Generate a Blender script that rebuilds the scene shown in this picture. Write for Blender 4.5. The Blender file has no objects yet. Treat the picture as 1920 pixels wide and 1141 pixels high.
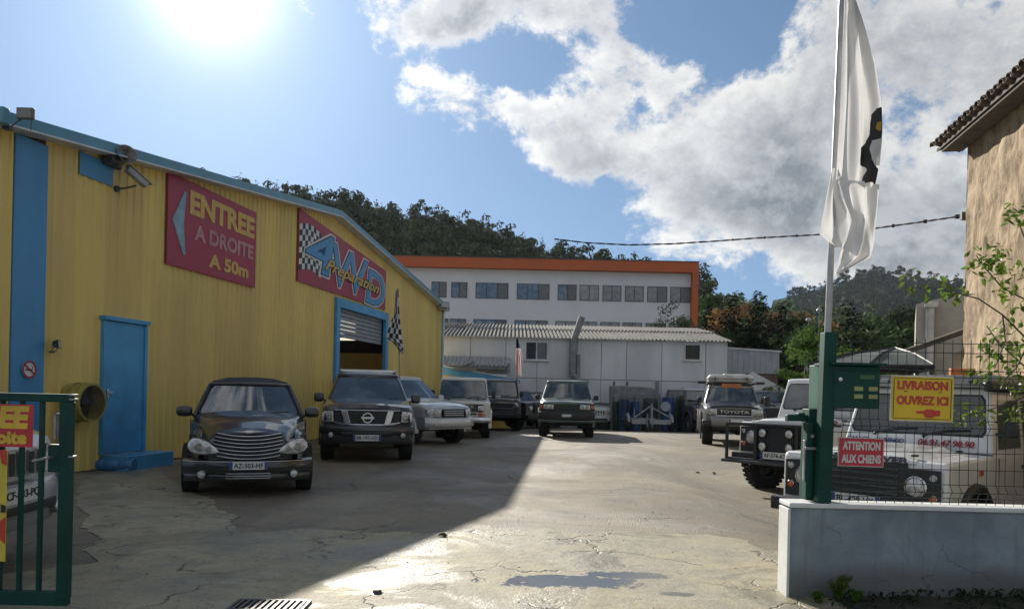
import bpy, bmesh, math, random
from math import sin, cos, pi, radians, sqrt, atan2
from mathutils import Vector, Matrix

SC = bpy.context.scene
COL = SC.collection
random.seed(7)

# ------------------------------------------------------------------ camera
F, CX, CY, ROLL, EYE = 1400.0, 960.0, 733.0, 0.022, 1.45
cam_d = bpy.data.cameras.new('camera'); cam = bpy.data.objects.new('camera', cam_d); COL.objects.link(cam)
cam.location = (0, 0, EYE); cam.rotation_euler = (pi / 2, -ROLL, 0)
cam_d.sensor_width = 36; cam_d.lens = F / 1920 * 36; cam_d.shift_y = (CY - 570.5) / 1920
cam_d.clip_start = 0.05; cam_d.clip_end = 6000
SC.camera = cam

# ------------------------------------------------------------------ sun, sky, exposure
SUN_AZ, SUN_EL = radians(-22.5), radians(26.6)          # azimuth measured from +Y towards +X
SUN_DIR = Vector((sin(SUN_AZ) * cos(SUN_EL), cos(SUN_AZ) * cos(SUN_EL), sin(SUN_EL)))
sd = bpy.data.lights.new('sun', 'SUN'); sd.energy = 4.2; sd.angle = radians(0.55); sd.color = (1.0, 0.93, 0.82)
so = bpy.data.objects.new('sun', sd); COL.objects.link(so)
so.rotation_euler = SUN_DIR.to_track_quat('Z', 'Y').to_euler()
SC.view_settings.view_transform = 'Standard'; SC.view_settings.look = 'None'
SC.view_settings.gamma = 1; SC.view_settings.use_curve_mapping = False
SC.view_settings.exposure = 0.95

class NT:
    """small helper to write node graphs as expressions"""
    def __init__(s, tree): s.t = tree; s.n = tree.nodes; s.l = tree.links
    def node(s, typ, ins=None, **props):
        n = s.n.new(typ)
        for k, v in props.items(): setattr(n, k, v)
        for k, v in (ins or {}).items(): s.put(n.inputs[k], v)
        return n
    def put(s, sock, v):
        if hasattr(v, 'is_output'): s.l.new(v, sock)
        else: sock.default_value = v
    def m(s, op, a, b=0.0, c=None, clamp=False):
        n = s.n.new('ShaderNodeMath'); n.operation = op; n.use_clamp = clamp
        s.put(n.inputs[0], a); s.put(n.inputs[1], b)
        if c is not None: s.put(n.inputs[2], c)
        return n.outputs[0]
    def sstep(s, x, lo, hi, a=0.0, b=1.0):
        n = s.node('ShaderNodeMapRange', {'Value': x, 'From Min': lo, 'From Max': hi, 'To Min': a, 'To Max': b}, interpolation_type='SMOOTHSTEP')
        return n.outputs[0]
    def lin(s, x, lo, hi, a=0.0, b=1.0):
        return s.node('ShaderNodeMapRange', {'Value': x, 'From Min': lo, 'From Max': hi, 'To Min': a, 'To Max': b}).outputs[0]
    def noise(s, vec, scale, detail=4.0, rough=0.55, dist=0.0):
        n = s.node('ShaderNodeTexNoise', {'Scale': scale, 'Detail': detail, 'Roughness': rough, 'Distortion': dist})
        if vec is not None: s.l.new(vec, n.inputs['Vector'])
        return n.outputs[0]
    def mix(s, fac, a, b, mode='MIX'):
        n = s.n.new('ShaderNodeMix'); n.data_type = 'RGBA'; n.blend_type = mode
        s.put(n.inputs[0], fac); s.put(n.inputs[6], col4(a)); s.put(n.inputs[7], col4(b))
        return n.outputs[2]

def col4(c):
    if hasattr(c, 'is_output'): return c
    return (c[0], c[1], c[2], 1.0) if len(c) == 3 else c

def make_world():
    w = bpy.data.worlds.new('World'); SC.world = w; w.use_nodes = True
    g = NT(w.node_tree); g.n.clear()
    sky = g.node('ShaderNodeTexSky', sky_type='NISHITA', sun_disc=False, sun_elevation=SUN_EL, sun_rotation=SUN_AZ,
                 altitude=150, air_density=1.0, dust_density=0.7, ozone_density=1.6)
    tc = g.node('ShaderNodeTexCoord').outputs['Generated']
    sep = g.node('ShaderNodeSeparateXYZ', {'Vector': tc}); dx, dy, dz = sep.outputs
    yy = g.m('MAXIMUM', dy, 0.2); s = g.m('DIVIDE', dx, yy); t = g.m('DIVIDE', dz, yy)
    # cloud noise lives in direction space, puffs a little wider than high
    cv = g.node('ShaderNodeVectorMath', {0: tc, 1: (1.0, 1.0, 1.25)}, operation='MULTIPLY').outputs[0]
    cv2 = g.node('ShaderNodeVectorMath', {0: cv, 1: (-0.022, 0.0, 0.028)}, operation='ADD').outputs[0]
    n1 = g.noise(cv, 5.5, 11, 0.64, 0.1); n2 = g.noise(cv2, 5.5, 11, 0.64, 0.1)
    n3 = g.noise(cv, 1.7, 3, 0.5)
    blobs = [(-.12, .400, .10, .040, -.40, .27), (.06, .345, .16, .050, -.36, .36), (-.10, .50, .24, .07, 0, .16), (.0, .43, .05, .02, 0, -.2), (.27, .315, .24, .105, -.15, .40), (.62, .43, .27, .17, .35, .55), (.50, .23, .34, .080, 0, .42),
             (.14, .445, .05, .07, -.3, .27), (.0,.455,.05,.03,0,-.12), (-.09, .49, .060, .045, 0, .34), (.04, .525, .075, .04, 0, .30), (-.24, .51, .10, .04, -.2, .30), (-.17, .465, .05, .03, 0, .2),
             (.24, .430, .07, .04, 0, .25), (.30, .515, .11, .055, .2, -.30), (.07, .215, .16, .045, -.35, -.34), (-.36, .30, .26, .2, 0, -.34), (-.06, .26, .12, .06, -.4, -.30),
             (.80, .30, .25, .2, 0, .3), (.30, .225, .17, .055, -.1, .30), (-.30, .40, .12, .05, 0, -.15), (.21, .185, .04, .02, 0, .12)]
    cov = g.m('MULTIPLY', g.m('SUBTRACT', n3, 0.5), 0.35)
    front = g.sstep(dy, 0.1, 0.35)
    acc = None
    for (s0, t0, rs, rt, an, wt) in blobs:
        a = g.m('SUBTRACT', s, s0); b = g.m('SUBTRACT', t, t0); ca, sa = cos(an), sin(an)
        p = g.m('DIVIDE', g.m('ADD', g.m('MULTIPLY', a, ca), g.m('MULTIPLY', b, sa)), rs)
        q = g.m('DIVIDE', g.m('SUBTRACT', g.m('MULTIPLY', b, ca), g.m('MULTIPLY', a, sa)), rt)
        e = g.m('MULTIPLY', g.m('EXPONENT', g.m('MULTIPLY', g.m('ADD', g.m('MULTIPLY', p, p), g.m('MULTIPLY', q, q)), -1.0)), wt)
        acc = e if acc is None else g.m('ADD', acc, e)
    cov = g.m('ADD', cov, g.m('MULTIPLY', acc, front))
    cov = g.m('ADD', cov, g.m('MULTIPLY', g.m('SUBTRACT', 1.0, front), 0.30))  # extra unseen cloud behind the camera, added to brighten the shaded sides
    dens = g.m('ADD', g.m('SUBTRACT', g.m('MULTIPLY', n1, 2.9), 1.70), cov)
    dens2 = g.m('ADD', g.m('SUBTRACT', g.m('MULTIPLY', n2, 2.9), 1.70), cov)
    alpha = g.sstep(dens, -0.05, 0.20)
    thick = g.sstep(dens, 0.10, 0.62)
    lit = g.lin(g.m('SUBTRACT', dens, dens2), -0.20, 0.20)         # sun-facing flanks are brighter
    sun_d = g.node('ShaderNodeVectorMath', {0: tc, 1: tuple(SUN_DIR)}, operation='DOT_PRODUCT').outputs['Value']
    near = g.m('POWER', g.m('MAXIMUM', sun_d, 0.0), 6.0)
    low = g.m('SUBTRACT', 1.0, g.m('MULTIPLY', g.sstep(n3, .35, .65), .25))
    bright = g.mix(lit, (7.6, 7.9, 8.4), (11.5, 11.5, 11.3)); dark = g.mix(lit, (2.8, 3.25, 3.8), (6.4, 6.8, 7.3))
    cc = g.mix(thick, bright, dark)
    cc = g.node('ShaderNodeVectorMath', {0: cc, 1: cc}, operation='SCALE'); g.put(cc.inputs['Scale'], g.m('MULTIPLY', g.m('ADD', 0.82, g.m('MULTIPLY', near, 0.5)), low))
    lum = g.node('ShaderNodeRGBToBW', {'Color': sky.outputs[0]}).outputs[0]
    flat = g.node('ShaderNodeVectorMath', {0: (.42, .88, 1.62)}, operation='SCALE'); g.put(flat.inputs['Scale'], lum)
    bb = g.mix(0.72, sky.outputs[0], flat.outputs[0])
    bs = g.node('ShaderNodeVectorMath', {0: bb}, operation='SCALE'); g.put(bs.inputs['Scale'], g.m('DIVIDE', 1.15, g.m('ADD', 1.0, g.m('MULTIPLY', lum, 0.13))))
    base = bs.outputs[0]
    out = g.mix(alpha, base, cc.outputs[0])
    # aureole of thin haze round the sun
    c1 = g.m('POWER', g.m('MAXIMUM', sun_d, 0.0), 60.0); c2 = g.m('POWER', g.m('MAXIMUM', sun_d, 0.0), 14.0); c3 = g.m('POWER', g.m('MAXIMUM', sun_d, 0.0), 500.0)
    au = g.m('ADD', g.m('ADD', g.m('MULTIPLY', c1, 1.9), g.m('MULTIPLY', c2, .45)), g.m('MULTIPLY', c3, 9.0))
    av = g.node('ShaderNodeVectorMath', {0: (1.0, .99, .96), }, operation='SCALE'); g.put(av.inputs['Scale'], au)
    fin = g.node('ShaderNodeVectorMath', {0: out, 1: av.outputs[0]}, operation='ADD').outputs[0]
    bg = g.node('ShaderNodeBackground', {'Color': fin, 'Strength': 0.056})
    o = g.node('ShaderNodeOutputWorld'); g.l.new(bg.outputs[0], o.inputs[0])
make_world()

# ------------------------------------------------------------------ picture point -> place
def ray(u, v):
    du, dv = u - CX, v - CY
    return (du * cos(ROLL) + dv * sin(ROLL)) / F, (-du * sin(ROLL) + dv * cos(ROLL)) / F
def at(u, v, Y):
    a, b = ray(u, v); return Vector((a * Y, Y, EYE - b * Y))
def S(t): t = max(0.0, min(1.0, t)); return t * t * (3 - 2 * t)
def gz(x, y):
    dip = -0.25 * S((x - 2.3) / 1.8) * (1 - S((y - 13.5) / 6)) * S((y - 5.0) / 2.0)
    back = -0.33 * S((y - 26) / 12)
    return dip + back
def ground(u, v):
    a, b = ray(u, v); z = 0.0
    for _ in range(25):
        Y = (EYE - z) / b; z = 0.5 * z + 0.5 * gz(a * Y, Y)
    return Vector((a * Y, Y, z))

# ------------------------------------------------------------------ materials
MATS = {}
def mat(name, c, rough=0.6, metal=0.0, var=0.12, vscale=3.0, bump=0.0, bscale=40.0, coat=0.0, spec=0.5, c2=None, stain=0.0, aniso=None, trans=0.0, objrand=0.0):
    if name in MATS: return MATS[name]
    m = bpy.data.materials.new(name); m.use_nodes = True; MATS[name] = m
    g = NT(m.node_tree); b = g.n['Principled BSDF']
    tc = g.node('ShaderNodeTexCoord').outputs['Object']
    if aniso:
        mp = g.node('ShaderNodeMapping', {'Vector': tc, 'Scale': aniso}); tc = mp.outputs[0]
    n = g.noise(tc, vscale, 5, 0.6)
    c2 = c2 or tuple(x * (1 - 2.2 * var) for x in c)
    cc = g.mix(g.sstep(n, 0.3, 0.7), c2, tuple(min(.95, x * (1 + var)) for x in c))
    if stain:
        st = g.sstep(g.noise(tc, vscale * .35, 6, .65), .5, .72)
        cc = g.mix(g.m('MULTIPLY', st, stain), cc, (.09, .08, .065))
    if objrand:
        oi = g.node('ShaderNodeObjectInfo').outputs['Random']
        hs = g.node('ShaderNodeHueSaturation', {'Color': cc, 'Value': g.lin(oi, 0, 1, 1 - objrand, 1 + objrand), 'Hue': g.lin(oi, 0, 1, .5 - objrand * .06, .5 + objrand * .06)})
        cc = hs.outputs[0]
    g.put(b.inputs['Base Color'], cc)
    g.put(b.inputs['Roughness'], g.lin(n, 0.2, 0.8, max(0.02, rough * 0.8), min(1, rough * 1.2)))
    b.inputs['Metallic'].default_value = metal; b.inputs['Specular IOR Level'].default_value = spec
    if coat: b.inputs['Coat Weight'].default_value = coat; b.inputs['Coat Roughness'].default_value = 0.06
    if trans:
        b.inputs['Subsurface Weight'].default_value = 0.0
        tr = g.node('ShaderNodeBsdfTranslucent', {'Color': cc}); mx = g.node('ShaderNodeMixShader', {0: trans, 1: b.outputs[0], 2: tr.outputs[0]})
        g.l.new(mx.outputs[0], g.n['Material Output'].inputs[0])
    if bump:
        bn = g.noise(tc, bscale, 6, 0.6)
        bp = g.node('ShaderNodeBump', {'Height': bn, 'Strength': bump, 'Distance': 0.02}); g.l.new(bp.outputs[0], b.inputs['Normal'])
    return m

def paint(name, c, metal=0.0, rough=0.35, dirt=.25):
    return mat(name, c, rough=rough, metal=metal, var=.05, vscale=1.3, coat=.9 if rough < .5 else .2, bump=.02, bscale=6, stain=dirt)

def car_glass(name='car_glass', c=(.030, .036, .038), alpha=.0):
    if name in MATS: return MATS[name]
    m = bpy.data.materials.new(name); m.use_nodes = True; MATS[name] = m
    g = NT(m.node_tree); b = g.n['Principled BSDF']
    tc = g.node('ShaderNodeTexCoord').outputs['Object']; n = g.noise(tc, 2.2, 4, .6)
    g.put(b.inputs['Base Color'], g.mix(g.sstep(n, .35, .7), c, tuple(x * 3 for x in c)))  # paler patches painted into the glass stand for cloudy sky reflections
    b.inputs['Roughness'].default_value = .06; b.inputs['Specular IOR Level'].default_value = .9
    b.inputs['Coat Weight'].default_value = 1; b.inputs['Coat Roughness'].default_value = .03
    dn = g.noise(tc, 2.0, 2, .5); bp = g.node('ShaderNodeBump', {'Height': dn, 'Strength': .08, 'Distance': .03}); g.l.new(bp.outputs[0], b.inputs['Normal'])
    if alpha:
        tr = g.node('ShaderNodeBsdfTransparent', {'Color': (.75, .82, .8, 1)}); mx = g.node('ShaderNodeMixShader', {0: alpha, 1: b.outputs[0], 2: tr.outputs[0]})
        g.l.new(mx.outputs[0], g.n['Material Output'].inputs[0])
    return m

# ------------------------------------------------------------------ mesh builder
class MB:
    def __init__(s): s.v = []; s.f = []
    def add(s, vs, fs):
        o = len(s.v); s.v += [tuple(p) for p in vs]; s.f += [tuple(i + o for i in f) for f in fs]; return s
    def box(s, c, d, rot=None):
        x, y, z = d[0] / 2, d[1] / 2, d[2] / 2
        vs = [Vector((a, b, e)) for e in (-z, z) for b in (-y, y) for a in (-x, x)]
        if rot is not None: vs = [rot @ p for p in vs]
        c = Vector(c); return s.add([p + c for p in vs], [(0, 2, 3, 1), (4, 5, 7, 6), (0, 1, 5, 4), (2, 6, 7, 3), (0, 4, 6, 2), (1, 3, 7, 5)])
    def cyl(s, a, b, r0, r1=None, n=12, cap=True):
        a, b = Vector(a), Vector(b); r1 = r0 if r1 is None else r1; d = (b - a)
        if d.length < 1e-6: return s
        q = d.to_track_quat('Z', 'Y'); vs = []
        for p, r in ((a, r0), (b, r1)):
            for k in range(n): vs.append(p + q @ Vector((r * cos(2 * pi * k / n), r * sin(2 * pi * k / n), 0)))
        fs = [(k, (k + 1) % n, n + (k + 1) % n, n + k) for k in range(n)]
        if cap: fs += [tuple(range(n))[::-1], tuple(range(n, 2 * n))]
        return s.add(vs, fs)
    def tube(s, pts, r, n=8, r1=None):
        pts = [Vector(p) for p in pts]; N = len(pts); vs = []; up = Vector((0, 0, 1)); last = None
        for i, p in enumerate(pts):
            d = (pts[min(i + 1, N - 1)] - pts[max(i - 1, 0)]).normalized()
            x = (last - d * last.dot(d)) if last is not None else d.orthogonal()
            x.normalize(); last = x; y = d.cross(x); rr = r if r1 is None else r + (r1 - r) * i / (N - 1)
            for k in range(n): vs.append(p + (x * cos(2 * pi * k / n) + y * sin(2 * pi * k / n)) * rr)
        fs = [(i * n + k, i * n + (k + 1) % n, (i + 1) * n + (k + 1) % n, (i + 1) * n + k) for i in range(N - 1) for k in range(n)]
        fs += [tuple(range(n))[::-1], tuple(range((N - 1) * n, N * n))]
        return s.add(vs, fs)
    def grid(s, fn, nu, nv, flip=False):
        vs = [fn(i / nu, j / nv) for j in range(nv + 1) for i in range(nu + 1)]; w = nu + 1
        fs = [(j * w + i, j * w + i + 1, (j + 1) * w + i + 1, (j + 1) * w + i) for j in range(nv) for i in range(nu)]
        if flip: fs = [f[::-1] for f in fs]
        return s.add(vs, fs)
    def prism(s, poly, fn, t0, t1):
        """poly: 2-D outline, fn(p, t) -> 3-D"""
        n = len(poly); vs = [fn(p, t0) for p in poly] + [fn(p, t1) for p in poly]
        return s.add(vs, [tuple(range(n)), tuple(range(n, 2 * n))[::-1]] + [(k, n + k, n + (k + 1) % n, (k + 1) % n) for k in range(n)])
    def lathe(s, prof, c, axis='Y', n=24):
        """prof: (radius, offset along axis) list; closed ends if radius 0"""
        c = Vector(c); vs = []
        for r, h in prof:
            for k in range(n):
                a = 2 * pi * k / n
                p = {'Y': (r * cos(a), h, r * sin(a)), 'X': (h, r * cos(a), r * sin(a)), 'Z': (r * cos(a), r * sin(a), h)}[axis]
                vs.append(c + Vector(p))
        fs = [(i * n + k, i * n + (k + 1) % n, (i + 1) * n + (k + 1) % n, (i + 1) * n + k) for i in range(len(prof) - 1) for k in range(n)]
        return s.add(vs, fs)

def tag(o, label=None, cat=None, group=None, kind=None):
    if label: o['label'] = label
    if cat: o['category'] = cat
    if group: o['group'] = group
    if kind: o['kind'] = kind
    return o
def obj(name, mb, m, parent=None, smooth=35, bevel=0, seg=2, **kw):
    me = bpy.data.meshes.new(name); me.from_pydata(mb.v, [], mb.f)
    bm = bmesh.new(); bm.from_mesh(me); bmesh.ops.recalc_face_normals(bm, faces=bm.faces) if kw.pop('recalc', True) else None
    bm.to_mesh(me); bm.free()
    if smooth:
        me.polygons.foreach_set('use_smooth', [True] * len(me.polygons)); me.set_sharp_from_angle(angle=radians(smooth))
    o = bpy.data.objects.new(name, me); COL.objects.link(o)
    if m: me.materials.append(m)
    if parent: o.parent = parent
    if bevel:
        b = o.modifiers.new('bevel', 'BEVEL'); b.width = bevel; b.segments = seg; b.limit_method = 'ANGLE'; b.angle_limit = radians(40)
    tag(o, **kw); return o
def copy(o, loc=None, rot=None, parent=None, scale=None):
    c = o.copy(); COL.objects.link(c)
    if loc is not None: c.location = loc
    if rot is not None: c.rotation_euler = rot
    if scale is not None: c.scale = scale
    if parent is not None: c.parent = parent
    return c
def thing(name, label, cat, loc=(0, 0, 0), rz=0.0, group=None):
    o = bpy.data.objects.new(name, None); COL.objects.link(o); o.location = loc; o.rotation_euler = (0, 0, rz); o.empty_display_size = .3
    return tag(o, label, cat, group)
def struct(name, mb, m, smooth=35, **kw): return obj(name, mb, m, smooth=smooth, kind='structure', **kw)

def text_mb(s, size, ext=.004, sx=1.0, shear=0.0, bold=0.0, align='CENTER', space=1.0):
    cu = bpy.data.curves.new('lettering', 'FONT'); cu.body = s; cu.size = size; cu.extrude = ext; cu.shear = shear; cu.offset = bold
    cu.align_x = align; cu.align_y = 'CENTER'; cu.resolution_u = 3; cu.space_character = space
    o = bpy.data.objects.new('lettering', cu); COL.objects.link(o)
    dg = bpy.context.evaluated_depsgraph_get(); me = bpy.data.meshes.new_from_object(o.evaluated_get(dg))
    mb = MB(); mb.v = [(v.co.x * sx, -v.co.z, v.co.y) for v in me.vertices]; mb.f = [tuple(p.vertices) for p in me.polygons]
    bpy.data.objects.remove(o); bpy.data.curves.remove(cu); bpy.data.meshes.remove(me)
    return mb
def text(name, s, size, m, parent, loc, rot=(0, 0, 0), fn=None, fit=None, fith=None, **kw):
    lab = {k: kw.pop(k) for k in ('label',) if k in kw}
    mb = text_mb(s, size, **kw)
    if fit:
        a, b = min(p[0] for p in mb.v), max(p[0] for p in mb.v); k = fit / (b - a); mb.v = [((p[0] - (a + b) / 2) * k, p[1], p[2]) for p in mb.v]
    if fith:
        a, b = min(p[2] for p in mb.v), max(p[2] for p in mb.v); k = fith / (b - a); mb.v = [(p[0], p[1], (p[2] - (a + b) / 2) * k) for p in mb.v]
    if fn: mb.v = [fn(p) for p in mb.v]
    o = obj(name, mb, m, parent, smooth=0, **lab); o.location = loc; o.rotation_euler = rot; return o

# ------------------------------------------------------------------ ground materials
def mat_asphalt():
    m = bpy.data.materials.new('asphalt'); m.use_nodes = True; g = NT(m.node_tree); b = g.n['Principled BSDF']
    P = g.node('ShaderNodeTexCoord').outputs['Object']
    big = g.noise(P, .22, 6, .62, .6); mid = g.noise(P, 1.3, 7, .65, .3); fine = g.noise(P, 42, 4, .7)
    st = g.node('ShaderNodeMapping', {'Vector': P, 'Scale': (.8, .25, 1), 'Rotation': (0, 0, .5)}).outputs[0]
    streak = g.noise(st, 1.6, 6, .65, .5)
    c = g.mix(g.sstep(big, .40, .62), (.170, .142, .104), (.270, .225, .155))
    c = g.mix(g.m('MULTIPLY', g.sstep(mid, .45, .7), .65), c, (.115, .110, .100))
    c = g.mix(g.m('MULTIPLY', g.sstep(streak, .52, .72), .55), c, (.31, .275, .21))
    vor = g.node('ShaderNodeTexVoronoi', {'Vector': P, 'Scale': 75}).outputs['Distance']
    c = g.mix(g.sstep(vor, .12, .5, .60, 0), c, (.36, .33, .28))
    c = g.mix(g.m('MULTIPLY', g.sstep(fine, .5, .75), .5), c, (.04, .04, .04))
    # cracks
    wv = g.node('ShaderNodeVectorMath', {0: P, 1: g.node('ShaderNodeTexNoise', {'Vector': P, 'Scale': 1.1, 'Detail': 5}).outputs['Color']}, operation='ADD').outputs[0]
    e = g.node('ShaderNodeTexVoronoi', {'Vector': wv, 'Scale': .45}, feature='DISTANCE_TO_EDGE').outputs['Distance']
    ck = g.m('MULTIPLY', g.sstep(e, .0, .012, 1, 0), g.sstep(g.noise(P, .5, 2), .5, .62))
    c = g.mix(g.m('MULTIPLY', ck, .7), c, (.03, .028, .025))
    g.put(b.inputs['Base Color'], c)
    wet = g.sstep(g.noise(P, .33, 6, .68, .7), .42, .62)
    g.put(b.inputs['Roughness'], g.m('ADD', g.lin(wet, 0, 1, .74, .42), g.m('MULTIPLY', g.m('SUBTRACT', fine, .5), .25)))
    b.inputs['Specular IOR Level'].default_value = .42
    h = g.m('ADD', g.m('ADD', g.m('MULTIPLY', fine, .5), g.m('MULTIPLY', vor, .45)), g.m('SUBTRACT', g.m('MULTIPLY', mid, .6), g.m('MULTIPLY', ck, .8)))
    g.put(b.inputs['Normal'], g.node('ShaderNodeBump', {'Height': h, 'Strength': 1.0, 'Distance': .022}).outputs[0])
    return m
def mat_concrete():
    m = bpy.data.materials.new('old_concrete'); m.use_nodes = True; g = NT(m.node_tree); b = g.n['Principled BSDF']
    P = g.node('ShaderNodeTexCoord').outputs['Object']
    big = g.noise(P, .55, 6, .62, .8); mid = g.noise(P, 3.1, 7, .68, .4); fine = g.noise(P, 60, 4, .7); st = g.node('ShaderNodeMapping', {'Vector': P, 'Scale': (.5, 2.2, 1)}).outputs[0]
    sc = g.noise(st, 2.4, 7, .7, .5)
    c = g.mix(g.sstep(big, .36, .62), (.27, .250, .19), (.36, .315, .195))
    c = g.mix(g.m('MULTIPLY', g.sstep(mid, .42, .68), .6), c, (.185, .175, .14))
    c = g.mix(g.m('MULTIPLY', g.sstep(sc, .55, .68), .45), c, (.42, .40, .33))
    c = g.mix(g.m('MULTIPLY', g.sstep(g.noise(P, 7, 5, .7, 1.2), .60, .68), .75), c, (.055, .05, .04))
    wv = g.node('ShaderNodeVectorMath', {0: P, 1: g.node('ShaderNodeTexNoise', {'Vector': P, 'Scale': 1.6, 'Detail': 6}).outputs['Color']}, operation='ADD').outputs[0]
    e = g.node('ShaderNodeTexVoronoi', {'Vector': wv, 'Scale': .75}, feature='DISTANCE_TO_EDGE').outputs['Distance']
    ck = g.m('MULTIPLY', g.sstep(e, .0, .014, 1, 0), g.sstep(g.noise(P, .8, 2), .44, .56))
    c = g.mix(g.m('MULTIPLY', ck, .85), c, (.03, .028, .02))
    c = g.mix(g.m('MULTIPLY', g.sstep(fine, .50, .70), .5), c, (.08, .072, .052)); vor = g.node('ShaderNodeTexVoronoi', {'Vector': P, 'Scale': 60}).outputs['Distance']; c = g.mix(g.sstep(vor, .10, .40, .38, 0), c, (.50, .47, .40)); c = g.mix(g.m('MULTIPLY', g.sstep(g.noise(P, 1.15, 8, .72, 1.4), .53, .63), .42), c, (.14, .118, .078))
    wet = g.sstep(g.noise(P, .9, 6, .7, .9), .46, .60)
    # standing water: three shallow hollows with ragged outlines
    sp_ = g.node('ShaderNodeSeparateXYZ', {'Vector': P}).outputs; wob = g.m('MULTIPLY', g.m('SUBTRACT', g.noise(P, 5.5, 7, .7, .5), .5), 2.6); pud = None
    for (px_, py_, rx_, ry_) in ((.46, 5.72, .55, .17), (.95, 5.95, .30, .10), (1.25, 5.42, .13, .05)):
        a_ = g.m('DIVIDE', g.m('SUBTRACT', sp_[0], px_), rx_); b_ = g.m('DIVIDE', g.m('SUBTRACT', sp_[1], py_), ry_)
        q_ = g.sstep(g.m('ADD', g.m('SQRT', g.m('ADD', g.m('MULTIPLY', a_, a_), g.m('MULTIPLY', b_, b_))), wob), .98, 1.10, 1, 0); pud = q_ if pud is None else g.m('MAXIMUM', pud, q_)
    c = g.mix(g.m('MULTIPLY', wet, .28), c, (.09, .085, .065)); c = g.mix(g.m('MULTIPLY', pud, .75), c, (.06, .058, .05))
    g.put(b.inputs['Base Color'], c)
    rgh = g.m('ADD', g.lin(wet, 0, 1, .74, .34), g.m('MULTIPLY', g.m('SUBTRACT', fine, .5), .2))
    g.put(b.inputs['Roughness'], g.m('MULTIPLY', rgh, g.lin(pud, 0, 1, 1, .12)))
    h = g.m('ADD', g.m('MULTIPLY', fine, .35), g.m('SUBTRACT', g.m('ADD', g.m('MULTIPLY', mid, .7), g.m('MULTIPLY', g.noise(P, 14, 6, .75, .4), .7)), g.m('MULTIPLY', ck, 1.2)))
    g.put(b.inputs['Normal'], g.node('ShaderNodeBump', {'Height': h, 'Strength': g.lin(pud, 0, 1, .7, .03), 'Distance': .02}).outputs[0])
    return m
M_ASPH, M_CONC = mat_asphalt(), mat_concrete()

# ground: one sheet, dense where seen, reaching the horizon
xs = [-3000, -800, -250, -90, -40, -24, -16] + [-12 + i * .6 for i in range(41)] + [16, 24, 40, 90, 250, 800, 3000]
ys = [-3000, -600, -120, -30, -8] + [i * .6 for i in range(0, 70)] + [45, 50, 60, 75, 95, 130, 200, 400, 900, 3000]
mb = MB(); mb.v = [(x, y, gz(x, y)) for y in ys for x in xs]; w = len(xs)
mb.f = [(j * w + i, j * w + i + 1, (j + 1) * w + i + 1, (j + 1) * w + i) for j in range(len(ys) - 1) for i in range(w - 1)]
struct('ground', mb, M_ASPH, smooth=80)
# old concrete apron between the gates, jagged edge where the asphalt starts
edge_px = [(1490, 1038), (1430, 1030), (1395, 1012), (1330, 1003), (1240, 1000), (1170, 996), (1090, 1000), (1020, 991), (950, 997), (880, 992), (800, 1000), (740, 997), (690, 1000), (640, 994), (560, 992), (500, 996), (452, 1000), (430, 978), (446, 968), (410, 955), (398, 935), (365, 925), (330, 905), (300, 880), (330, 868), (300, 864), (255, 880), (200, 884), (150, 905), (140, 940), (165, 965), (150, 985), (196, 1012), (150, 1030), (190, 1055), (120, 1062), (30, 1075), (-150, 1080)]
mb = MB(); pts = []
rg = random.Random(3)
for i in range(len(edge_px) - 1):
    a, b = ground(*edge_px[i]), ground(*edge_px[i + 1]); n = max(1, int((b - a).length / .12))
    for k in range(n):
        p = a.lerp(b, k / n); j = .035; pts.append((p.x + rg.uniform(-j, j), p.y + rg.uniform(-j, j)))
poly = pts + [(-9, 4.3), (-9, -3), (9, -3), (9, 5.15), (2.6, 5.15)]
mb.v = [(x, y, max(gz(x, y), -.02) + .006) for x, y in poly]; mb.f = [tuple(range(len(poly)))]
bm = bmesh.new(); me = bpy.data.meshes.new('concrete_apron'); me.from_pydata(mb.v, [], mb.f); bm.from_mesh(me); bmesh.ops.triangulate(bm, faces=bm.faces, quad_method='BEAUTY', ngon_method='EAR_CLIP')
bmesh.ops.recalc_face_normals(bm, faces=bm.faces)
for f in bm.faces:
    if f.normal.z < 0: f.normal_flip()
bm.to_mesh(me); bm.free(); o = bpy.data.objects.new('concrete_apron', me); COL.objects.link(o); me.materials.append(M_CONC); o['kind'] = 'structure'
# drain grate
gp = ground(508, 1136); t = thing('drain_grate', 'dark steel drain grate set in the concrete at the bottom edge of the picture', 'drain grate', (gp.x, gp.y - .03, .012))
M_STEEL = mat('worn_steel', (.12, .115, .105), rough=.5, metal=.7, var=.2, vscale=9, bump=.2, bscale=60)
M_BLACK = mat('black_rubber', (.018, .018, .018), rough=.7, var=.1)
mb = MB(); mb.box((0, 0, -.004), (.46, .22, .004)); obj('pit', mb, M_BLACK, t)
mb = MB()
for x in (-.235, .235): mb.box((x, 0, .003), (.02, .25, .016))
for y in (-.115, .115): mb.box((0, y, .003), (.45, .02, .016))
obj('frame', mb, M_STEEL, t, bevel=.002)
mb = MB(); mb.box((0, 0, .004), (.018, .208, .012)); b0 = obj('bar', mb, M_STEEL, t)
for i in range(11):
    o = b0 if i == 0 else copy(b0, parent=t); o.location = (-.205 + i * .041, 0, 0)
gp = ground(707, 1112); mb = MB(); mb.lathe([(0, .02), (.02, .02), (.03, .012), (.034, .0), (.05, -.004)], (gp.x, gp.y, gp.z + .01), 'Z', 14)
obj('ground_bolt', mb, M_STEEL, label='small round metal cap sticking out of the sunlit concrete', cat='bolt')
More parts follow.
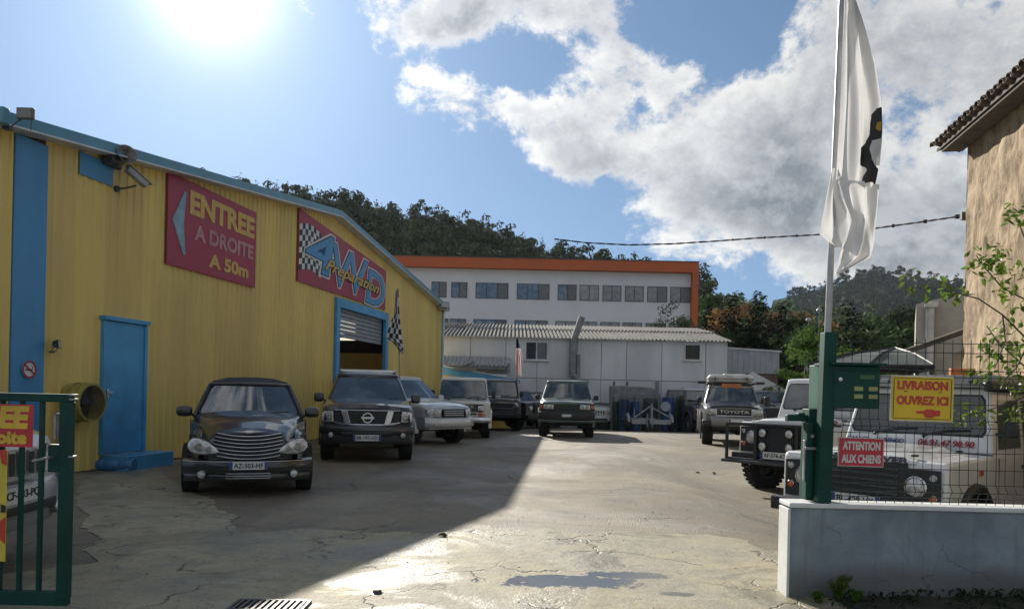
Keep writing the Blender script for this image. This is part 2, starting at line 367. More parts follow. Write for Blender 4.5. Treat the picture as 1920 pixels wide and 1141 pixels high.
for (u, v, lab) in ((1308, 887, 'small dark scrap on the sunlit ground, the left one of two near the black bull bar'), (1338, 888, 'small dark scrap on the sunlit ground, the right one of two near the black bull bar'), (830, 1006, 'small dark clod lying where the concrete meets the asphalt in the shade')):
    p = ground(u, v); mb = MB(); r = random.Random(u)
    mb.grid(lambda a, b: (p.x + (a - .5) * .09, p.y + (b - .5) * .05, gz(p.x, p.y) + .012 + .03 * sin(a * pi) * sin(b * pi) + r.uniform(0, .012)), 4, 3)
    mb.box((p.x + .02, p.y, gz(p.x, p.y) + .012), (.03, .025, .02)); obj('debris', mb, mat('leaf_litter', (.05, .035, .02), rough=.8), label=lab, cat='debris')
# oil spots / loose gravel
mb = MB(); r = random.Random(11)
for i in range(700):
    v = r.uniform(0, 1) ** .7; x = r.uniform(-4.5, 6.5); y = 4.6 + v * 9; z = gz(x, y); s_ = r.uniform(.004, .010)
    mb.box((x, y, z + .008), (s_ * r.uniform(.8, 1.6), s_, s_ * .8), Matrix.Rotation(r.uniform(0, 6), 3, 'Z') @ Matrix.Rotation(r.uniform(-.5, .5), 3, 'X'))
obj('gravel', mb, mat('grit', (.24, .22, .18), rough=.8, var=.2, vscale=2), smooth=0, kind='stuff')

# ------------------------------------------------------------------ yellow workshop hall
D = Vector((.169, .9856, 0)).normalized(); A = Vector((-7.08, 10.53, 0)) - D * .36; HA = atan2(D.y, D.x)
NIN = Vector((-D.y, D.x, 0))
def hw(u, v):
    a, b = ray(u, v)             # p = s*(a,1,-b)+eye on the plane through A along D
    s_ = (A.x * D.y - A.y * D.x) / (a * D.y - D.x)
    p = Vector((a * s_, s_, EYE - b * s_)); return ((p - A).dot(D), p.z)
hall = thing('workshop_hall', 'long yellow corrugated workshop hall with blue corner, blue door and open roller shutter', 'workshop', A, HA)
M_YEL = mat('yellow_cladding', (.72, .53, .155), rough=.5, var=.05, vscale=.9, c2=(.62, .455, .14), stain=.14, aniso=(1.2, 1.2, .25), objrand=.05, bump=.05, bscale=5)
M_BLUE = mat('blue_cladding', (.07, .27, .49), rough=.45, var=.08, vscale=1.2, stain=.2, aniso=(1, 1, .3))
M_BLUED = mat('blue_painted_steel', (.07, .32, .56), rough=.4, var=.08, vscale=2, stain=.25)
M_TEAL = mat('blue_flashing', (.10, .27, .36), rough=.4, var=.08, vscale=2, stain=.2)
M_ROOF = mat('grey_sheet_roof', (.22, .23, .23), rough=.5, var=.1, vscale=1)
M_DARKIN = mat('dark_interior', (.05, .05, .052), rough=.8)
TR, TL = 11.31, 23.39
ZN, ZR, ZF = 4.93, 6.36, 5.03
def ztop(t): return ZN + (ZR - ZN) * t / TR if t < TR else ZR + (ZF - ZR) * (t - TR) / (TL - TR)
td0, td1 = hw(190, 700)[0], hw(262, 700)[0]                     # blue door
zd0, zd1 = .26, hw(192, 600)[1]
tr0, tr1 = hw(624, 640)[0], hw(722, 640)[0]; zr1 = hw(624, 556)[1]   # roller door opening incl. frame
print('hall', td0, td1, zd1, tr0, tr1, zr1, 'sign', hw(308, 340), hw(308, 495), hw(476, 383), hw(473, 540), '4wd', hw(555, 410), hw(554, 528), hw(720, 483), hw(720, 580), 'eave', hw(40, 240), hw(620, 395), hw(828, 565))
def sheet(name, x0, x1, zb, zt, m, parent, fn=lambda s_, d_, z: (s_, d_, z), pitch=.2, dep=.028):
    """ribbed sheet from x0 to x1; zb, zt functions of x"""
    xs_ = []; n = max(1, round((x1 - x0) / pitch)); p = (x1 - x0) / n
    for k in range(n):
        b = x0 + k * p; xs_ += [(b, 0), (b + p * .58, 0), (b + p * .68, -dep), (b + p * .9, -dep)]
    xs_.append((x1 - .002, 0))
    vs = [fn(x, d, zb(x)) for x, d in xs_] + [fn(x, d, zt(x)) for x, d in xs_]; w_ = len(xs_)
    mb = MB(); mb.add(vs, [(i, i + 1, w_ + i + 1, w_ + i) for i in range(w_ - 1)])
    return obj(name, mb, m, parent, smooth=0, recalc=False)
tb0, tb1 = hw(17, 600)[0], hw(79, 600)[0]; print('blue', tb0, tb1)
cuts = sorted({0.0, tb0, tb1, td0, td1, tr0, tr1, TL, TR} | {tb1 + (td0 - tb1) * .5} | {td1 + (tr0 - td1) * k / 11 for k in range(1, 11)} | {tr0 + (tr1 - tr0) * k / 4 for k in range(1, 4)} | {tr1 + (TL - tr1) * k / 7 for k in range(1, 7)})
cuts = [c for i, c in enumerate(cuts) if i == 0 or c - cuts[i - 1] > .05]
for a_, b_ in zip(cuts[:-1], cuts[1:]):
    mid_ = (a_ + b_) / 2
    if tb0 < mid_ < tb1: continue
    base = zd1 if td0 < mid_ < td1 else zr1 if tr0 < mid_ < tr1 else .03
    sheet('cladding_sheet', a_, b_, lambda x, base=base: base, ztop, M_YEL, hall)
# blue corner panel with a flat face, wrapping round the corner
mb = MB(); mb.box(((tb0 + tb1) / 2, -.025, 2.46), (tb1 - tb0, .05, 4.92)); obj('corner_panel', mb, M_BLUE, hall, bevel=.006)
# near side wall (faces the gate)
for k in range(10):
    sheet('cladding_sheet', -12 + k * 1.14, -12 + (k + 1) * 1.14, lambda x: .03, lambda x: 5.0, M_YEL, hall, fn=lambda s_, d_, z: (d_, -s_, z))
def sw(u, v):                # picture ray meets the far cross wall seen through the roller door
    a_, b_ = ray(u, v); q = A + D * TL; s_ = q.dot(D) / (Vector((a_, 1, 0)).dot(D)); p = Vector((a_ * s_, s_, EYE - b_ * s_)); return ((p - q).dot(NIN), p.z)
M_TRANS = bpy.data.materials.new('translucent_sheet'); M_TRANS.use_nodes = True
g = NT(M_TRANS.node_tree); tr_ = g.node('ShaderNodeBsdfTranslucent', {'Color': (.9, .88, .8, 1)}); b = g.n['Principled BSDF']; b.inputs['Base Color'].default_value = (.7, .7, .65, 1)
nz = g.noise(g.node('ShaderNodeTexCoord').outputs['Object'], 2, 3); mx = g.node('ShaderNodeMixShader', {0: g.lin(nz, 0, 1, .8, .95), 1: b.outputs[0], 2: tr_.outputs[0]}); g.l.new(mx.outputs[0], g.n['Material Output'].inputs[0])
def cross(name, y0, y1, z0, z1, m, dt=0.0): mbx = MB(); mbx.box((TL - .04 + dt, (y0 + y1) / 2, (z0 + z1) / 2), (.05, abs(y1 - y0), abs(z1 - z0))); return obj(name, mbx, m, hall)
ya_, yb_ = sw(668, 610)[0], sw(600, 610)[0]; zt1, zb1, zt2, zb3 = sw(645, 600)[1], sw(645, 626)[1], sw(645, 633)[1], sw(645, 638)[1]; zy = sw(690, 662)[1]
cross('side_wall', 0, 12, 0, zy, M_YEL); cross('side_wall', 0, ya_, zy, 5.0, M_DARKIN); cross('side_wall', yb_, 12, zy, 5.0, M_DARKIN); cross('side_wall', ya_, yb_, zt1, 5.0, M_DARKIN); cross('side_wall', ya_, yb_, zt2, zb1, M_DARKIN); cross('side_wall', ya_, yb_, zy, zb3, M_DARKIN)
cross('window_strip', ya_, yb_, zb1, zt1, M_TRANS); cross('window_strip', ya_, yb_, zb3, zt2, M_TRANS)
# inside: far wall with translucent strip lights, slab, dark lining
BW = 12.0
def wallrect(name, t0, t1, z0, z1, m, y=BW): mbx = MB(); mbx.box(((t0 + t1) / 2, y, (z0 + z1) / 2), (t1 - t0, .05, z1 - z0)); return obj(name, mbx, m, hall)
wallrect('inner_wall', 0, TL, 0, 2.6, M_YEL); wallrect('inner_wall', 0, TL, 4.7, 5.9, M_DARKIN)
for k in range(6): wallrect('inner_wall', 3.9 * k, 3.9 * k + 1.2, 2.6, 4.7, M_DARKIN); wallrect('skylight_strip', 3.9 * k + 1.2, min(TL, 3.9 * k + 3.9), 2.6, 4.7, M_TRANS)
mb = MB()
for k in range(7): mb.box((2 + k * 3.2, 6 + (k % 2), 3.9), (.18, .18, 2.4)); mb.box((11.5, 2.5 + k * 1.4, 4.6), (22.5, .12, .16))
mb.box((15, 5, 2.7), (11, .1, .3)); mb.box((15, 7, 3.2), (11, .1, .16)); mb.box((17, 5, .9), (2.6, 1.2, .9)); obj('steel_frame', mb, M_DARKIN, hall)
mb = MB(); mb.box((17.3, 8, 1.0), (4, .6, .9)); obj('workbench', mb, M_BLUED, hall)
# roof
for (t0, z0, t1, z1) in ((-.15, ZN + .08, TR, ZR + .08), (TR, ZR + .08, TL + .20, ZF + .07)):
    mb = MB(); n = 40
    for k in range(n):
        y0, y1 = -.22 + k * (BW + .8) / n, -.22 + (k + 1) * (BW + .8) / n; zz = .03 if k % 2 else 0
        mb.add([(t0, y0, z0 + zz), (t1, y0, z1 + zz), (t1, y1, z1 + zz), (t0, y1, z0 + zz), (t0, y0, z0 + zz - .05), (t1, y0, z1 + zz - .05), (t1, y1, z1 + zz - .05), (t0, y1, z0 + zz - .05)],
               [(0, 1, 2, 3), (7, 6, 5, 4), (0, 4, 5, 1), (3, 2, 6, 7), (0, 3, 7, 4), (1, 5, 6, 2)])
    obj('roof_slope', mb, M_ROOF, hall, smooth=0)
    mb = MB(); ys_ = (-.27, -.225)
    mb.prism([(t0, z0 + .045), (t1, z1 + .045), (t1, z1 - .12), (t0, z0 - .12)], lambda p, y: (p[0], y, p[1]), -.285, -.225); obj('verge_board', mb, M_TEAL, hall)
    mb = MB(); mb.prism([(t0, z0 - .12), (t1, z1 - .12), (t1, z1 - .145), (t0, z0 - .145)], lambda p, y: (p[0], y, p[1]), -.31, -.002); obj('verge_trim', mb, mat('white_trim', (.62, .64, .65), rough=.4), hall)
mb = MB(); mb.box((-.31, 5.8, ZN - .02), (.12, 12.6, .22)); obj('eaves_gutter', mb, M_TEAL, hall, bevel=.02)
mb = MB(); mb.tube([(TL + .06, -.06, ZF - .05), (TL + .06, -.06, .1)], .05); obj('downpipe', mb, mat('white_trim', (.62, .64, .65)), hall)
mb = MB(); mb.box((TL + .0, -.02, ZF / 2), (.16, .09, ZF)); obj('corner_trim', mb, mat('pale_blue_trim', (.25, .38, .48)), hall)
# blue door with step
mb = MB(); mb.box(((td0 + td1) / 2, -.045, (zd0 + zd1) / 2), (td1 - td0, .05, zd1 - zd0)); dr = obj('door', mb, M_BLUED, hall, bevel=.006)
mb = MB(); mb.box((td0 + .11, -.10, 1.28), (.12, .03, .03)); mb.box((td0 + .06, -.08, 1.26), (.05, .03, .16)); obj('handle', mb, mat('chrome', (.6, .6, .6), rough=.25, metal=1), dr, bevel=.004)
mb = MB(); c_, w_ = (td0 + td1) / 2, td1 - td0
mb.box((c_, -.07, zd1 + .04), (w_ + .18, .13, .07)); mb.box((td0 - .035, -.05, (zd0 + zd1) / 2), (.07, .10, zd1 - zd0)); mb.box((td1 + .035, -.05, (zd0 + zd1) / 2), (.07, .10, zd1 - zd0)); obj('door_frame', mb, M_BLUED, hall, bevel=.006)
mb = MB(); mb.box((c_ + .12, -.28, .12), (w_ + .25, .5, .25)); obj('door_step', mb, M_BLUED, hall, bevel=.012)
# roller door: frame, slats
fw = .28; mb = MB()
mb.box((tr0 + .12, -.06, zr1 / 2), (.24, .12, zr1)); obj('door_frame', mb, M_BLUED, hall, bevel=.006)
mb = MB(); mb.box((tr1 - .12, -.06, zr1 / 2), (.24, .12, zr1)); obj('door_frame', mb, M_BLUED, hall, bevel=.006)
mb = MB(); mb.box(((tr0 + tr1) / 2, -.062, zr1 - .13), (tr1 - tr0 - .48, .12, .26)); obj('door_frame', mb, M_BLUED, hall, bevel=.006)
M_SLAT = mat('shutter_grey', (.30, .31, .32), rough=.4, metal=.3, var=.1)
for k in range(7):
    mb = MB(); z = zr1 - .30 - k * .125; mb.box(((tr0 + tr1) / 2, .06, z), (tr1 - tr0 - .5, .03, .112)); obj('shutter_slat', mb, M_SLAT, hall, bevel=.012)
# blue patch behind the loudspeaker
tb, zb_ = hw(165, 318); mb = MB(); mb.box((tb + .15, -.035, zb_ + .05), (.75, .012, .36)); obj('blue_patch', mb, M_BLUE, hall)

# ---- signs on the hall
M_RED = mat('sign_red', (.36, .028, .060), rough=.45, var=.06, vscale=1, stain=.12)
M_SYEL = mat('sign_yellow', (.62, .40, .09), rough=.5, var=.06); M_SBLU = mat('sign_blue', (.06, .27, .50), rough=.45, var=.08); M_WHITE = mat('sign_white', (.66, .66, .64), rough=.5, var=.05); M_INK = mat('ink_black', (.015, .016, .02), rough=.5); M_SLB = mat('sign_pale_blue', (.24, .38, .45), rough=.5)
def onhall(name, lab, cat, t, z, y=-.05): 
    o = thing(name, lab, cat); o.location = A + D * t + NIN * y + Vector((0, 0, z)); o.rotation_euler = (0, 0, HA); return o
s0, s1 = hw(308, 420)[0], hw(475, 460)[0]; z0, z1 = (hw(308, 495)[1] + hw(475, 540)[1]) / 2, (hw(308, 338)[1] + hw(475, 383)[1]) / 2
e = onhall('entrance_sign', 'large red sign on the yellow wall reading ENTREE A DROITE A 50m with arrow', 'sign', (s0 + s1) / 2, (z0 + z1) / 2); W_, H_ = s1 - s0, z1 - z0
mb = MB(); mb.box((0, 0, 0), (W_, .03, H_)); obj('panel', mb, M_RED, e, bevel=.004)
text('lettering', 'ENTREE', .66, M_SYEL, e, (W_ * .09, -.022, H_ * .27), bold=.030, fit=W_ * .76, fith=H_ * .27); text('lettering', 'A DROITE', .46, mat('sign_pink', (.50, .25, .27)), e, (W_ * .11, -.022, -H_ * .05), bold=.018, fit=W_ * .70, fith=H_ * .19)
text('lettering', 'A 50m', .46, M_SYEL, e, (W_ * .16, -.022, -H_ * .32), bold=.018, fit=W_ * .48, fith=H_ * .17)
mb = MB(); mb.prism([(-W_ * .46, 0), (-W_ * .345, H_ * .36), (-W_ * .33, H_ * .34), (-W_ * .35, 0), (-W_ * .33, -H_ * .34), (-W_ * .345, -H_ * .36)], lambda p, y: (p[0], y, p[1]), -.028, -.014); obj('arrow', mb, M_SLB, e, smooth=0)

s0, s1 = hw(555, 470)[0], hw(720, 530)[0]; z0, z1 = (hw(554, 528)[1] + hw(720, 580)[1]) / 2, (hw(554, 410)[1]+ hw(720, 486)[1]) / 2
e = onhall('logo_sign', 'red sign over the roller shutter with a large blue 4WD and yellow script lettering', 'sign', (s0 + s1) / 2, (z0 + z1) / 2); W_, H_ = s1 - s0, z1 - z0
mb = MB(); mb.prism([(-W_ / 2, -H_ / 2), (W_ / 2, -H_ / 2), (W_ / 2, H_ / 2 - .32), (-W_ / 2, H_ / 2 + .22)], lambda p, y: (p[0], y, p[1]), -.015, .015); obj('panel', mb, M_RED, e, bevel=.004)
mb = MB(); mb2 = MB()
fl = lambda a, b: (-W_ * .495 + a * W_ * .20 , -.02 - .002 * sin(a * 9), -H_ * .33 + b * H_ * .72 + .12 * sin(a * 3.2))
mb.grid(lambda a, b: fl(a, b), 8, 8)
obj('flag_patch', mb, M_WHITE, e, smooth=0)
for i in range(8):
    for j in range(8):
        if (i + j) % 2 == 0:
            q = [fl(i / 8, j / 8), fl((i + 1) / 8, j / 8), fl((i + 1) / 8, (j + 1) / 8), fl(i / 8, (j + 1) / 8)]; mb2.add([(p[0], p[1] - .004, p[2]) for p in q], [(0, 1, 2, 3)])
obj('checker_print', mb2, M_INK, e, smooth=0)
for i, (ch, x, z, w_, h_) in enumerate((('4', -W_ * .30, .16, W_ * .29, H_ * .70), ('W', W_ * .02, -.04, W_ * .42, H_ * .70), ('D', W_ * .345, -.26, W_ * .26, H_ * .66))):
    for nm, mt_, ds, y_ in (('lettering_outline', M_WHITE, .13, -.028), ('lettering_shadow', M_INK, .05, -.034), ('lettering', M_SBLU, .0, -.040)):
        text(nm, ch, 1.5, mt_, e, (x, y_, z), (0, .03, 0), bold=.012 + ds * .42, shear=.12, fit=w_ + ds * 1.6, fith=h_ + ds * 1.1)
text('script_outline', 'Preparation', .66, M_INK, e, (W_ * .06, -.050, -.22), (0, .03, 0), bold=.030, shear=.5, fit=W_ * .66, fith=.47)
text('script', 'Preparation', .66, M_SYEL, e, (W_ * .06, -.058, -.22), (0, .03, 0), bold=.010, shear=.5, fit=W_ * .65, fith=.44)

# no smoking disc
t_, z_ = hw(46, 692); e = onhall('no_smoking_sign', 'round no smoking sign on the blue corner of the hall', 'sign', t_, z_, -.075); R_ = .125
mb = MB(); mb.lathe([(0, -.003), (R_, -.003), (R_, .003)], (0, 0, 0), n=28); obj('disc', mb, M_WHITE, e)
mb = MB(); mb.lathe([(R_, -.005), (R_, -.009), (R_ * .80, -.009), (R_ * .80, -.005)], (0, 0, 0), n=28); mb.box((0, -.0125, 0), (R_ * 1.7, .004, .02), Matrix.Rotation(radians(38), 3, 'Y')); obj('red_ring', mb, mat('signal_red', (.45, .02, .02)), e)
mb = MB(); mb.box((-.01, -.007, -.005), (R_ * 1.05, .004, .018)); mb.box((R_ * .45, -.007, .03), (.01, .004, .03)); obj('cigarette', mb, M_INK, e)

# fan duct: yellow drum with dark mouth on the wall
M_DY = mat('faded_yellow', (.36, .29, .06), rough=.5, var=.15, vscale=4, stain=.4); M_GREY = mat('dark_grey_metal', (.075, .08, .085), rough=.5, metal=.4, var=.2)
t_, z_ = hw(131, 753); e = onhall('fan', 'round yellow industrial fan with dark mouth mounted beside the blue door', 'fan', t_ - .0, z_, -.05); R_ = .36; e.scale = (.80, .80, .80)
mb = MB(); mb.lathe([(R_ * .93, 0), (R_, 0), (R_, -.10), (R_ * 1.07, -.10), (R_ * 1.07, -.14), (R_, -.14), (R_, -.28), (R_ * 1.07, -.28), (R_ * 1.07, -.32), (R_, -.32), (R_, -.42), (R_ * 1.05, -.44), (R_ * .93, -.44), (R_ * .9, -.06), (0, -.06)], (0, 0, 0), n=36); obj('drum', mb, M_DY, e)
mb = MB(); mb.lathe([(0, -.16), (.09, -.16), (.09, -.28), (0, -.30)], (0, 0, 0), n=16)
for k in range(5):
    a = k * 2 * pi / 5; mb.add([(.08 * cos(a), -.22, .08 * sin(a)), (.30 * cos(a), -.24, .30 * sin(a)), (.30 * cos(a + .8), -.16, .30 * sin(a + .8)), (.08 * cos(a + .9), -.18, .08 * sin(a + .9))], [(0, 1, 2, 3)])
obj('fan_blades', mb, M_GREY, e)
for k in range(9):
    if k == 0: mb = MB(); mb.tube([(cos(x * pi / 14) * .04 , -.445, sin(x * pi / 14) * .04) for x in range(29)], .004, 5)
    else: R2 = .04 * (k + 1) - .01; mb.tube([(cos(x * pi / 14) * R2 * .93, -.445, sin(x * pi / 14) * R2 * .93) for x in range(29)], .0035, 5)
for k in range(4): a = k * pi / 4; mb.cyl((.33 * cos(a), -.446, .33 * sin(a)), (-.33 * cos(a), -.446, -.33 * sin(a)), .005, n=6)
obj('guard', mb, M_GREY, e)

# floodlights, cameras, loudspeaker
M_LENS = mat('lamp_glass', (.30, .31, .32), rough=.1, coat=1, var=.3, vscale=30); M_GALV = mat('galvanised_steel', (.32, .33, .34), rough=.45, metal=.7, var=.15, vscale=6)
def floodlight(lab, loc, rz, s_=1.0, tilt=-.35, grp=None):
    e = thing('floodlight', lab, 'floodlight', loc, rz); R = Matrix.Rotation(tilt, 3, 'X')
    def T(mb): mb.v = [tuple((R @ Vector(p)) * s_) for p in mb.v]; return mb
    mb = MB(); mb.add([(-.16, -.05, -.11), (.16, -.05, -.11), (.16, -.05, .11), (-.16, -.05, .11), (-.10, .07, -.07), (.10, .07, -.07), (.10, .07, .07), (-.10, .07, .07)], [(0, 1, 2, 3), (7, 6, 5, 4), (0, 4, 5, 1), (2, 6, 7, 3), (1, 5, 6, 2), (0, 3, 7, 4)])
    for k in range(5): mb.box((-.08 + k * .04, .075, 0), (.008, .03, .12))
    obj('housing', T(mb), M_GREY, e, bevel=.006)
    mb = MB(); mb.box((0, -.054, 0), (.29, .006, .19)); obj('glass', T(mb), M_LENS, e)
    mb = MB(); mb.tube([(-.175, 0, 0), (-.18, .06, -.14), (-.10, .10, -.17), (.10, .10, -.17), (.18, .06, -.14), (.175, 0, 0)], .009, 6); mb.v = [(p[0] * s_, p[1] * s_, p[2] * s_) for p in mb.v]
    mb.box((0, .12 * s_, -.19 * s_), (.06 * s_, .12 * s_, .04 * s_)); obj('bracket', mb, M_GREY, e); return e
# on the roof corner, on two struts
p = at(48, 213, 10.0); e = thing('floodlight', 'small grey floodlight panel on struts above the left corner of the hall roof', 'floodlight', p)
mb = MB(); mb.box((0, 0, 0), (.22, .06, .15)); obj('housing', mb, mat('brown_grey', (.16, .15, .13), var=.2), e, bevel=.01)
mb = MB(); mb.box((0, -.033, 0), (.19, .006, .12)); obj('glass', mb, mat('dull_glass', (.2, .19, .17), rough=.3), e)
mb = MB(); mb.tube([(-.06, .02, -.07), (-.12, .02, -.10), (-.22, .02, -.19)], .008, 6); mb.box((-.25, .02, -.19), (.10, .08, .05)); obj('strut', mb, M_GREY, e)
mb = MB(); mb.cyl((.07, .02, -.07), (.06, .02, -.22), .006); obj('strut', mb, M_GREY, e)
t_, z_ = hw(205, 300); e = onhall('loudspeaker', 'weathered horn loudspeaker and lamp cluster under the roof edge beside the wall camera', 'loudspeaker', t_, z_, -.24); e.scale = (.8, .8, .8)
mb = MB(); mb.lathe([(.20, -.26), (.19, -.26), (.11, -.12), (.07, .02), (.08, .05), (.08, .15), (0, .15)], (0, 0, 0), n=20); mb.v = [tuple(Matrix.Rotation(-.55, 3, 'Z') @ Matrix.Rotation(-.3, 3, 'X') @ Vector(p)) for p in mb.v]; obj('horn', mb, mat('weathered_grey', (.24, .235, .21), var=.25, vscale=7), e)
mb = MB(); mb.box((-.22, .08, -.03), (.22, .24, .22)); mb.box((-.05, .2, -.1), (.5, .10, .12)); mb.cyl((-.2, -.05, -.05), (-.2, .1, -.05), .08); obj('housing', mb, M_GREY, e, bevel=.02)
def camera_box(lab, t, z, s_=1):
    e = onhall('security_camera', lab, 'security camera', t, z, -.03)
    mb = MB(); mb.lathe([(0, 0), (.05, 0), (.05, -.05), (0, -.05)], (0, 0, -.16)); mb.tube([(0, -.03, -.16), (.02, -.16, -.15), (.12, -.30, -.08)], .016, 8); obj('bracket', mb, M_GREY, e)
    R = Matrix.Rotation(-.25, 3, 'Z') @ Matrix.Rotation(.45, 3, 'Y'); mb = MB(); mb.box((.02, -.34, 0), (.42, .11, .10)); mb.v = [tuple(R @ (Vector(p) - Vector((.05, -.34, 0))) + Vector((.10, -.34, .03))) for p in mb.v]; b_ = obj('body', mb, mat('camera_grey', (.34, .35, .34), rough=.4), e, bevel=.015)
    mb = MB(); mb.box((.04, -.34, .065), (.50, .14, .012)); mb.v = [tuple(R @ (Vector(p) - Vector((.05, -.34, 0))) + Vector((.10, -.34, .03))) for p in mb.v]; obj('sun_shield', mb, mat('camera_grey', (.34, .35, .34)), e, bevel=.004)
t_, z_ = hw(214, 336); camera_box('long grey security camera on a bracket left of the ENTREE sign', t_, z_)
t_, z_ = hw(818, 572); floodlight('small floodlight at the far right corner of the yellow hall under the eaves', A + D * (t_ + .0) + NIN * -.35 + Vector((0, 0, z_)), .35, 1.35)
t_, z_ = hw(90, 645); floodlight('dark lamp fixed to the hall wall between the blue corner and the yellow drum fan', A + D * t_ + NIN * -.16 + Vector((0, 0, z_)), HA + .5, .62, -.1)
# blue drum lying on the ground by the step
p = ground(210, 884); e = thing('blue_drum', 'blue plastic pipe barrel lying on the ground at the foot of the blue door step', 'barrel', (p.x - .1, p.y + .2, .10), 0)
mb = MB(); mb.lathe([(0, -.36), (.10, -.36), (.115, -.33), (.115, -.12), (.105, -.10), (.115, -.08), (.115, .12), (.105, .14), (.115, .16), (.115, .33), (.10, .36), (0, .36)], (0, 0, 0), 'X', 20); obj('body', mb, mat('blue_plastic', (.05, .17, .36), rough=.45), e)
mb = MB(); mb.lathe([(0, -.39), (.035, -.39), (.035, -.35)], (0, 0, .04), 'X', 12); obj('cap', mb, M_INK, e)
# water pipe by the gate side of the wall
t_, z_ = hw(100, 800); mb = MB(); mb.tube([(0, -.06, -.9), (0, -.06, .22), (.02, -.06, .26), (.10, -.06, .27), (.16, -.06, .26), (.18, -.06, .1)], .016, 8); e = onhall('water_pipe', 'thin upright water pipe with tap on the yellow wall behind the green gate post', 'pipe', t_, z_, -.02)
obj('pipe', mb, M_GALV, e); mb = MB(); mb.box((.18, -.06, .07), (.04, .09, .05)); mb.cyl((.18, -.06, .1), (.18, -.06, .14), .02); obj('tap', mb, mat('brass', (.4, .3, .1), metal=.8, rough=.4), e)

# blue edged lean-to beyond the hall
p0 = at(826, 690, 34.2); p1 = at(965, 717, 37.0)
e = thing('lean_to', 'low lean-to behind the hall with a sloping blue edged roof and yellow wall', 'lean-to', (p0.x, p0.y, gz(p0.x, 34)))
w_ = 3.4; h0, h1 = p0.z - gz(0, 34), 1.95 - gz(0, 36) - .1
mb = MB(); mb.box((w_ / 2, .1, (h1) / 2), (w_, .08, h1)); mb.prism([(0, h1), (w_, h1), (0, h0 - .1)], lambda p, y: (p[0], y, p[1]), .06, .14); obj('wall', mb, M_YEL, e)
mb = MB(); mb.prism([(-.1, h0 + .12), (w_ + .25, h1 + .06), (w_ + .25, h1 - .10), (-.1, h0 - .28)], lambda p, y: (p[0], y, p[1]), -.12, 0.02); obj('roof_edge', mb, M_BLUE, e)
mb = MB(); mb.prism([(-.1, h0 + .16), (w_ + .25, h1 + .10), (w_ + .25, h1 + .06), (-.1, h0 + .12)], lambda p, y: (p[0], y, p[1]), -.14, 3.2); obj('roof', mb, mat('white_trim', (.62, .64, .65)), e)

# ------------------------------------------------------------------ vehicles
M_GLASS = car_glass(); M_TYRE = mat('tyre_rubber', (.022, .022, .023), rough=.75, var=.25, vscale=12, bump=.2, bscale=40)
M_RIM = mat('alloy', (.34, .35, .36), rough=.35, metal=.9, var=.15); M_CHROME = mat('chrome', (.6, .6, .6), rough=.25, metal=1)
M_PLAS = mat('black_plastic', (.022, .023, .024), rough=.55, var=.15, vscale=6); M_LAMP = mat('headlamp_lens', (.62, .63, .61), rough=.15, metal=.1, coat=1, var=.25, vscale=16, bump=.3, bscale=35)
M_AMB = mat('amber_lens', (.50, .10, .015), rough=.2, coat=1); M_REDL = mat('red_lens', (.40, .02, .015), rough=.2, coat=1)
M_PLATE = mat('plate_white', (.62, .63, .60), rough=.35, var=.06); M_PBLUE = mat('plate_blue', (.03, .07, .22), rough=.4)
M_SEAT = mat('seat_fabric', (.05, .05, .055), rough=.9)

def interp(pts, x):
    if x <= pts[0][0]: return pts[0][1]
    for (a, b), (c, d) in zip(pts, pts[1:]):
        if x <= c: return b + (d - b) * (x - a) / (c - a) if c > a else d
    return pts[-1][1]

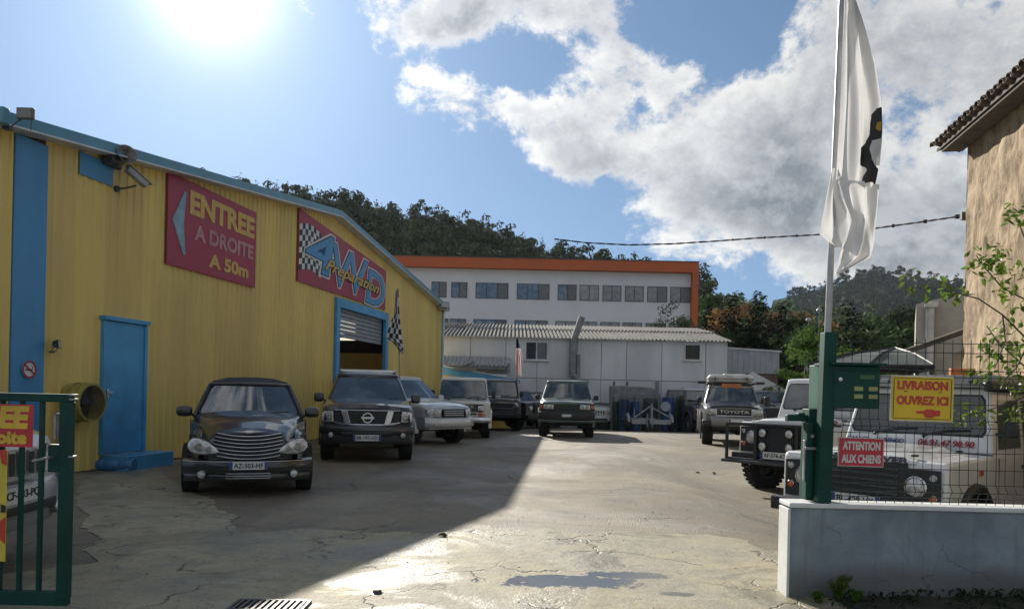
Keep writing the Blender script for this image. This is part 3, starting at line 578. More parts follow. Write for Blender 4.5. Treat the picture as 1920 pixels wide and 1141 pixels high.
class Car:
    def __init__(s, name, label, loc, th, spec, group=None, cat='car'):
        s.p = spec; s.t = thing(name, label, cat, loc, th, group); s.bow = spec.get('bow', .06)
    def fy(s, x): return s.bow * (x / (s.p['W'] / 2)) ** 2
    def bend(s, mb):
        mb.v = [(x, y + s.fy(x) * max(0, 1 - max(0, y) / 1.3), z) for x, y, z in mb.v]; return mb
    def part(s, name, mb, m, parent=None, **kw): return obj(name, mb, m, parent or s.t, **kw)
    def shell(s, m, name='body'):
        p = s.p; W = p['W'] / 2; L = p['L']; R = p['arch']; rw = p['rw']; zb = p['zb']; top = p['top']; hwp = p['hw']; tum = p.get('tumble', .03); rc = p.get('rc', .07)
        ys = {i * L / 26 for i in range(27)} | {a for a, _ in top} | {a for a, _ in hwp} | {.02, .06, L - .03}
        for yw in p['axles']:
            for k in range(13): ys.add(yw + R * cos(pi * k / 12) * (.9999 if k in (0, 12) else 1))
            ys |= {yw - R * 1.02, yw + R * 1.02}
        ys = sorted(y for y in ys if 0 <= y <= L); y2 = []
        for y in ys:
            if not y2 or y - y2[-1] > .004: y2.append(y)
        rings = []
        for y in y2:
            zt = interp(top, y); w = W * interp(hwp, y); z0 = zb + (p.get('nose_up', 0) * max(0, 1 - y / .5))
            for yw in p['axles']:
                if abs(y - yw) < R: z0 = max(z0, rw + sqrt(R * R - (y - yw) ** 2))
            z0 = min(z0, zt - .12); r = min(rc, (zt - z0) * .45); pts = []
            zm = z0 + (zt - z0) * .55
            for k in range(6):
                z = z0 + (zt - r - z0) * k / 5; pts.append((w * (1 - tum * ((z - .62) / .5) ** 2 * (1 if z > .62 else .6)), z))
            ww = pts[-1][0]
            for k in range(1, 5): a = pi / 2 * k / 4; pts.append((ww - r + r * cos(a), zt - r + r * sin(a)))
            cr = p.get('crown', .03)
            for k in range(1, 4): x = (ww - r) * (1 - k / 3); pts.append((x, zt + cr * (1 - (x / (ww - r)) ** 2)))
            rings.append((y, pts))
        n = len(rings[0][1]); full = 2 * n - 1; mb = MB()
        for y, pts in rings:
            for x, z in pts: mb.v.append((x, y, z))
            for x, z in pts[:-1][::-1]: mb.v.append((-x, y, z))
        for i in range(len(rings) - 1):
            for k in range(full - 1): mb.f.append((i * full + k, i * full + k + 1, (i + 1) * full + k + 1, (i + 1) * full + k))
        mb.f.append(tuple(range(full))); mb.f.append(tuple(range((len(rings) - 1) * full, len(rings) * full)))
        s.bend(mb); o = s.part(name, mb, m, smooth=32)
        mb = MB(); mb.box((0, L / 2, (zb + .5) / 2 + .12), (p['W'] * .66, L * .94, .34)); mb.box((0, p['axles'][0], rw), (p['W'] * .8, .10, .10)); mb.box((0, p['axles'][1], rw), (p['W'] * .8, .12, .12))
        for yw in p['axles']: mb.box((0, yw, rw + .28), (p['W'] * .9, R * 1.7, .36))
        s.part('chassis', mb, M_PLAS, smooth=0)
        return o
    def house(s, m, g, roofm=None, side_windows=True, crown=.05, glass=None, gl_name='windscreen', seal=True):
        """g: y0,y1,z0,w0 (base) y0r,y1r,z1,w1 (roof), r corner, bow"""
        r = g.get('r', .12); bow = g.get('bow', .05); glass = glass or M_GLASS
        def lv(v): return [g[k] + (g[j] - g[k]) * v for k, j in (('y0', 'y0r'), ('y1', 'y1r'), ('z0', 'z1'), ('w0', 'w1'))]
        def ring(ya, yb, z, w, rr, bw):
            pts = []
            for k in range(9): u = -1 + k / 4; x = u * (w - rr); pts.append((x, ya + bw * (x / w) ** 2, z))
            for k in range(1, 5): a = pi / 2 * k / 4; pts.append((w - rr + rr * sin(a), ya + bw + rr - rr * cos(a) , z))
            for k in range(1, 6): pts.append((w, ya + bw + rr + (yb - rr - ya - bw - rr) * k / 5, z))
            for k in range(1, 5): a = pi / 2 * k / 4; pts.append((w - rr + rr * cos(a), yb - rr + rr * sin(a), z))
            for k in range(1, 5): pts.append(((w - rr) * (1 - k / 2), yb, z))
            for k in range(1, 5): a = pi / 2 * k / 4; pts.append((-(w - rr) - rr * sin(a), yb - rr + rr * cos(a), z))
            for k in range(1, 6): pts.append((-w, yb - rr + (ya + bw + rr - yb + rr) * k / 5, z))
            for k in range(1, 4): a = pi / 2 * k / 4; pts.append((-(w - rr) - rr * cos(a), ya + bw + rr - rr * sin(a), z))
            return pts
        rings = []
        for k in range(7): v = k / 6; ya, yb, z, w = lv(v); rings.append(ring(ya, yb, z, w, r, bow))
        ya, yb, z, w = lv(1); c = g.get('rt', .05)
        for k in range(1, 5): a = pi / 2 * k / 4; e = c * (1 - cos(a)); rings.append(ring(ya + e * 1.5, yb - e, z + c * sin(a), w - e, max(.03, r - e * .5), bow * .8))
        rings.append(ring(ya + .3, yb - .3, z + c + crown * .7, w * .6, .05, 0.0)); rings.append(ring(ya + .6, yb - .6, z + c + crown, w * .25, .02, 0))
        mb = MB(); n = len(rings[0])
        for rg_ in rings: mb.v += rg_
        for i in range(len(rings) - 1):
            for k in range(n): mb.f.append((i * n + k, i * n + (k + 1) % n, (i + 1) * n + (k + 1) % n, (i + 1) * n + k))
        mb.f.append(tuple(range((len(rings) - 1) * n, len(rings) * n)))
        o = s.part('cabin', mb, m, smooth=40)
        # split off a roof in another colour
        if roofm:
            o.data.materials.append(roofm)
            for p_ in o.data.polygons:
                if p_.center.z > g['z1'] - .02: p_.material_index = 1
        m0, m1 = g.get('pz', (.08, .93)); mx = g.get('px', .09)
        def front(off, v0, v1, mm):
            def fn(a, b):
                v = v0 + (v1 - v0) * b; ya, yb, z, w = lv(v); ww = w - mm; u = -1 + 2 * a
                # rounded corners
                ed = min(b, 1 - b); k = 1 - .05 * max(0, 1 - ed * 9) ** 2
                x = u * ww * k; return (x, ya + bow * (x / w) ** 2 - off, z)
            q = MB(); q.grid(fn, 14, 8); return q
        if seal: s.part('windscreen_seal', front(.004, m0 - .03, m1 + .025, mx - .022), M_PLAS, recalc=False, smooth=60)
        ws = s.part(gl_name, front(.010, m0, m1, mx), glass, recalc=False, smooth=60)
        mb = MB()   # wipers
        for x0 in g.get('wip', (-.42, .18)):
            ya, yb, z, w = lv(m0 + .01); y = ya + bow * (x0 / w) ** 2 - .03; mb.tube([(x0, y - .02, z - .04), (x0 + .22, y + .0, z + .035), (x0 + .48, y + .015, z + .05)], .009, 5); mb.cyl((x0, y - .03, z - .05), (x0, y, z - .02), .018, n=8)
        s.part('wipers', mb, M_PLAS)
        if side_windows:
            for sg in (-1, 1):
                for (a, b) in g.get('side', ((.16, .42), (.46, .70), (.74, .94))):
                    def fn(i, j, a=a, b=b, sg=sg):
                        v = .12 + .76 * j; ya, yb, z, w = lv(v); y = ya + (yb - ya) * (a + (b - a) * i)
                        if a < .2: y += (1 - i) * .0
                        return (sg * (w + .006), y, z)
                    q = MB(); q.grid(fn, 3, 3); s.part('side_window', q, glass, recalc=False)
        return lv
    def bar(s, name, m, x0, x1, y, z, sy, sz, r=.02, curve=None, zc=None, n=16, bent=True, parent=None, **kw):
        """bar swept across the car; y front face offset"""
        cf = curve or (lambda x: 0); zf = zc or (lambda x: 0); mb = MB(); k4 = []
        for cx_, cy_, a0 in ((sy - r, sz / 2 - r, 0), (r, sz / 2 - r, 1), (r, -sz / 2 + r, 2), (sy - r, -sz / 2 + r, 3)):
            for q in range(3): a = (a0 + q / 2) * pi / 2; k4.append((cx_ + r * cos(a), cy_ + r * sin(a)))
        N = len(k4)
        for i in range(n + 1):
            x = x0 + (x1 - x0) * i / n
            for a, b in k4: mb.v.append((x, y + a + cf(x) + (s.fy(x) if bent else 0), z + b + zf(x)))
        for i in range(n):
            for k in range(N): mb.f.append((i * N + k, i * N + (k + 1) % N, (i + 1) * N + (k + 1) % N, (i + 1) * N + k))
        mb.f += [tuple(range(N)), tuple(range(n * N, n * N + N))]
        return s.part(name, mb, m, parent, smooth=40, **kw)
    def plate(s, txt, x, z, y=-.02, w=.52, parent=None, lab=None):
        h = w * .2115 + .005; mb = MB(); mb.box((0, 0, 0), (w, .012, h)); o = s.part('number_plate', mb, M_PLATE); o.location = (x, y + s.fy(x), z)
        mb = MB(); mb.box((-w / 2 + w * .042, -.008, 0), (w * .08, .004, h * .96)); obj('blue_band', mb, M_PBLUE, o); mb = MB(); mb.box((w / 2 - w * .042, -.008, 0), (w * .08, .004, h * .96)); obj('blue_band', mb, M_PBLUE, o)
        if txt: text('lettering', txt, h * 1.12, M_INK, o, (0, -.008, 0), ext=.002, fit=w * .76, fith=h * .62, bold=.002)
        return o
    def lamp_round(s, x, z, r, y=-.01, name='headlight', m=None, bez=None, dome=.35):
        y += s.fy(x); mb = MB(); mb.lathe([(r * 1.12, .03), (r * 1.12, -.012), (r * 1.0, -.018), (r * .97, -.004), (r * .97, .03)], (x, y, z), n=24); h = s.part(name, mb, bez or M_CHROME)
        mb = MB(); mb.lathe([(r * .98, -.004), (r * .85, -.004 - r * dome * .45), (r * .5, -.004 - r * dome * .85), (0, -.004 - r * dome)], (x, y, z), n=24); obj('lens', mb, m or M_LAMP, h); return h
    def lamp_poly(s, poly, y=-.012, thick=.08, name='headlight', m=None, rim=M_PLAS, wrap=None, bulbs=()):
        def f(p, t):
            return (p[0], t + s.fy(p[0]) + (wrap(p[0]) if wrap else 0), p[1])
        cx_ = sum(p[0] for p in poly) / len(poly); cz_ = sum(p[1] for p in poly) / len(poly)
        big = [(cx_ + (p[0] - cx_) * 1.05, cz_ + (p[1] - cz_) * 1.10) for p in poly]
        mb = MB(); mb.prism(big, f, y + .004, y + thick); h = s.part(name, mb, rim, smooth=0)
        mb = MB(); n = len(poly); mb.v = [f(p, y) for p in poly] + [f((cx_ + (p[0] - cx_) * .86, cz_ + (p[1] - cz_) * .84), y - .012) for p in poly] + [f(p, y + .02) for p in poly]
        mb.f = [tuple(range(n, 2 * n))] + [(k, (k + 1) % n, n + (k + 1) % n, n + k) for k in range(n)] + [(k, 2 * n + k, 2 * n + (k + 1) % n, (k + 1) % n) for k in range(n)]
        obj('lens', mb, m or M_LAMP, h, smooth=50)
        for (bx, bz, br) in bulbs:
            q = MB(); q.lathe([(br, .0), (br * .8, -.006), (br * .75, .0), (0, .0)], (bx, y - .016 + s.fy(bx) + (wrap(bx) if wrap else 0), bz), n=16); obj('reflector', q, mat('lamp_inner', (.30, .31, .31), rough=.15, metal=.6), h)
        return h
    def wheels(s, tw=.24, rim=None, rr=.6, knob=False, steer=0.0, spokes=5, name='wheel', m_rim=None):
        p = s.p; r = p['rw']; xo = p['W'] / 2 - tw / 2 - p.get('wheel_in', .02)
        mb = MB(); prof = [(r * rr, -tw * .42), (r * .72, -tw * .5), (r * .90, -tw * .5), (r * .975, -tw * .42), (r, -tw * .3), (r, tw * .3), (r * .975, tw * .42), (r * .90, tw * .5), (r * .72, tw * .5), (r * rr, tw * .42)]
        mb.lathe(prof, (0, 0, 0), 'X', 36)
        n = 30 if knob else 44
        for k in range(n):
            a = 2 * pi * k / n
            for j, off in enumerate((-.36, -.12, .12, .36)):
                aa = a + (j % 2) * pi / n; R = Matrix.Rotation(-aa, 3, 'X'); d = .016 if knob else .006
                mb.box(R @ Vector((off * tw, 0, r + d * .35)), (tw * .19, 2 * pi * r / n * .62, d * 1.5), R)
        tyre_me = None
        mr = m_rim or M_RIM
        rb = MB(); ro = r * rr
        rb.lathe([(ro, tw * .42), (ro * .94, tw * .40), (ro * .90, tw * .18), (ro * .30, tw * .22), (ro * .26, tw * .34), (0, tw * .35)], (0, 0, 0), 'X', 30)
        for k in range(spokes):
            a = 2 * pi * k / spokes; R = Matrix.Rotation(-a, 3, 'X'); rb.box(R @ Vector((tw * .30, 0, ro * .6)), (.03, ro * .26, ro * .75), R)
        rb.lathe([(ro, tw * .42), (ro, -tw * .42), (ro * .95, -tw * .42), (ro * .95, tw * .4)], (0, 0, 0), 'X', 30)
        first = None
        for i, yw in enumerate(p['axles']):
            for sg in (-1, 1):
                if first is None:
                    w = s.part('wheel', rb, mr, smooth=35); ty = obj('tyre', mb, M_TYRE, w, smooth=35); first = (w, ty)
                else:
                    w = copy(first[0], parent=s.t); ty = copy(first[1], parent=w)
                w.location = (sg * xo, yw, r); w.rotation_euler = (random.uniform(0, 1), 0, (pi if sg < 0 else 0) + (steer if i == 0 else 0))
                w.rotation_mode = 'XYZ'
    def mirrors(s, x, y, z, w=.20, h=.15, m=None, arm=.10, d=.10, round_=.04):
        for sg in (-1, 1):
            mb = MB(); mb.box((sg * (x + arm + w / 2), y, z), (w, d, h)); o = s.part('mirror', mb, m or M_PLAS, bevel=round_, seg=3)
            mb = MB(); mb.tube([(sg * x, y + .03, z - h * .35), (sg * (x + arm + .03), y + .02, z - h * .3)], .018, 6); obj('arm', mb, M_PLAS, o)
    def flare(s, m, w=.06, th=.05, extra=0.0, name='wheel_arch_flare', axles=None, a0=-8, a1=188):
        p = s.p; R = p['arch']; W = p['W'] / 2
        for yw in (axles or p['axles']):
            for sg in (-1, 1):
                mb = MB(); n = 18
                for i in range(n + 1):
                    a = radians(a0 + (a1 - a0) * i / n); y = yw - cos(a); 
                    for (rr_, xx) in ((R - .005, W - .06), (R - .005, W + extra), (R + th * .5, W + extra + .01), (R + th, W + extra - .01), (R + th + .01, W - .04)):
                        yy = yw - rr_ * cos(a); z = p['rw'] + rr_ * sin(a); k = interp(p['hw'], yy); x = xx - W * (1 - k); mb.v.append((sg * x, yy + s.fy(W) * max(0, 1 - max(0, yy) / 1.3), z))
                for i in range(n):
                    for k in range(4): mb.f.append((i * 5 + k, i * 5 + k + 1, (i + 1) * 5 + k + 1, (i + 1) * 5 + k))
                s.part(name, mb, m, smooth=40)
    def seams(s, ys, m=None, z0=.5, z1=1.0):
        mb = MB(); W = s.p['W'] / 2
        for sg in (-1, 1):
            for y in ys: mb.box((sg * (W * interp(s.p['hw'], y) - .004), y, (z0 + z1) / 2), (.012, .008, z1 - z0))
            for y in ys[1:]: mb.box((sg * (W * interp(s.p['hw'], y) + .01), y - .12, z1 - .12), (.03, .13, .03))
        s.part('door_seams', mb, M_PLAS, smooth=0)

P4 = math.pi
def place(u, v, back=0.0):
    """ground point below the front axle at a pixel"""
    return ground(u, v)
def front_at(u, Y, z=None):
    a, b = ray(u, CY + 60); x = a * Y; return Vector((x, Y, gz(x, Y) if z is None else z))

# ---- black retro convertible
PK = paint('black_paint', (.010, .014, .014), dirt=.18)
sp = dict(W=1.66, L=4.28, zb=.24, rw=.325, arch=.38, axles=(.80, 3.42), top=[(0, .72), (.04, .79), (.15, .85), (.4, .93), (.8, 1.0), (1.2, 1.05), (3.9, 1.05), (4.28, .85)],
          hw=[(0, .60), (.25, .66), (.7, .80), (1.1, .93), (1.6, .98), (3.6, 1.0), (4.28, .88)], bow=.20, rc=.16, crown=.05, tumble=.05, wheel_in=-.01)
loc = front_at(468, 9.62); c = Car('retro_car', 'black retro convertible with cloth top and chrome barred grille parked by the yellow wall', loc, radians(19.3), sp)
c.shell(PK)
# bulging front wings
for sg in (-1, 1):
    mb = MB()
    def fn(a, b, sg=sg):
        th = pi * a; y = .02 + 1.75 * b; ww = .30 * (sin(min(1, b * 3.0 + .12) * pi / 2)) ; base = .66 + .05 * min(1, b * 2); top_ = .36 + .54 * sin(min(1, b * 2.2 + .22) * pi / 2) ** .8
        x = base + ww * .5 * (-cos(th)) * 1.0; hz_ = top_ * (sin(th) ** .55 if sin(th) > 0 else 0)
        return (sg * (x - .07), y + .17, .24 + .72 * hz_ * .98)
    mb.grid(fn, 16, 20); s_ = c.part('front_wing', mb, PK, smooth=60)
    # almond headlight
    pol = [(sg * (.36 + .38 * t), .60 + .005 * 0 + zz) for t, zz in ((0, .0), (.12, .055), (.35, .12), (.62, .165), (.85, .165), (.98, .11), (1.0, .05), (.9, .0), (.7, -.03), (.35, -.035), (.1, -.02))]
    c.lamp_poly(pol, y=-.055, thick=.16, rim=PK, wrap=lambda x: .06 * max(0, abs(x) - .55), bulbs=((sg * .60, .66, .05), (sg * .48, .635, .035)))
for k in range(7):
    w_ = .40 + .015 * k if k < 3 else .43 - .012 * (k - 3); z = .815 - k * .048
    c.bar('grille_bar', M_CHROME, -w_ * .98, w_ * .98, -.055, z, .03, .0135, .005, zc=lambda x: .045 * (x / .4) ** 2 - .02)
mb = MB(); mb.prism([(-.41, .83), (.41, .83), (.43, .68), (.36, .50), (-.36, .50), (-.43, .68)], lambda p, t: (p[0], t + c.fy(p[0]), p[1]), -.032, .05); c.part('grille_recess', mb, M_PLAS, smooth=0)
mb = MB(); mb.prism([(-.20, .862), (-.05, .852), (-.02, .842), (.02, .842), (.05, .852), (.20, .862), (.06, .868), (.03, .878), (-.03, .878), (-.06, .868)], lambda p, t: (p[0], t, p[1]), -.075, -.03); c.part('winged_badge', mb, M_CHROME, smooth=0)
c.bar('bumper', PK, -.80, .80, -.09, .40, .30, .20, .06, curve=lambda x: .10 * (abs(x) / .8) ** 4, n=24)
c.bar('bumper_lip', PK, -.78, .78, -.05, .27, .28, .12, .04, curve=lambda x: .10 * (abs(x) / .8) ** 4, n=24)
c.bar('bumper_strip', M_CHROME, -.80, .80, -.098, .475, .02, .012, .004, curve=lambda x: .10 * (abs(x) / .8) ** 4, n=24)
for k in range(3): c.bar('lower_grille_bar', M_CHROME, -.27, .27, -.10, .325 - k * .03, .02, .009, .003)
for sg in (-1, 1):
    c.lamp_round(sg * .56, .31, .045, y=-.09, name='fog_light')
c.plate('AZ-503-HF', 0, .43, y=-.115, w=.46)
M_CLOTH = mat('cloth_top', (.028, .033, .038), rough=.85, var=.15, bump=.2, bscale=90)
g = dict(y0=1.05, y1=3.85, z0=1.0, w0=.74, y0r=1.62, y1r=3.25, z1=1.45, w1=.565, r=.14, bow=.16, rt=.07, px=.055, pz=(.06, .97), side=((.20, .52), (.56, .8)), wip=(-.5, .05))
c.house(M_CLOTH, g, crown=.06)
c.bar('windscreen_header', PK, -.55, .55, 1.60, 1.475, .08, .05, .02, curve=lambda x: .16 * (x / .565) ** 2, zc=lambda x: -.015 * (x / .55) ** 2, bent=False)
for sg in (-1, 1):
    mb = MB(); mb.tube([(sg * .735, 1.19, 1.0), (sg * .65, 1.47, 1.24), (sg * .56, 1.76, 1.46)], .026, 8); c.part('windscreen_pillar', mb, PK)
c.mirrors(.74, 1.30, 1.07, w=.21, h=.15, m=PK, arm=.03, d=.12, round_=.055); c.wheels(tw=.205, spokes=5); c.seams((1.5, 2.8), z0=.35, z1=.95)
mb = MB(); mb.box((-.55, 1.20 + .09, 1.13), (.08, .004, .07)); mb.box((-.55, 1.155 + .09, 1.08), (.06, .004, .03)); mb.v = [(x, y - .0, z) for x, y, z in mb.v]

# ---- dark grey pickup/SUV
PG = paint('charcoal_paint', (.030, .033, .038), metal=.35, dirt=.15)
sp = dict(W=1.85, L=4.9, zb=.42, rw=.385, arch=.45, axles=(.92, 3.95), top=[(0, 1.02), (.05, 1.08), (.2, 1.11), (1.1, 1.19), (1.3, 1.2), (4.6, 1.2), (4.9, 1.1)],
          hw=[(0, .88), (.12, .94), (.4, .985), (1, 1), (4.5, 1), (4.9, .93)], bow=.12, rc=.09, crown=.05)
c = Car('dark_suv', 'charcoal grey four by four with wide chrome framed grille and roof rails', front_at(689, 14.35), radians(11), sp); c.shell(PG)
g = dict(y0=1.25, y1=4.75, z0=1.15, w0=.86, y0r=1.98, y1r=4.4, z1=1.70, w1=.67, r=.10, bow=.14, rt=.06, px=.07, side=((.20, .42), (.46, .68), (.72, .92)))
c.house(PG, g)
for sg in (-1, 1):
    mb = MB(); mb.tube([(sg * .58, 2.2, 1.77), (sg * .60, 2.3, 1.82), (sg * .60, 3.9, 1.82), (sg * .58, 4.1, 1.77)], .022, 8); c.part('roof_rail', mb, M_GALV)
mb = MB(); mb.box((0, 2.5, 1.845), (1.24, .05, .03)); c.part('roof_bar', mb, M_CHROME); mb = MB(); mb.box((0, 3.5, 1.845), (1.24, .05, .03)); c.part('roof_bar', mb, M_CHROME)
mb = MB(); mb.prism([(-.42, 1.0), (.42, 1.0), (.34, .76), (-.34, .76)], lambda p, t: (p[0], t + c.fy(p[0]), p[1]), -.02, .05); c.part('grille_mesh', mb, M_PLAS, smooth=0)
for k in range(4): c.bar('grille_bar', mat('dark_bar', (.05, .05, .055), rough=.3), -.33, .33, -.03, .81 + k * .045, .02, .012, .004)
c.bar('grille_frame', M_CHROME, -.62, .62, -.035, 1.02, .04, .022, .008); c.bar('grille_frame', M_CHROME, -.37, .37, -.035, .745, .04, .032, .01)
for sg in (-1, 1):
    mb = MB(); mb.prism([(sg * .38, 1.01), (sg * .50, 1.01), (sg * .43, .74), (sg * .31, .74)], lambda p, t: (p[0], t + c.fy(p[0]), p[1]), -.05, .03); c.part('grille_strut', mb, M_CHROME, smooth=0, bevel=.008)
    mb = MB(); mb.prism([(sg * .51, .99), (sg * .63, .985), (sg * .61, .80), (sg * .47, .78)], lambda p, t: (p[0], t + c.fy(p[0]), p[1]), -.02, .03); c.part('side_grille', mb, M_PLAS, smooth=0)
    mb = MB(); mb.prism([(sg * .44, .775), (sg * .62, .80), (sg * .62, .785), (sg * .44, .745)], lambda p, t: (p[0], t + c.fy(p[0]), p[1]), -.045, .03); c.part('grille_frame', mb, M_CHROME, smooth=0)
    c.lamp_poly([(sg * .65, 1.01), (sg * .80, 1.0), (sg * .86, .97), (sg * .87, .82), (sg * .80, .79), (sg * .64, .80)], y=-.02, thick=.25, wrap=lambda x: .55 * max(0, abs(x) - .74), bulbs=((sg * .72, .89, .055),))
    c.lamp_round(sg * .68, .545, .045, y=-.06, name='fog_light')
mb = MB(); mb.lathe([(.10, -.02), (.10, -.035), (.078, -.035), (.078, -.02)], (0, -.03, .88), n=28); mb.box((0, -.062, .88), (.24, .012, .04)); c.part('badge', mb, M_CHROME)
c.bar('bumper', PG, -.90, .90, -.10, .64, .35, .17, .05, curve=lambda x: .12 * (abs(x) / .9) ** 4, n=20)
c.bar('lower_bumper', M_PLAS, -.87, .87, -.06, .47, .3, .20, .05, curve=lambda x: .12 * (abs(x) / .9) ** 4, n=20)
c.bar('bumper_intake', M_PLAS, -.48, .48, -.105, .58, .05, .09, .02)
c.plate('BR-193-HD', 0, .50, y=-.10); c.mirrors(.86, 1.55, 1.24, w=.2, h=.19, m=PG, arm=.05, d=.13, round_=.05); c.wheels(tw=.26); c.flare(PG, extra=.015, th=.05); c.seams((1.55, 2.6, 3.6), z0=.5, z1=1.1)

def bonnet_bulge(c, m, x, y0, y1, z0, z1, h=.03):
    mb = MB(); mb.grid(lambda a, b: (-x + 2 * x * a, y0 + (y1 - y0) * b, z0 + (z1 - z0) * b + h * sin(pi * a) ** .4 * min(1, min(a, 1 - a) * 12) - .01), 16, 8); return c.part('bonnet', c.bend(mb), m, smooth=50)

# ---- silver rounded off-roader seen from its side, nose to the right
PS = paint('silver_paint', (.50, .51, .51), metal=.4, dirt=.15)
sp = dict(W=1.85, L=4.7, zb=.42, rw=.385, arch=.46, axles=(.85, 3.6), top=[(0, .90), (.06, 1.0), (.25, 1.06), (1.2, 1.18), (4.4, 1.2), (4.7, 1.1)], hw=[(0, .80), (.15, .90), (.5, .98), (1, 1), (4.3, 1), (4.7, .9)], bow=.18, rc=.11, crown=.04)
pa = at(843, 760, 19.6); c = Car('silver_suv', 'silver off-roader parked crosswise behind the charcoal four by four, nose pointing right', (pa.x + .12, 19.6, 0), radians(48), sp); c.shell(PS)
g = dict(y0=1.3, y1=4.6, z0=1.15, w0=.84, y0r=1.95, y1r=4.3, z1=1.72, w1=.70, r=.12, bow=.12, rt=.06); c.house(PS, g)
for sg in (-1, 1): c.lamp_poly([(sg * .42, .95), (sg * .70, .96), (sg * .80, .90), (sg * .76, .76), (sg * .48, .74)], y=-.03, thick=.2, wrap=lambda x: .5 * max(0, abs(x) - .62), bulbs=((sg * .6, .85, .06),)); c.lamp_round(sg * .62, .55, .05, y=-.08, name='fog_light')
mb = MB(); mb.prism([(-.38, .95), (.38, .95), (.34, .74), (-.34, .74)], lambda p, t: (p[0], t + c.fy(p[0]), p[1]), -.03, .05); c.part('grille', mb, M_PLAS, smooth=0)
for k in range(3): c.bar('grille_bar', PS, -.35, .35, -.045, .79 + k * .055, .02, .02, .006)
c.bar('bumper', PS, -.88, .88, -.12, .60, .4, .26, .07, curve=lambda x: .10 * (abs(x) / .9) ** 4, n=20); c.mirrors(.84, 1.6, 1.22, w=.2, h=.16, m=PS, arm=.04, d=.12, round_=.05); c.wheels(tw=.26); c.flare(PS, extra=.03, th=.07)

# ---- boxy beige short off-roader
PB = paint('beige_paint', (.62, .60, .53), dirt=.15)
def boxy(name, lab, loc, th, pm, W=1.75, h=1.83, L=4.2, hood=1.12, zb=.5, rw=.38, roofm=None, flare=True, rake=.28, glass=None, arch=.46, roof_w=.86, **kw):
    sp = dict(W=W, L=L, zb=zb, rw=rw, arch=arch, axles=(.75, L - 1.0), top=[(0, hood - .06), (.04, hood - .02), (.15, hood), (1.25, hood + .05), (L - .05, hood + .05), (L, hood)], hw=[(0, .90), (.1, .95), (.3, .985), (.8, 1), (L - .1, 1), (L, .97)], bow=.03, rc=.05, crown=.025, tumble=.015)
    c = Car(name, lab, loc, th, sp); c.shell(pm)
    w2 = W / 2; g = dict(y0=1.22, y1=L - .03, z0=hood, w0=w2 * .95, y0r=1.22 + rake, y1r=L - .1, z1=h - .08, w1=w2 * roof_w, r=.05, bow=.03, rt=.05, px=.06, pz=(.12, .93), wip=(-.5, .05)); g.update(kw)
    c.lv = c.house(pm, g, roofm=roofm, glass=glass, crown=.03); return c
c = boxy('beige_offroader', 'boxy beige off-roader with square lamps, second upright windscreen left of the green one', front_at(868, 22.4), radians(4), PB, W=1.70, h=1.88)
mb = MB(); mb.prism([(-.60, 1.03), (.60, 1.03), (.58, .80), (-.58, .80)], lambda p, t: (p[0], t + c.fy(p[0]), p[1]), -.02, .04); c.part('grille', mb, M_PLAS, smooth=0)
for k in range(5): c.bar('grille_bar', mat('grey_bar', (.16, .155, .14), rough=.4), -.42, .42, -.03, .83 + k * .043, .02, .012, .004)
text('lettering', 'TOYOTA', .10, mat('letter_grey', (.5, .5, .48), rough=.3, metal=.4), c.t, (0, -.045, .955), sx=1.5, bold=.002)
for sg in (-1, 1):
    c.lamp_poly([(sg * .44, .99), (sg * .64, .99), (sg * .64, .84), (sg * .44, .84)], y=-.03); c.lamp_poly([(sg * .46, .76), (sg * .66, .76), (sg * .66, .68), (sg * .46, .68)], y=-.02, name='indicator', m=M_AMB, thick=.04)
    mb = MB(); mb.cyl((sg * .45, .35, 1.15), (sg * .45, .35, 1.19), .03); c.part('bonnet_stop', mb, M_PLAS)
c.bar('grille_surround', PB, -.62, .62, -.03, 1.05, .05, .04, .015); c.bar('vent_slot', M_PLAS, -.40, -.03, -.006, .74, .03, .05, .01); c.bar('vent_slot', M_PLAS, .03, .40, -.006, .74, .03, .05, .01)
c.bar('bumper', M_CHROME, -.82, .82, -.22, .57, .18, .17, .03, n=8); c.plate('433 KB 13', -.25, .58, y=-.235); c.mirrors(.84, 1.25, 1.32, w=.13, h=.24, arm=.06, d=.08); c.wheels(tw=.26, rr=.5); c.flare(PB, extra=.03, th=.06); c.seams((1.3, 2.3), z1=1.1)

# ---- black off-roader with bull bar and snorkel
c = boxy('black_offroader', 'black off-roader with tubular bull bar and snorkel half hidden behind the beige one', front_at(931, 27.4), radians(3), PK, W=1.86, h=1.93, hood=1.17, L=4.6)
for k in range(3): c.bar('bull_bar_rung', M_GREY, -.62 + .05 * k, .62 - .05 * k, -.30, 1.02 - k * .2, .06, .06, .028)
for sg in (-1, 1):
    mb = MB(); mb.tube([(sg * .60, -.27, 1.04), (sg * .74, -.27, .84), (sg * .60, -.27, .58), (sg * .5, -.2, .5)], .03, 8); c.part('bull_bar_side', mb, M_GREY)
    c.lamp_round(sg * .72, .95, .085, y=-.02)
mb = MB(); mb.box((-.0, -.015, .90), (1.15, .03, .28)); c.part('grille', mb, M_PLAS)
c.bar('bumper', M_PLAS, -.9, .9, -.28, .58, .26, .20, .04, n=8)
mb = MB(); mb.tube([(.90, 1.0, 1.15), (.90, 1.25, 1.22), (.82, 1.55, 1.95), (.80, 1.5, 2.02)], .038, 8); mb.box((.80, 1.47, 2.03), (.13, .12, .11)); c.part('snorkel', mb, M_GALV)
mb = MB(); mb.box((-.1, .5, 1.25), (.5, .4, .04)); c.part('bonnet_scoop', mb, M_CHROME, bevel=.015)
c.mirrors(.86, 1.25, 1.35, w=.14, h=.2, arm=.05); c.wheels(tw=.3, rr=.5, knob=True)

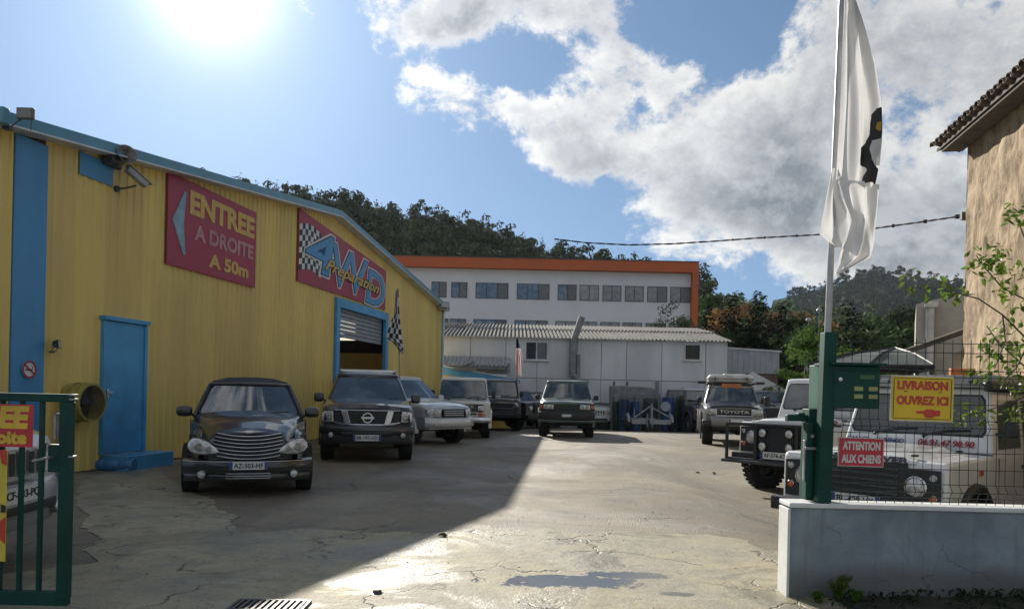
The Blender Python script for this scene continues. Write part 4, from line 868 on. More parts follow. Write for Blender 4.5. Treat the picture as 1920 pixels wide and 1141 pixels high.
# ---- dark open trucks behind, bonnets catching the sun
p = front_at(1003, 30.6); c = boxy('dark_truck', 'dark old off-roader with sun bright bonnet left of the dark green one', p + Vector((.25, 0, 0)), radians(38), PK, W=1.75, h=1.62, hood=1.12, L=3.9, roof_w=.8, rake=.4)
for sg in (-1, 1): c.lamp_round(sg * .55, .88, .09, y=-.02)
mb = MB(); mb.box((0, -.01, .85), (.8, .03, .36)); c.part('grille', mb, M_PLAS)
for k in range(7): mb = MB(); mb.box((-.33 + .11 * k, -.03, .86), (.02, .02, .34)); c.part('grille_bar', mb, PK)
c.bar('bumper', M_PLAS, -.85, .85, -.22, .52, .16, .14, .03, n=8); c.wheels(tw=.28, rr=.5, knob=True); c.mirrors(.8, 1.3, 1.28, w=.12, h=.16, m=M_CHROME)
p = front_at(985, 34.5); c = boxy('dark_truck', 'small dark off-roader farthest back between flag pole and green one', p, radians(-20), PG, W=1.7, h=1.72, hood=1.08, L=3.8)
for sg in (-1, 1): c.lamp_round(sg * .55, .88, .09, y=-.02)
mb = MB(); mb.box((0, -.01, .85), (.8, .03, .3)); c.part('grille', mb, M_PLAS); c.wheels(tw=.26, rr=.5); c.mirrors(.8, 1.3, 1.3, w=.12, h=.16)

# ---- dark green off-roader
PGN = paint('dark_green_paint', (.035, .068, .048), dirt=.3)
sp = dict(W=1.83, L=4.8, zb=.52, rw=.40, arch=.48, axles=(.85, 3.7), top=[(0, 1.06), (.05, 1.12), (.2, 1.15), (1.3, 1.24), (4.7, 1.24), (4.8, 1.15)], hw=[(0, .90), (.12, .95), (.4, .985), (1, 1), (4.6, 1), (4.8, .95)], bow=.05, rc=.08, crown=.035)
c = Car('green_offroader', 'dark green off-roader with twin square lamps parked in the middle of the yard', front_at(1062, 23.8), radians(-4), sp); c.shell(PGN)
g = dict(y0=1.3, y1=4.7, z0=1.18, w0=.87, y0r=1.85, y1r=4.5, z1=1.79, w1=.70, r=.09, bow=.07, rt=.06, px=.065); c.house(PGN, g)
mb = MB(); mb.box((0, -.012, .98), (1.70, .03, .23)); c.part('grille', c.bend(mb), M_PLAS)
for k in range(4): c.bar('grille_bar', PGN, -.38, .38, -.035, .90 + k * .052, .02, .014, .004)
for sg in (-1, 1):
    c.lamp_poly([(sg * .42, 1.06), (sg * .74, 1.06), (sg * .74, .91), (sg * .42, .91)], y=-.04, bulbs=((sg * .5, .985, .05), (sg * .65, .985, .05)))
    c.lamp_poly([(sg * .77, 1.06), (sg * .86, 1.04), (sg * .86, .92), (sg * .77, .91)], y=-.02, name='indicator', m=M_AMB, thick=.05)
c.bar('bumper', M_PLAS, -.90, .90, -.18, .70, .24, .26, .05, curve=lambda x: .08 * (abs(x) / .9) ** 4, n=16); c.bar('lower_valance', PGN, -.86, .86, -.10, .54, .2, .12, .03)
c.plate('', 0, .72, y=-.19, w=.34)
mb = MB(); mb.tube([(0, -.06, .46), (.0, -.06, .36)], .025); c.part('tow_hook', mb, M_PLAS)
c.mirrors(.86, 1.5, 1.28, w=.17, h=.16, arm=.04, d=.09); c.wheels(tw=.29, rr=.5, knob=True); c.flare(PGN, extra=.02, th=.06)

# ---- white jeep-like SUV behind it
PW = paint('white_paint', (.58, .59, .57), dirt=.15)
def slot_suv(name, lab, loc, th, pm, txt, plw=.52):
    sp = dict(W=1.82, L=4.5, zb=.36, rw=.37, arch=.43, axles=(.82, 3.5), top=[(0, .90), (.05, 1.0), (.2, 1.05), (1.2, 1.12), (4.3, 1.12), (4.5, 1.0)], hw=[(0, .86), (.12, .93), (.4, .98), (1, 1), (4.3, 1), (4.5, .93)], bow=.10, rc=.08, crown=.045)
    c = Car(name, lab, loc, th, sp); c.shell(pm)
    g = dict(y0=1.25, y1=4.4, z0=1.08, w0=.84, y0r=1.95, y1r=4.1, z1=1.60, w1=.66, r=.10, bow=.10, rt=.06, px=.07); c.house(pm, g)
    mb = MB(); mb.prism([(-.50, .95), (.50, .95), (.46, .70), (-.46, .70)], lambda p, t: (p[0], t + c.fy(p[0]), p[1]), -.03, .04); gr = c.part('grille', mb, pm, smooth=0, bevel=.01)
    for k in range(7):
        x = -.38 + k * .127; mb = MB(); mb.prism([(x - .042, .925), (x + .042, .925), (x + .04, .735), (x - .04, .735)], lambda p, t: (p[0], t + c.fy(p[0]), p[1]), -.045, -.02); o = obj('slot_frame', mb, M_CHROME, gr, smooth=0)
        mb = MB(); mb.prism([(x - .032, .913), (x + .032, .913), (x + .03, .747), (x - .03, .747)], lambda p, t: (p[0], t + c.fy(p[0]), p[1]), -.049, -.03); obj('slot_mesh', mb, M_PLAS, gr, smooth=0)
    for sg in (-1, 1):
        c.lamp_poly([(sg * .55, .94), (sg * .80, .92), (sg * .82, .74), (sg * .54, .73)], y=-.02, thick=.15, wrap=lambda x: .5 * max(0, abs(x) - .68), bulbs=((sg * .66, .83, .06),)); c.lamp_round(sg * .62, .44, .05, y=-.09, name='fog_light')
    c.bar('bumper', pm, -.88, .88, -.10, .56, .3, .24, .06, curve=lambda x: .12 * (abs(x) / .9) ** 4, n=20)
    c.bar('bumper_intake', M_PLAS, -.55, .55, -.105, .50, .03, .07, .01); c.bar('lower_bumper', mat('mid_grey', (.2, .2, .2)), -.84, .84, -.07, .40, .25, .12, .04, curve=lambda x: .12 * (abs(x) / .9) ** 4)
    if txt: c.plate(txt, .0, .62, y=-.125, w=plw)
    c.mirrors(.84, 1.5, 1.14, w=.18, h=.14, m=pm, arm=.04, d=.11, round_=.045); c.wheels(tw=.24); c.seams((1.5, 2.5, 3.4), z0=.45, z1=1.05); c.flare(mat('mid_grey', (.2, .2, .2)), extra=.01)
    return c
c = slot_suv('white_suv', 'white slot grilled SUV tucked behind the right side of the dark green off-roader', front_at(1117, 36.5), radians(-5), PW, '')
for k in range(4): mb = MB(); mb.box((-.42 + k * .28, 2.1, 1.76), (.16, .09, .09)); c.part('roof_lamp', mb, M_LAMP, bevel=.02)
# ---- silver slot grilled SUV behind the left gate, nose pointing right
pn = at(10, 905, 5.45); slot_suv('silver_gate_suv', 'silver slot grilled SUV whose nose shows behind the bars of the left gate', (pn.x, 5.45, 0), radians(93), paint('silver_paint', (.30, .31, .31), metal=.55), 'CF-433-PQ')

# ---- expedition off-roader with roof box tent
PSV = paint('grey_silver_paint', (.20, .205, .20), metal=.4, dirt=.5)
sp = dict(W=1.86, L=4.8, zb=.62, rw=.46, arch=.54, axles=(.95, 3.8), top=[(0, 1.14), (.05, 1.2), (.2, 1.23), (1.3, 1.32), (4.7, 1.32), (4.8, 1.2)], hw=[(0, .90), (.12, .95), (.4, .985), (1, 1), (4.6, 1), (4.8, .95)], bow=.06, rc=.09, crown=.035)
c = Car('expedition_offroader', 'lifted silver off-roader carrying a white roof tent case on big tyres', front_at(1376, 21.4), radians(-13), sp); c.t.scale = (.95, .95, .93); c.shell(PSV)
PDK = paint('dark_bonnet', (.018, .02, .028), dirt=.2); bonnet_bulge(c, PDK, .70, .0, 1.30, 1.225, 1.375, .04)
g = dict(y0=1.3, y1=4.7, z0=1.27, w0=.87, y0r=1.85, y1r=4.5, z1=1.86, w1=.72, r=.09, bow=.07, rt=.06, px=.065); c.house(PSV, g)
mb = MB(); mb.box((0, -.012, 1.06), (1.0, .03, .20)); c.part('grille', c.bend(mb), M_PLAS)
text('lettering', 'TOYOTA', .13, mat('letter_grey', (.5, .5, .48)), c.t, (0, -.05, 1.07), sx=1.6, bold=.002)
for sg in (-1, 1):
    c.lamp_poly([(sg * .50, 1.16), (sg * .82, 1.15), (sg * .83, .99), (sg * .50, .98)], y=-.03, bulbs=((sg * .58, 1.07, .05), (sg * .72, 1.07, .05)), thick=.10)
    mb = MB(); mb.box((sg * .80, -.10, .72), (.26, .3, .20)); c.part('bumper_corner', mb, M_PLAS, bevel=.04)
c.bar('bumper', PSV, -.70, .70, -.22, .80, .22, .28, .05, n=10); c.bar('bumper_bar', M_CHROME, -.55, .55, -.27, .95, .05, .04, .018); c.plate('', .1, .80, y=-.235, w=.5)
c.flare(M_PLAS, extra=.07, th=.09); c.wheels(tw=.33, rr=.5, knob=True); c.mirrors(.86, 1.5, 1.42, w=.15, h=.2, m=M_PLAS, arm=.05)
mb = MB(); mb.tube([(0, .45, .42), (0, .95, .46)], .05); mb.lathe([(0, -.12), (.12, -.08), (.15, 0), (.12, .08), (0, .12)], (.18, .95, .46), n=14); c.part('differential', mb, M_PLAS)
mb = MB()
for k in range(6): mb.box((0, 1.9 + k * .45, 1.96), (1.5, .05, .04))
for sg in (-1, 1): mb.box((sg * .72, 3.0, 1.975), (.05, 2.7, .05)); mb.box((sg * .92, 2.0, 2.0), (.26, .10, .09)); 
c.part('roof_rack', mb, M_PLAS)
mb = MB(); mb.box((.02, 1.83, 1.90), (.62, .02, .15)); c.part('orange_sunstrip', mb, mat('orange_board', (.50, .17, .05), rough=.5))
mb = MB(); mb.box((0, 3.05, 2.14), (1.42, 2.3, .27)); tc_ = c.part('roof_tent_case', mb, mat('case_white', (.55, .55, .52), rough=.4, stain=.2), bevel=.10, seg=4)
mb = MB(); mb.box((0, 3.05, 2.13), (1.44, 2.32, .02))
obj('case_seam', mb, M_PLAS, tc_)
for x in (-.5, .5): mb = MB(); mb.box((x, 1.885, 2.13), (.03, .02, .12)); obj('latch', mb, M_PLAS, tc_)
mb = MB(); mb.box((.15, 2.9, 2.30), (.7, 1.2, .05)); obj('rolled_cover', mb, mat('case_white', (.55, .55, .52)), tc_, bevel=.02)

# ---- old boxy off-roaders with round lamps
def defender(name, lab, loc, th, pm, txt='', dz=0.0, bar=False, glass=None, steer=0.0, roofm=None, h=2.0, snow=False, W=1.79):
    sp = dict(W=W, L=4.4, zb=.52, rw=.40, arch=.47, axles=(.72, 3.35), top=[(0, 1.13), (.02, 1.17), (.06, 1.185), (1.35, 1.21), (4.35, 1.21), (4.4, 1.18)], hw=[(0, .965), (.03, .99), (.1, 1), (4.35, 1), (4.4, .99)], bow=0.012, rc=.045, crown=.01, tumble=.006)
    c = Car(name, lab, loc, th, sp); c.shell(pm)
    # raised bonnet with folded edge
    mb = MB(); bw = .60
    prof = [(-bw, -.02), (-bw + .015, .025), (-.47, .045), (-.40, .075), (0, .082), (.40, .075), (.47, .045), (bw - .015, .025), (bw, -.02)]
    for y, k in ((-.012, .25), (.0, .72), (.05, 1.0), (1.30, 1.25), (1.34, .9)):
        for x, z in prof: mb.v.append((x, y, 1.165 + z * k + .02 * y))
    n = len(prof); mb.f = [(i * n + k, i * n + k + 1, (i + 1) * n + k + 1, (i + 1) * n + k) for i in range(4) for k in range(n - 1)] + [tuple(range(n))]
    c.part('bonnet', mb, pm, smooth=40)
    g = dict(y0=1.36, y1=4.38, z0=1.18, w0=W / 2 * .955, y0r=1.60, y1r=4.3, z1=h - .10, w1=W / 2 * .84, r=.035, bow=.0, rt=.055, px=.075, pz=(.33, .93), side=((.06, .32), (.36, .60), (.64, .94)), wip=(-.45, .12))
    c.lv = c.house(pm, g, roofm=roofm, glass=glass, crown=.025)
    mb = MB(); mb.box((0, 1.48, 1.36), (.03, .04, .02)); 
    for x in (-.40, .40): mb = MB(); mb.box((x, 1.405, 1.285), (.50, .015, .085)); c.part('bulkhead_vent_flap', mb, pm, bevel=.006)
    # grille panel between the wings
    mb = MB(); mb.box((0, -.008, .90), (1.02 * W / 1.79, .03, .50)); gp_ = c.part('grille', mb, M_PLAS)
    for k in range(7): mb = MB(); mb.box((0, -.03, .70 + k * .065), (.86 * W / 1.79, .02, .022)); obj('grille_slat', mb, M_GREY, gp_, bevel=.004)
    k_ = W / 1.79
    for sg in (-1, 1):
        mb = MB(); mb.box((sg * .655 * k_, -.012, .90), (.36 * k_, .025, .42)); c.part('lamp_panel', mb, M_PLAS, bevel=.01)
        c.lamp_round(sg * .60 * k_, .93, .098, y=-.03); 
        c.lamp_round(sg * .765 * k_, 1.03, .036, y=-.03, name='side_lamp'); c.lamp_round(sg * .765 * k_, .82, .038, y=-.03, name='indicator', m=M_AMB)
        c.lamp_poly([(sg * .80, 1.16), (sg * .86, 1.16), (sg * .86, 1.12), (sg * .80, 1.12)], y=-.0, thick=.02, name='wing_reflector', m=pm) if False else None
    c.bar('bumper', M_PLAS, -W / 2 - .02, W / 2 + .02, -.20, .60, .14, .15, .02, n=4)
    if txt: c.plate(txt, -.0, .66 if bar else .73, y=-.27 if bar else -.06)
    c.flare(M_PLAS, extra=.045, th=.075, a0=0, a1=180); c.wheels(tw=.26, rr=.52, knob=True, steer=steer); c.mirrors(W / 2 - .02, 1.35, 1.52, w=.13, h=.20, arm=.10, d=.07, round_=.03)
    mb = MB(); mb.box((0, 1.36, 1.205), (W * .96, .03, .03)); c.part('bulkhead_seam', mb, M_PLAS)
    for sg in (-1, 1):
        for y in (.1, 1.3): mb = MB(); mb.box((sg * .53, y + .02, 1.235), (.04, .09, .02)); c.part('bonnet_hinge', mb, M_PLAS)
    c.seams((1.45, 2.4, 3.2), z0=.6, z1=1.18)
    return c
defender('grey_offroader', 'grey old boxy off-roader with round lamps behind the roof tent one', front_at(1456, 33.0), radians(-10), paint('grey_green_paint', (.22, .225, .21), dirt=.4))
defender('old_dark_offroader', 'dark old boxy off-roader with round lamps just left of the roof tent one', front_at(1337, 33.0), radians(6), paint('dark_grey_paint', (.05, .052, .055), dirt=.4), roofm=PW)
PWD = paint('cream_white_paint', (.70, .71, .70), dirt=.15)
# the one with the black bull bar
pL = at(1384, 838, 13.6); th = radians(-46); Wd = 1.68
Rr = Vector((cos(th), sin(th), 0)); locD = Vector((pL.x, 13.6, 0)) + Rr * (Wd / 2)
locD.z = gz(locD.x, locD.y)
c = defender('bull_bar_offroader', 'white boxy off-roader with black bull bar, four spot lamps and plate AF-574-AT', locD, th, PWD, 'AF-574-AT', bar=True, steer=radians(-24), W=Wd)
c.t.location.z = -.26
mb = MB(); mb.box((0, -.20, .88), (.74, .05, .56)); c.part('bull_bar_plate', mb, M_INK, bevel=.02)
for (x, z) in ((-.24, 1.02), (.24, 1.02), (-.24, .80), (.24, .80)): c.lamp_round(x, z, .070, y=-.26, name='spot_lamp', bez=M_PLAS)
for z in (.56, 1.15): mb = MB(); mb.tube([(-.92, -.26, z), (.92, -.26, z)], .03, 8); c.part('bull_bar_rung', mb, M_INK)
for x in (-.92, -.37, .37, .92): mb = MB(); mb.tube([(x, -.26, .50), (x, -.26, 1.16)], .03, 8); c.part('bull_bar_upright', mb, M_INK)
c.bar('step_board', M_GREY, -.98, .98, -.36, .53, .18, .05, .012, n=4)
c.t.scale = (1, 1, 1.06)
mb = MB(); mb.prism([(-.42, 1.25), (-.12, 1.25), (-.12, 1.27), (-.42, 1.27)], lambda p, t: (p[0], t, p[1]), .1, .5)
for sg in (-1,1):
    mb = MB()
    for k in range(7): mb.box((sg * .72, .14 + k * .09, 1.20), (.16, .045, .022))
    c.part('tread_plate', mb, M_CHROME)
mb = MB(); mb.prism([(.66, 1.20), (.88, 1.20), (.90, 1.245), (.86, 1.275), (.70, 1.275)], lambda p, t: (p[0], t, p[1]), -.02, .14); c.part('red_marker_lamp', mb, M_REDL, bevel=.008)

# the near one behind the mesh fence
M_GLT = car_glass('clear_car_glass', (.02, .028, .03), alpha=.35)
pL = at(1466, 872, 8.75); th = radians(-50); Rr = Vector((cos(th), sin(th), 0)); locN = Vector((pL.x, 8.75, 0)) + Rr * .895
c = defender('white_offroader', 'large white boxy off-roader behind the mesh fence with phone number on its cowl', Vector((locN.x, locN.y, -.36)), th, PWD, 'BL-429-VY', glass=M_GLT, h=2.02)
text('bonnet_lettering', 'LAND    ROVER', .085, M_GREY, c.t, (0, -.02, 1.185), sx=1.75, bold=.003, rot=(radians(-25), 0, 0))
text('cowl_lettering', 'GARAGE', .062, mat('letter_blue', (.02, .035, .16)), c.t, (-.66, 1.372, 1.315), sx=1.1, bold=.0015, shear=.25, rot=(radians(-12), 0, 0))
text('cowl_lettering', 'MARENGO', .062, mat('letter_blue', (.02, .035, .16)), c.t, (-.27, 1.372, 1.315), sx=1.1, bold=.0015, shear=.25, rot=(radians(-12), 0, 0))
text('phone_lettering', '04.91.47.90.90', .098, mat('letter_red', (.35, .02, .04)), c.t, (.36, 1.374, 1.315), sx=1.05, bold=.002, shear=.15, rot=(radians(-12), 0, 0))
mb = MB(); mb.box((0, 2.95, 2.06), (1.66, 3.0, .10)); mb.box((0, 1.52, 2.02), (1.60, .16, .10)); c.part('roof_rack', mb, mat('rack_grey', (.25, .26, .26), rough=.5), bevel=.02)
for k in range(5): mb = MB(); mb.cyl((-.6 + k * .3, 1.43, 2.03), (-.6 + k * .3, 1.41, 2.03), .018); c.part('rack_bolt', mb, M_INK)
mb = MB(); mb.box((.83, 2.5, 1.98), (.10, 2.6, .12)); c.part('awning', mb, M_INK, bevel=.04)
for x in (-.45, .45):
    mb = MB(); mb.box((x, 2.3, 1.30), (.5, .14, .6)); mb.box((x, 2.3, 1.68), (.26, .10, .2)); mb.box((x, 2.1, 1.05), (.5, .5, .14)); c.part('seat', mb, M_SEAT, bevel=.05)
mb = MB(); mb.lathe([(.19, -.012), (.205, 0), (.19, .012), (.178, 0), (.19, -.012)], (0, 0, 0), n=24); o = c.part('steering_wheel', mb, M_INK); o.location = (-.42, 1.82, 1.42); o.rotation_euler = (-.5, 0, 0)
mb = MB(); mb.box((.90, .88, 1.05), (.02, .09, .06)); c.part('side_repeater', mb, M_AMB)

# ------------------------------------------------------------------ white workshop behind the yard
M_WSH = mat('dirty_white_panel', (.62, .63, .63), rough=.6, var=.06, vscale=.7, stain=.22, aniso=(1, 1, .4), objrand=.05)
M_CORR = mat('fibre_cement_roof', (.17, .17, .16), rough=1.0, spec=.05, var=.18, vscale=2.5, stain=.3, objrand=.05)
M_WFR = mat('window_frame_white', (.6, .6, .58), rough=.4)
M_DGL = mat('window_glass', (.018, .022, .024), rough=.22, spec=.35, var=.3); M_CUR = mat('curtain_grey', (.16, .165, .17), rough=.8)
YW = 38.0; zg = gz(0, 38)
xl, xr = at(800, 700, YW).x, at(1363, 700, YW).x; hw_ = at(1363, 641, YW).z - zg
e = thing('white_workshop', 'long white panelled workshop with wavy fibre cement roof behind the parked vehicles', 'workshop', (xl, YW, zg), 0); Lw = xr - xl
xc = at(1072, 700, YW).x - xl
n = 12; seams_x = [0, 2.2, 4.0, 5.6, xc - .12, xc + .25, (xc + at(1174, 700, YW).x - xl) / 2 + .1, at(1174, 700, YW).x - xl, at(1240, 700, YW).x - xl, at(1300, 700, YW).x - xl + .6, Lw]
split_z = at(1200, 713, YW).z - zg
for i, (a, b) in enumerate(zip(seams_x[:-1], seams_x[1:])):
    for z0, z1, y in ((0, split_z - .015, .02), (split_z + .015, hw_, -.01 if i >= 5 else .01)):
        mb = MB(); mb.box(((a + b) / 2, y, (z0 + z1) / 2), (b - a - .025, .05, z1 - z0)); obj('wall_panel', mb, M_WSH, e, bevel=.006)
mb = MB(); mb.box((Lw / 2, .12, hw_ / 2), (Lw - .1, .1, hw_)); mb.box((Lw - .06, 4.6, hw_ / 2), (.1, 9, hw_)); obj('wall_core', mb, M_WSH, e)
mb = MB(); mb.prism([(.2, hw_), (9, hw_), (9, hw_ + 1.5)], lambda p, t: (t, p[0], p[1]), Lw - .11, Lw - .01); obj('gable', mb, M_WSH, e)
# corrugated roof sheets: wave geometry, each about 1.05 m wide
ns = int((Lw + .5) / 1.06) + 1
def wave_sheet(x0, x1, y0, z0, y1, z1, m, parent, name='roof_sheet', pitch=.20, amp=.045, back=False):
    k = max(2, int((x1 - x0) / pitch * 6)); vs = []
    for (y, z) in ((y0, z0), (y1, z1)):
        for i in range(k + 1): x = x0 + (x1 - x0) * i / k; vs.append((x, y, z + amp * cos(2 * pi * x / pitch)))
    vs += [(v[0], v[1], v[2] - .012) for v in vs]
    w = k + 1; mb = MB(); mb.add(vs, [(i, i + 1, w + i + 1, w + i) for i in range(k)] + [(2 * w + i, 3 * w + i, 3 * w + i + 1, 2 * w + i + 1) for i in range(k)] + [(i, 2 * w + i, 2 * w + i + 1, i + 1) for i in range(k)])
    return obj(name, mb, m, parent, smooth=0, recalc=False)
for i in range(ns):
    x0 = -.3 + i * (Lw + .55) / ns; x1 = x0 + (Lw + .55) / ns
    wave_sheet(x0, x1, -.30, hw_ + .02, 3.4, hw_ + .70, M_CORR, e); wave_sheet(x0, x1, 3.3, hw_ + .75, 7.2, hw_ + 1.3, M_CORR, e)
M_GREY2 = mat('mid_grey_paint', (.20, .21, .21), rough=.6)
def window(parent, x, z, w, h, panes=2, curtain=None, y=-.03, fr=M_WFR, gl=None, sill=True):
    mb = MB(); t_ = .055
    mb.box((x, y, z + h / 2 - t_ / 2), (w, .07, t_)); mb.box((x, y, z - h / 2 + t_ / 2), (w, .07, t_)); mb.box((x - w / 2 + t_ / 2, y + .002, z), (t_, .07, h - 2 * t_)); mb.box((x + w / 2 - t_ / 2, y + .002, z), (t_, .07, h - 2 * t_))
    for k in range(1, panes): mb.box((x - w / 2 + w * k / panes, y + .004, z), (t_, .06, h - 2 * t_))
    if sill: mb.box((x, y - .03, z - h / 2 - .02), (w + .12, .14, .04))
    f = obj('window', mb, fr, parent, smooth=0)
    for k in range(panes):
        a = x - w / 2 + w * k / panes + t_ * .6; b = x - w / 2 + w * (k + 1) / panes - t_ * .6; q = MB(); q.box(((a + b) / 2, y + .012, z), (b - a, .01, h - 2 * t_)); obj('pane', q, (curtain if curtain and k == panes - 1 else (gl or M_DGL)), f, smooth=0)
    return f
wx = (at(985, 657, YW).x + at(1027, 657, YW).x) / 2 - xl; window(e, wx, (at(1006, 640, YW).z + at(1006, 675, YW).z) / 2 - zg, 1.16, .96, 2, M_CUR, y=-.05)
wx = at(1298, 660, YW).x - xl; window(e, wx, at(1298, 660, YW).z - zg, .84, .84, 1, y=-.05)
mb = MB(); mb.box((at(1232, 700, YW).x - xl, -.12, split_z / 2), (.14, .14, split_z)); obj('post', mb, mat('pale_blue_grey', (.22, .27, .28)), e, bevel=.01)
mb = MB(); mb.box(((at(1250, 740, YW).x + at(1310, 740, YW).x) / 2 - xl, -.02, at(1280, 737, YW).z - zg), (1.7, .08, .10)); obj('lintel', mb, M_GREY2, e)
for u in (1258, 1287): window(e, at(u, 742, YW).x - xl, at(u, 742, YW).z - zg, .6, .22, 1, y=-.05, sill=False)
mb = MB(); mb.box((at(1281, 728, YW).x - xl, -.06, at(1281, 728, YW).z - zg), (.24, .08, .10)); obj('wall_lamp', mb, M_GREY2, e, bevel=.03)
# flue: vertical duct that leans over at the top, bends to the right at its foot
fx = at(1073, 690, YW).x - xl; f0 = at(1075, 700, YW).z - zg; f1 = at(1072, 650, YW).z - zg; ft = at(1086, 593, YW - .5).z - zg
e2 = thing('flue', 'grey ventilation duct climbing the white workshop wall and leaning over above its roof', 'duct', (xl + fx, YW - .32, zg))
mb = MB(); mb.tube([(.75, -.25, f0 - .50), (.35, -.1, f0 - .38), (.0, 0, f0 - .05), (0, 0, f0 + .2), (0, 0, f1 + .25)], .17, 14); mb.tube([(0, 0, f1 + .2), (.05, 0, f1 + .4), (.40, -.2, ft)], .165, 14); obj('duct', mb, mat('duct_grey', (.24, .245, .24), rough=.6, var=.15), e2)
for z in (f0 + .1, (f0 + f1) / 2): mb = MB(); mb.lathe([(.175, -.03), (.19, -.03), (.19, .03), (.175, .03)], (0, 0, z), 'Z', 18); obj('collar', mb, M_GALV, e2)
mb = MB(); mb.box((.28, .05, f0 + .3), (.16, .3, 1.3)); obj('bracket_box', mb, M_GREY2, e2, bevel=.01)
# low lean-to roof left in front of the workshop
e3 = thing('shed_roof', 'low shed with streaked corrugated roof between the yellow hall and the flag pole', 'shed', (at(826, 700, 36).x, 35.6, zg)); ww = at(952, 680, 36).x - at(826, 680, 36).x + .1; z0 = at(890, 684, 35.6).z - zg
for i in range(5):
    wave_sheet(i * ww / 5, (i + 1) * ww / 5, 0, z0, 2.3, z0 + .5, mat('streaked_sheet', (.42, .42, .41), var=.3, vscale=5, aniso=(6, .6, 1), rough=.5, stain=.35), e3)
mb = MB(); mb.box((ww / 2, .1, z0 - .10), (ww, .06, .12)); mb.box((ww - .05, 1.1, z0 - .05), (.08, 2.2, .40)); obj('fascia', mb, M_GREY2, e3)
mb = MB(); mb.box((ww / 2, 1.0, z0 / 2 - .2), (ww - .3, 1.4, z0 - .4)); obj('wall', mb, M_WSH, e3)
p = at(868, 688, 34.5); e3 = thing('canopy', 'small tilted grey canopy over the blue edged lean-to', 'canopy', (p.x, 34.5, p.z))
R = Matrix.Rotation(-.35, 3, 'Y'); mb = MB()
mb.box((0, 0, .05), (1.1, 1.0, .05), R); obj('top', mb, mat('canopy_grey', (.24, .235, .22)), e3); mb = MB(); mb.box((.2, -.45, -.10), (.9, .06, .16)); mb.box((-.2, 0, -.3), (.06, .06, .7)); mb.box((.5, .2, -.35), (.06, .06, .8)); obj('frame', mb, M_GREY2, e3, kind='stuff')
# metal annex at the right end
e4 = thing('metal_annex', 'grey ribbed metal annex at the right end of the white workshop', 'annex', (xr + .02, YW + .8, zg)); wl = at(1460, 690, YW + .8).x - xr; za, zb_ = at(1364, 652, YW + .8).z - zg, at(1460, 659, YW + .8).z - zg; zl = at(1460, 697, YW + .8).z - zg - .1
M_GRIB = mat('grey_ribbed', (.36, .38, .39), rough=.5, var=.06, stain=.15, objrand=.04)
for k in range(5): sheet('metal_sheet', wl * k / 5, wl * (k + 1) / 5, lambda x: zl, lambda x: za + (zb_ - za) * x / wl, M_GRIB, e4, pitch=.26, dep=.03)
mb = MB(); mb.box((wl / 2, .1, zl / 2), (wl - .05, .12, zl)); obj('base_wall', mb, mat('red_brown_wall', (.16, .10, .08), rough=.9, var=.2), e4); mb = MB(); mb.prism([(0, za + .05), (wl + .1, zb_ + .05), (wl + .1, zb_ - .03), (0, za - .03)], lambda p, t: (p[0], t, p[1]), -.08, 4); obj('roof', mb, M_WFR, e4)

# ------------------------------------------------------------------ orange and white office block
YO = 72.0; M_OWH = mat('render_white', (.66, .67, .68), rough=.8, var=.03, vscale=.3, stain=.06); M_ORG = mat('orange_render', (.48, .11, .03), rough=.7, var=.05, vscale=.5); M_OWF = mat('dark_frame', (.05, .055, .06), rough=.5)
M_BLIND = mat('blind_grey', (.17, .175, .18), rough=.7, objrand=.25); M_OGL = car_glass('office_glass', (.05, .058, .065))
def oxz(u, v, Y=YO): p = at(u, v, Y); return p.x, p.z
oxl, oxr = oxz(560, 490)[0], oxz(1307, 490)[0]; ztopo = oxz(1030, 488)[1]; zband = oxz(1030, 507)[1]
e = thing('office_block', 'long white office block with an orange band along its top and right end', 'office building', (0, YO, 0))
mb = MB(); mb.box(((oxl + oxr) / 2 - .25, 6.05, zband / 2 - .5), (oxr - oxl - .5, 12, zband + 1)); obj('wall', mb, M_OWH, e)
mb = MB(); mb.box(((oxl + oxr) / 2, 5.75, (ztopo + zband) / 2), (oxr - oxl, 13.0, ztopo - zband)); obj('orange_band', mb, M_ORG, e)
mb = MB(); mb.box((oxr - .28, 5.75, zband / 2 - .5), (.55, 13.0, zband + 1 - .004)); obj('orange_fin', mb, M_ORG, e)
mb = MB(); mb.box(((oxl + oxr) / 2, 5.75, ztopo + .04), (oxr - oxl + .1, 13.1, .08)); obj('roof_edge', mb, M_OWF, e)
up = [(760, 790, 2), (809, 837, 2), (846, 876, 2), (892, 953, 3), (969, 1030, 3), (1046, 1081, 2), (1087, 1123, 2), (1130, 1165, 2), (1172, 1207, 2), (1214, 1251, 2), (1257, 1295, 2)]
lo = [(815, 842, 2), (845, 875, 2), (889, 951, 3), (966, 1028, 3), (1043, 1081, 2), (1086, 1121, 2), (1127, 1163, 2), (1169, 1205, 2), (1212, 1250, 2), (1256, 1292, 2)]
rng = random.Random(4)
for row, (va, vb) in ((up, (532.5, 561.5)), (lo, (601, 629))):
    for (ua, ub, n) in row:
        xa, xb = oxz(ua, 545)[0], oxz(ub, 545)[0]; za_, zb2 = oxz(1030, va)[1], oxz(1030, vb)[1]
        f = window(e, (xa + xb) / 2, (za_ + zb2) / 2, xb - xa, za_ - zb2, n, curtain=M_BLIND if rng.random() < .6 else None, y=-.0, fr=M_OWF, gl=M_OGL, sill=False)
# rooftop bits
for u in (750, 798): p = at(u, 483, YO + 4); mb = MB(); mb.lathe([(0, .45), (.5, .35), (.9, 0), (0, 0)] if u > 780 else [(0, .7), (1.6, .3), (1.7, 0), (0, 0)], (p.x, 4, ztopo + .05), 'Z', 12); obj('roof_cowl', mb, M_OWH, e)

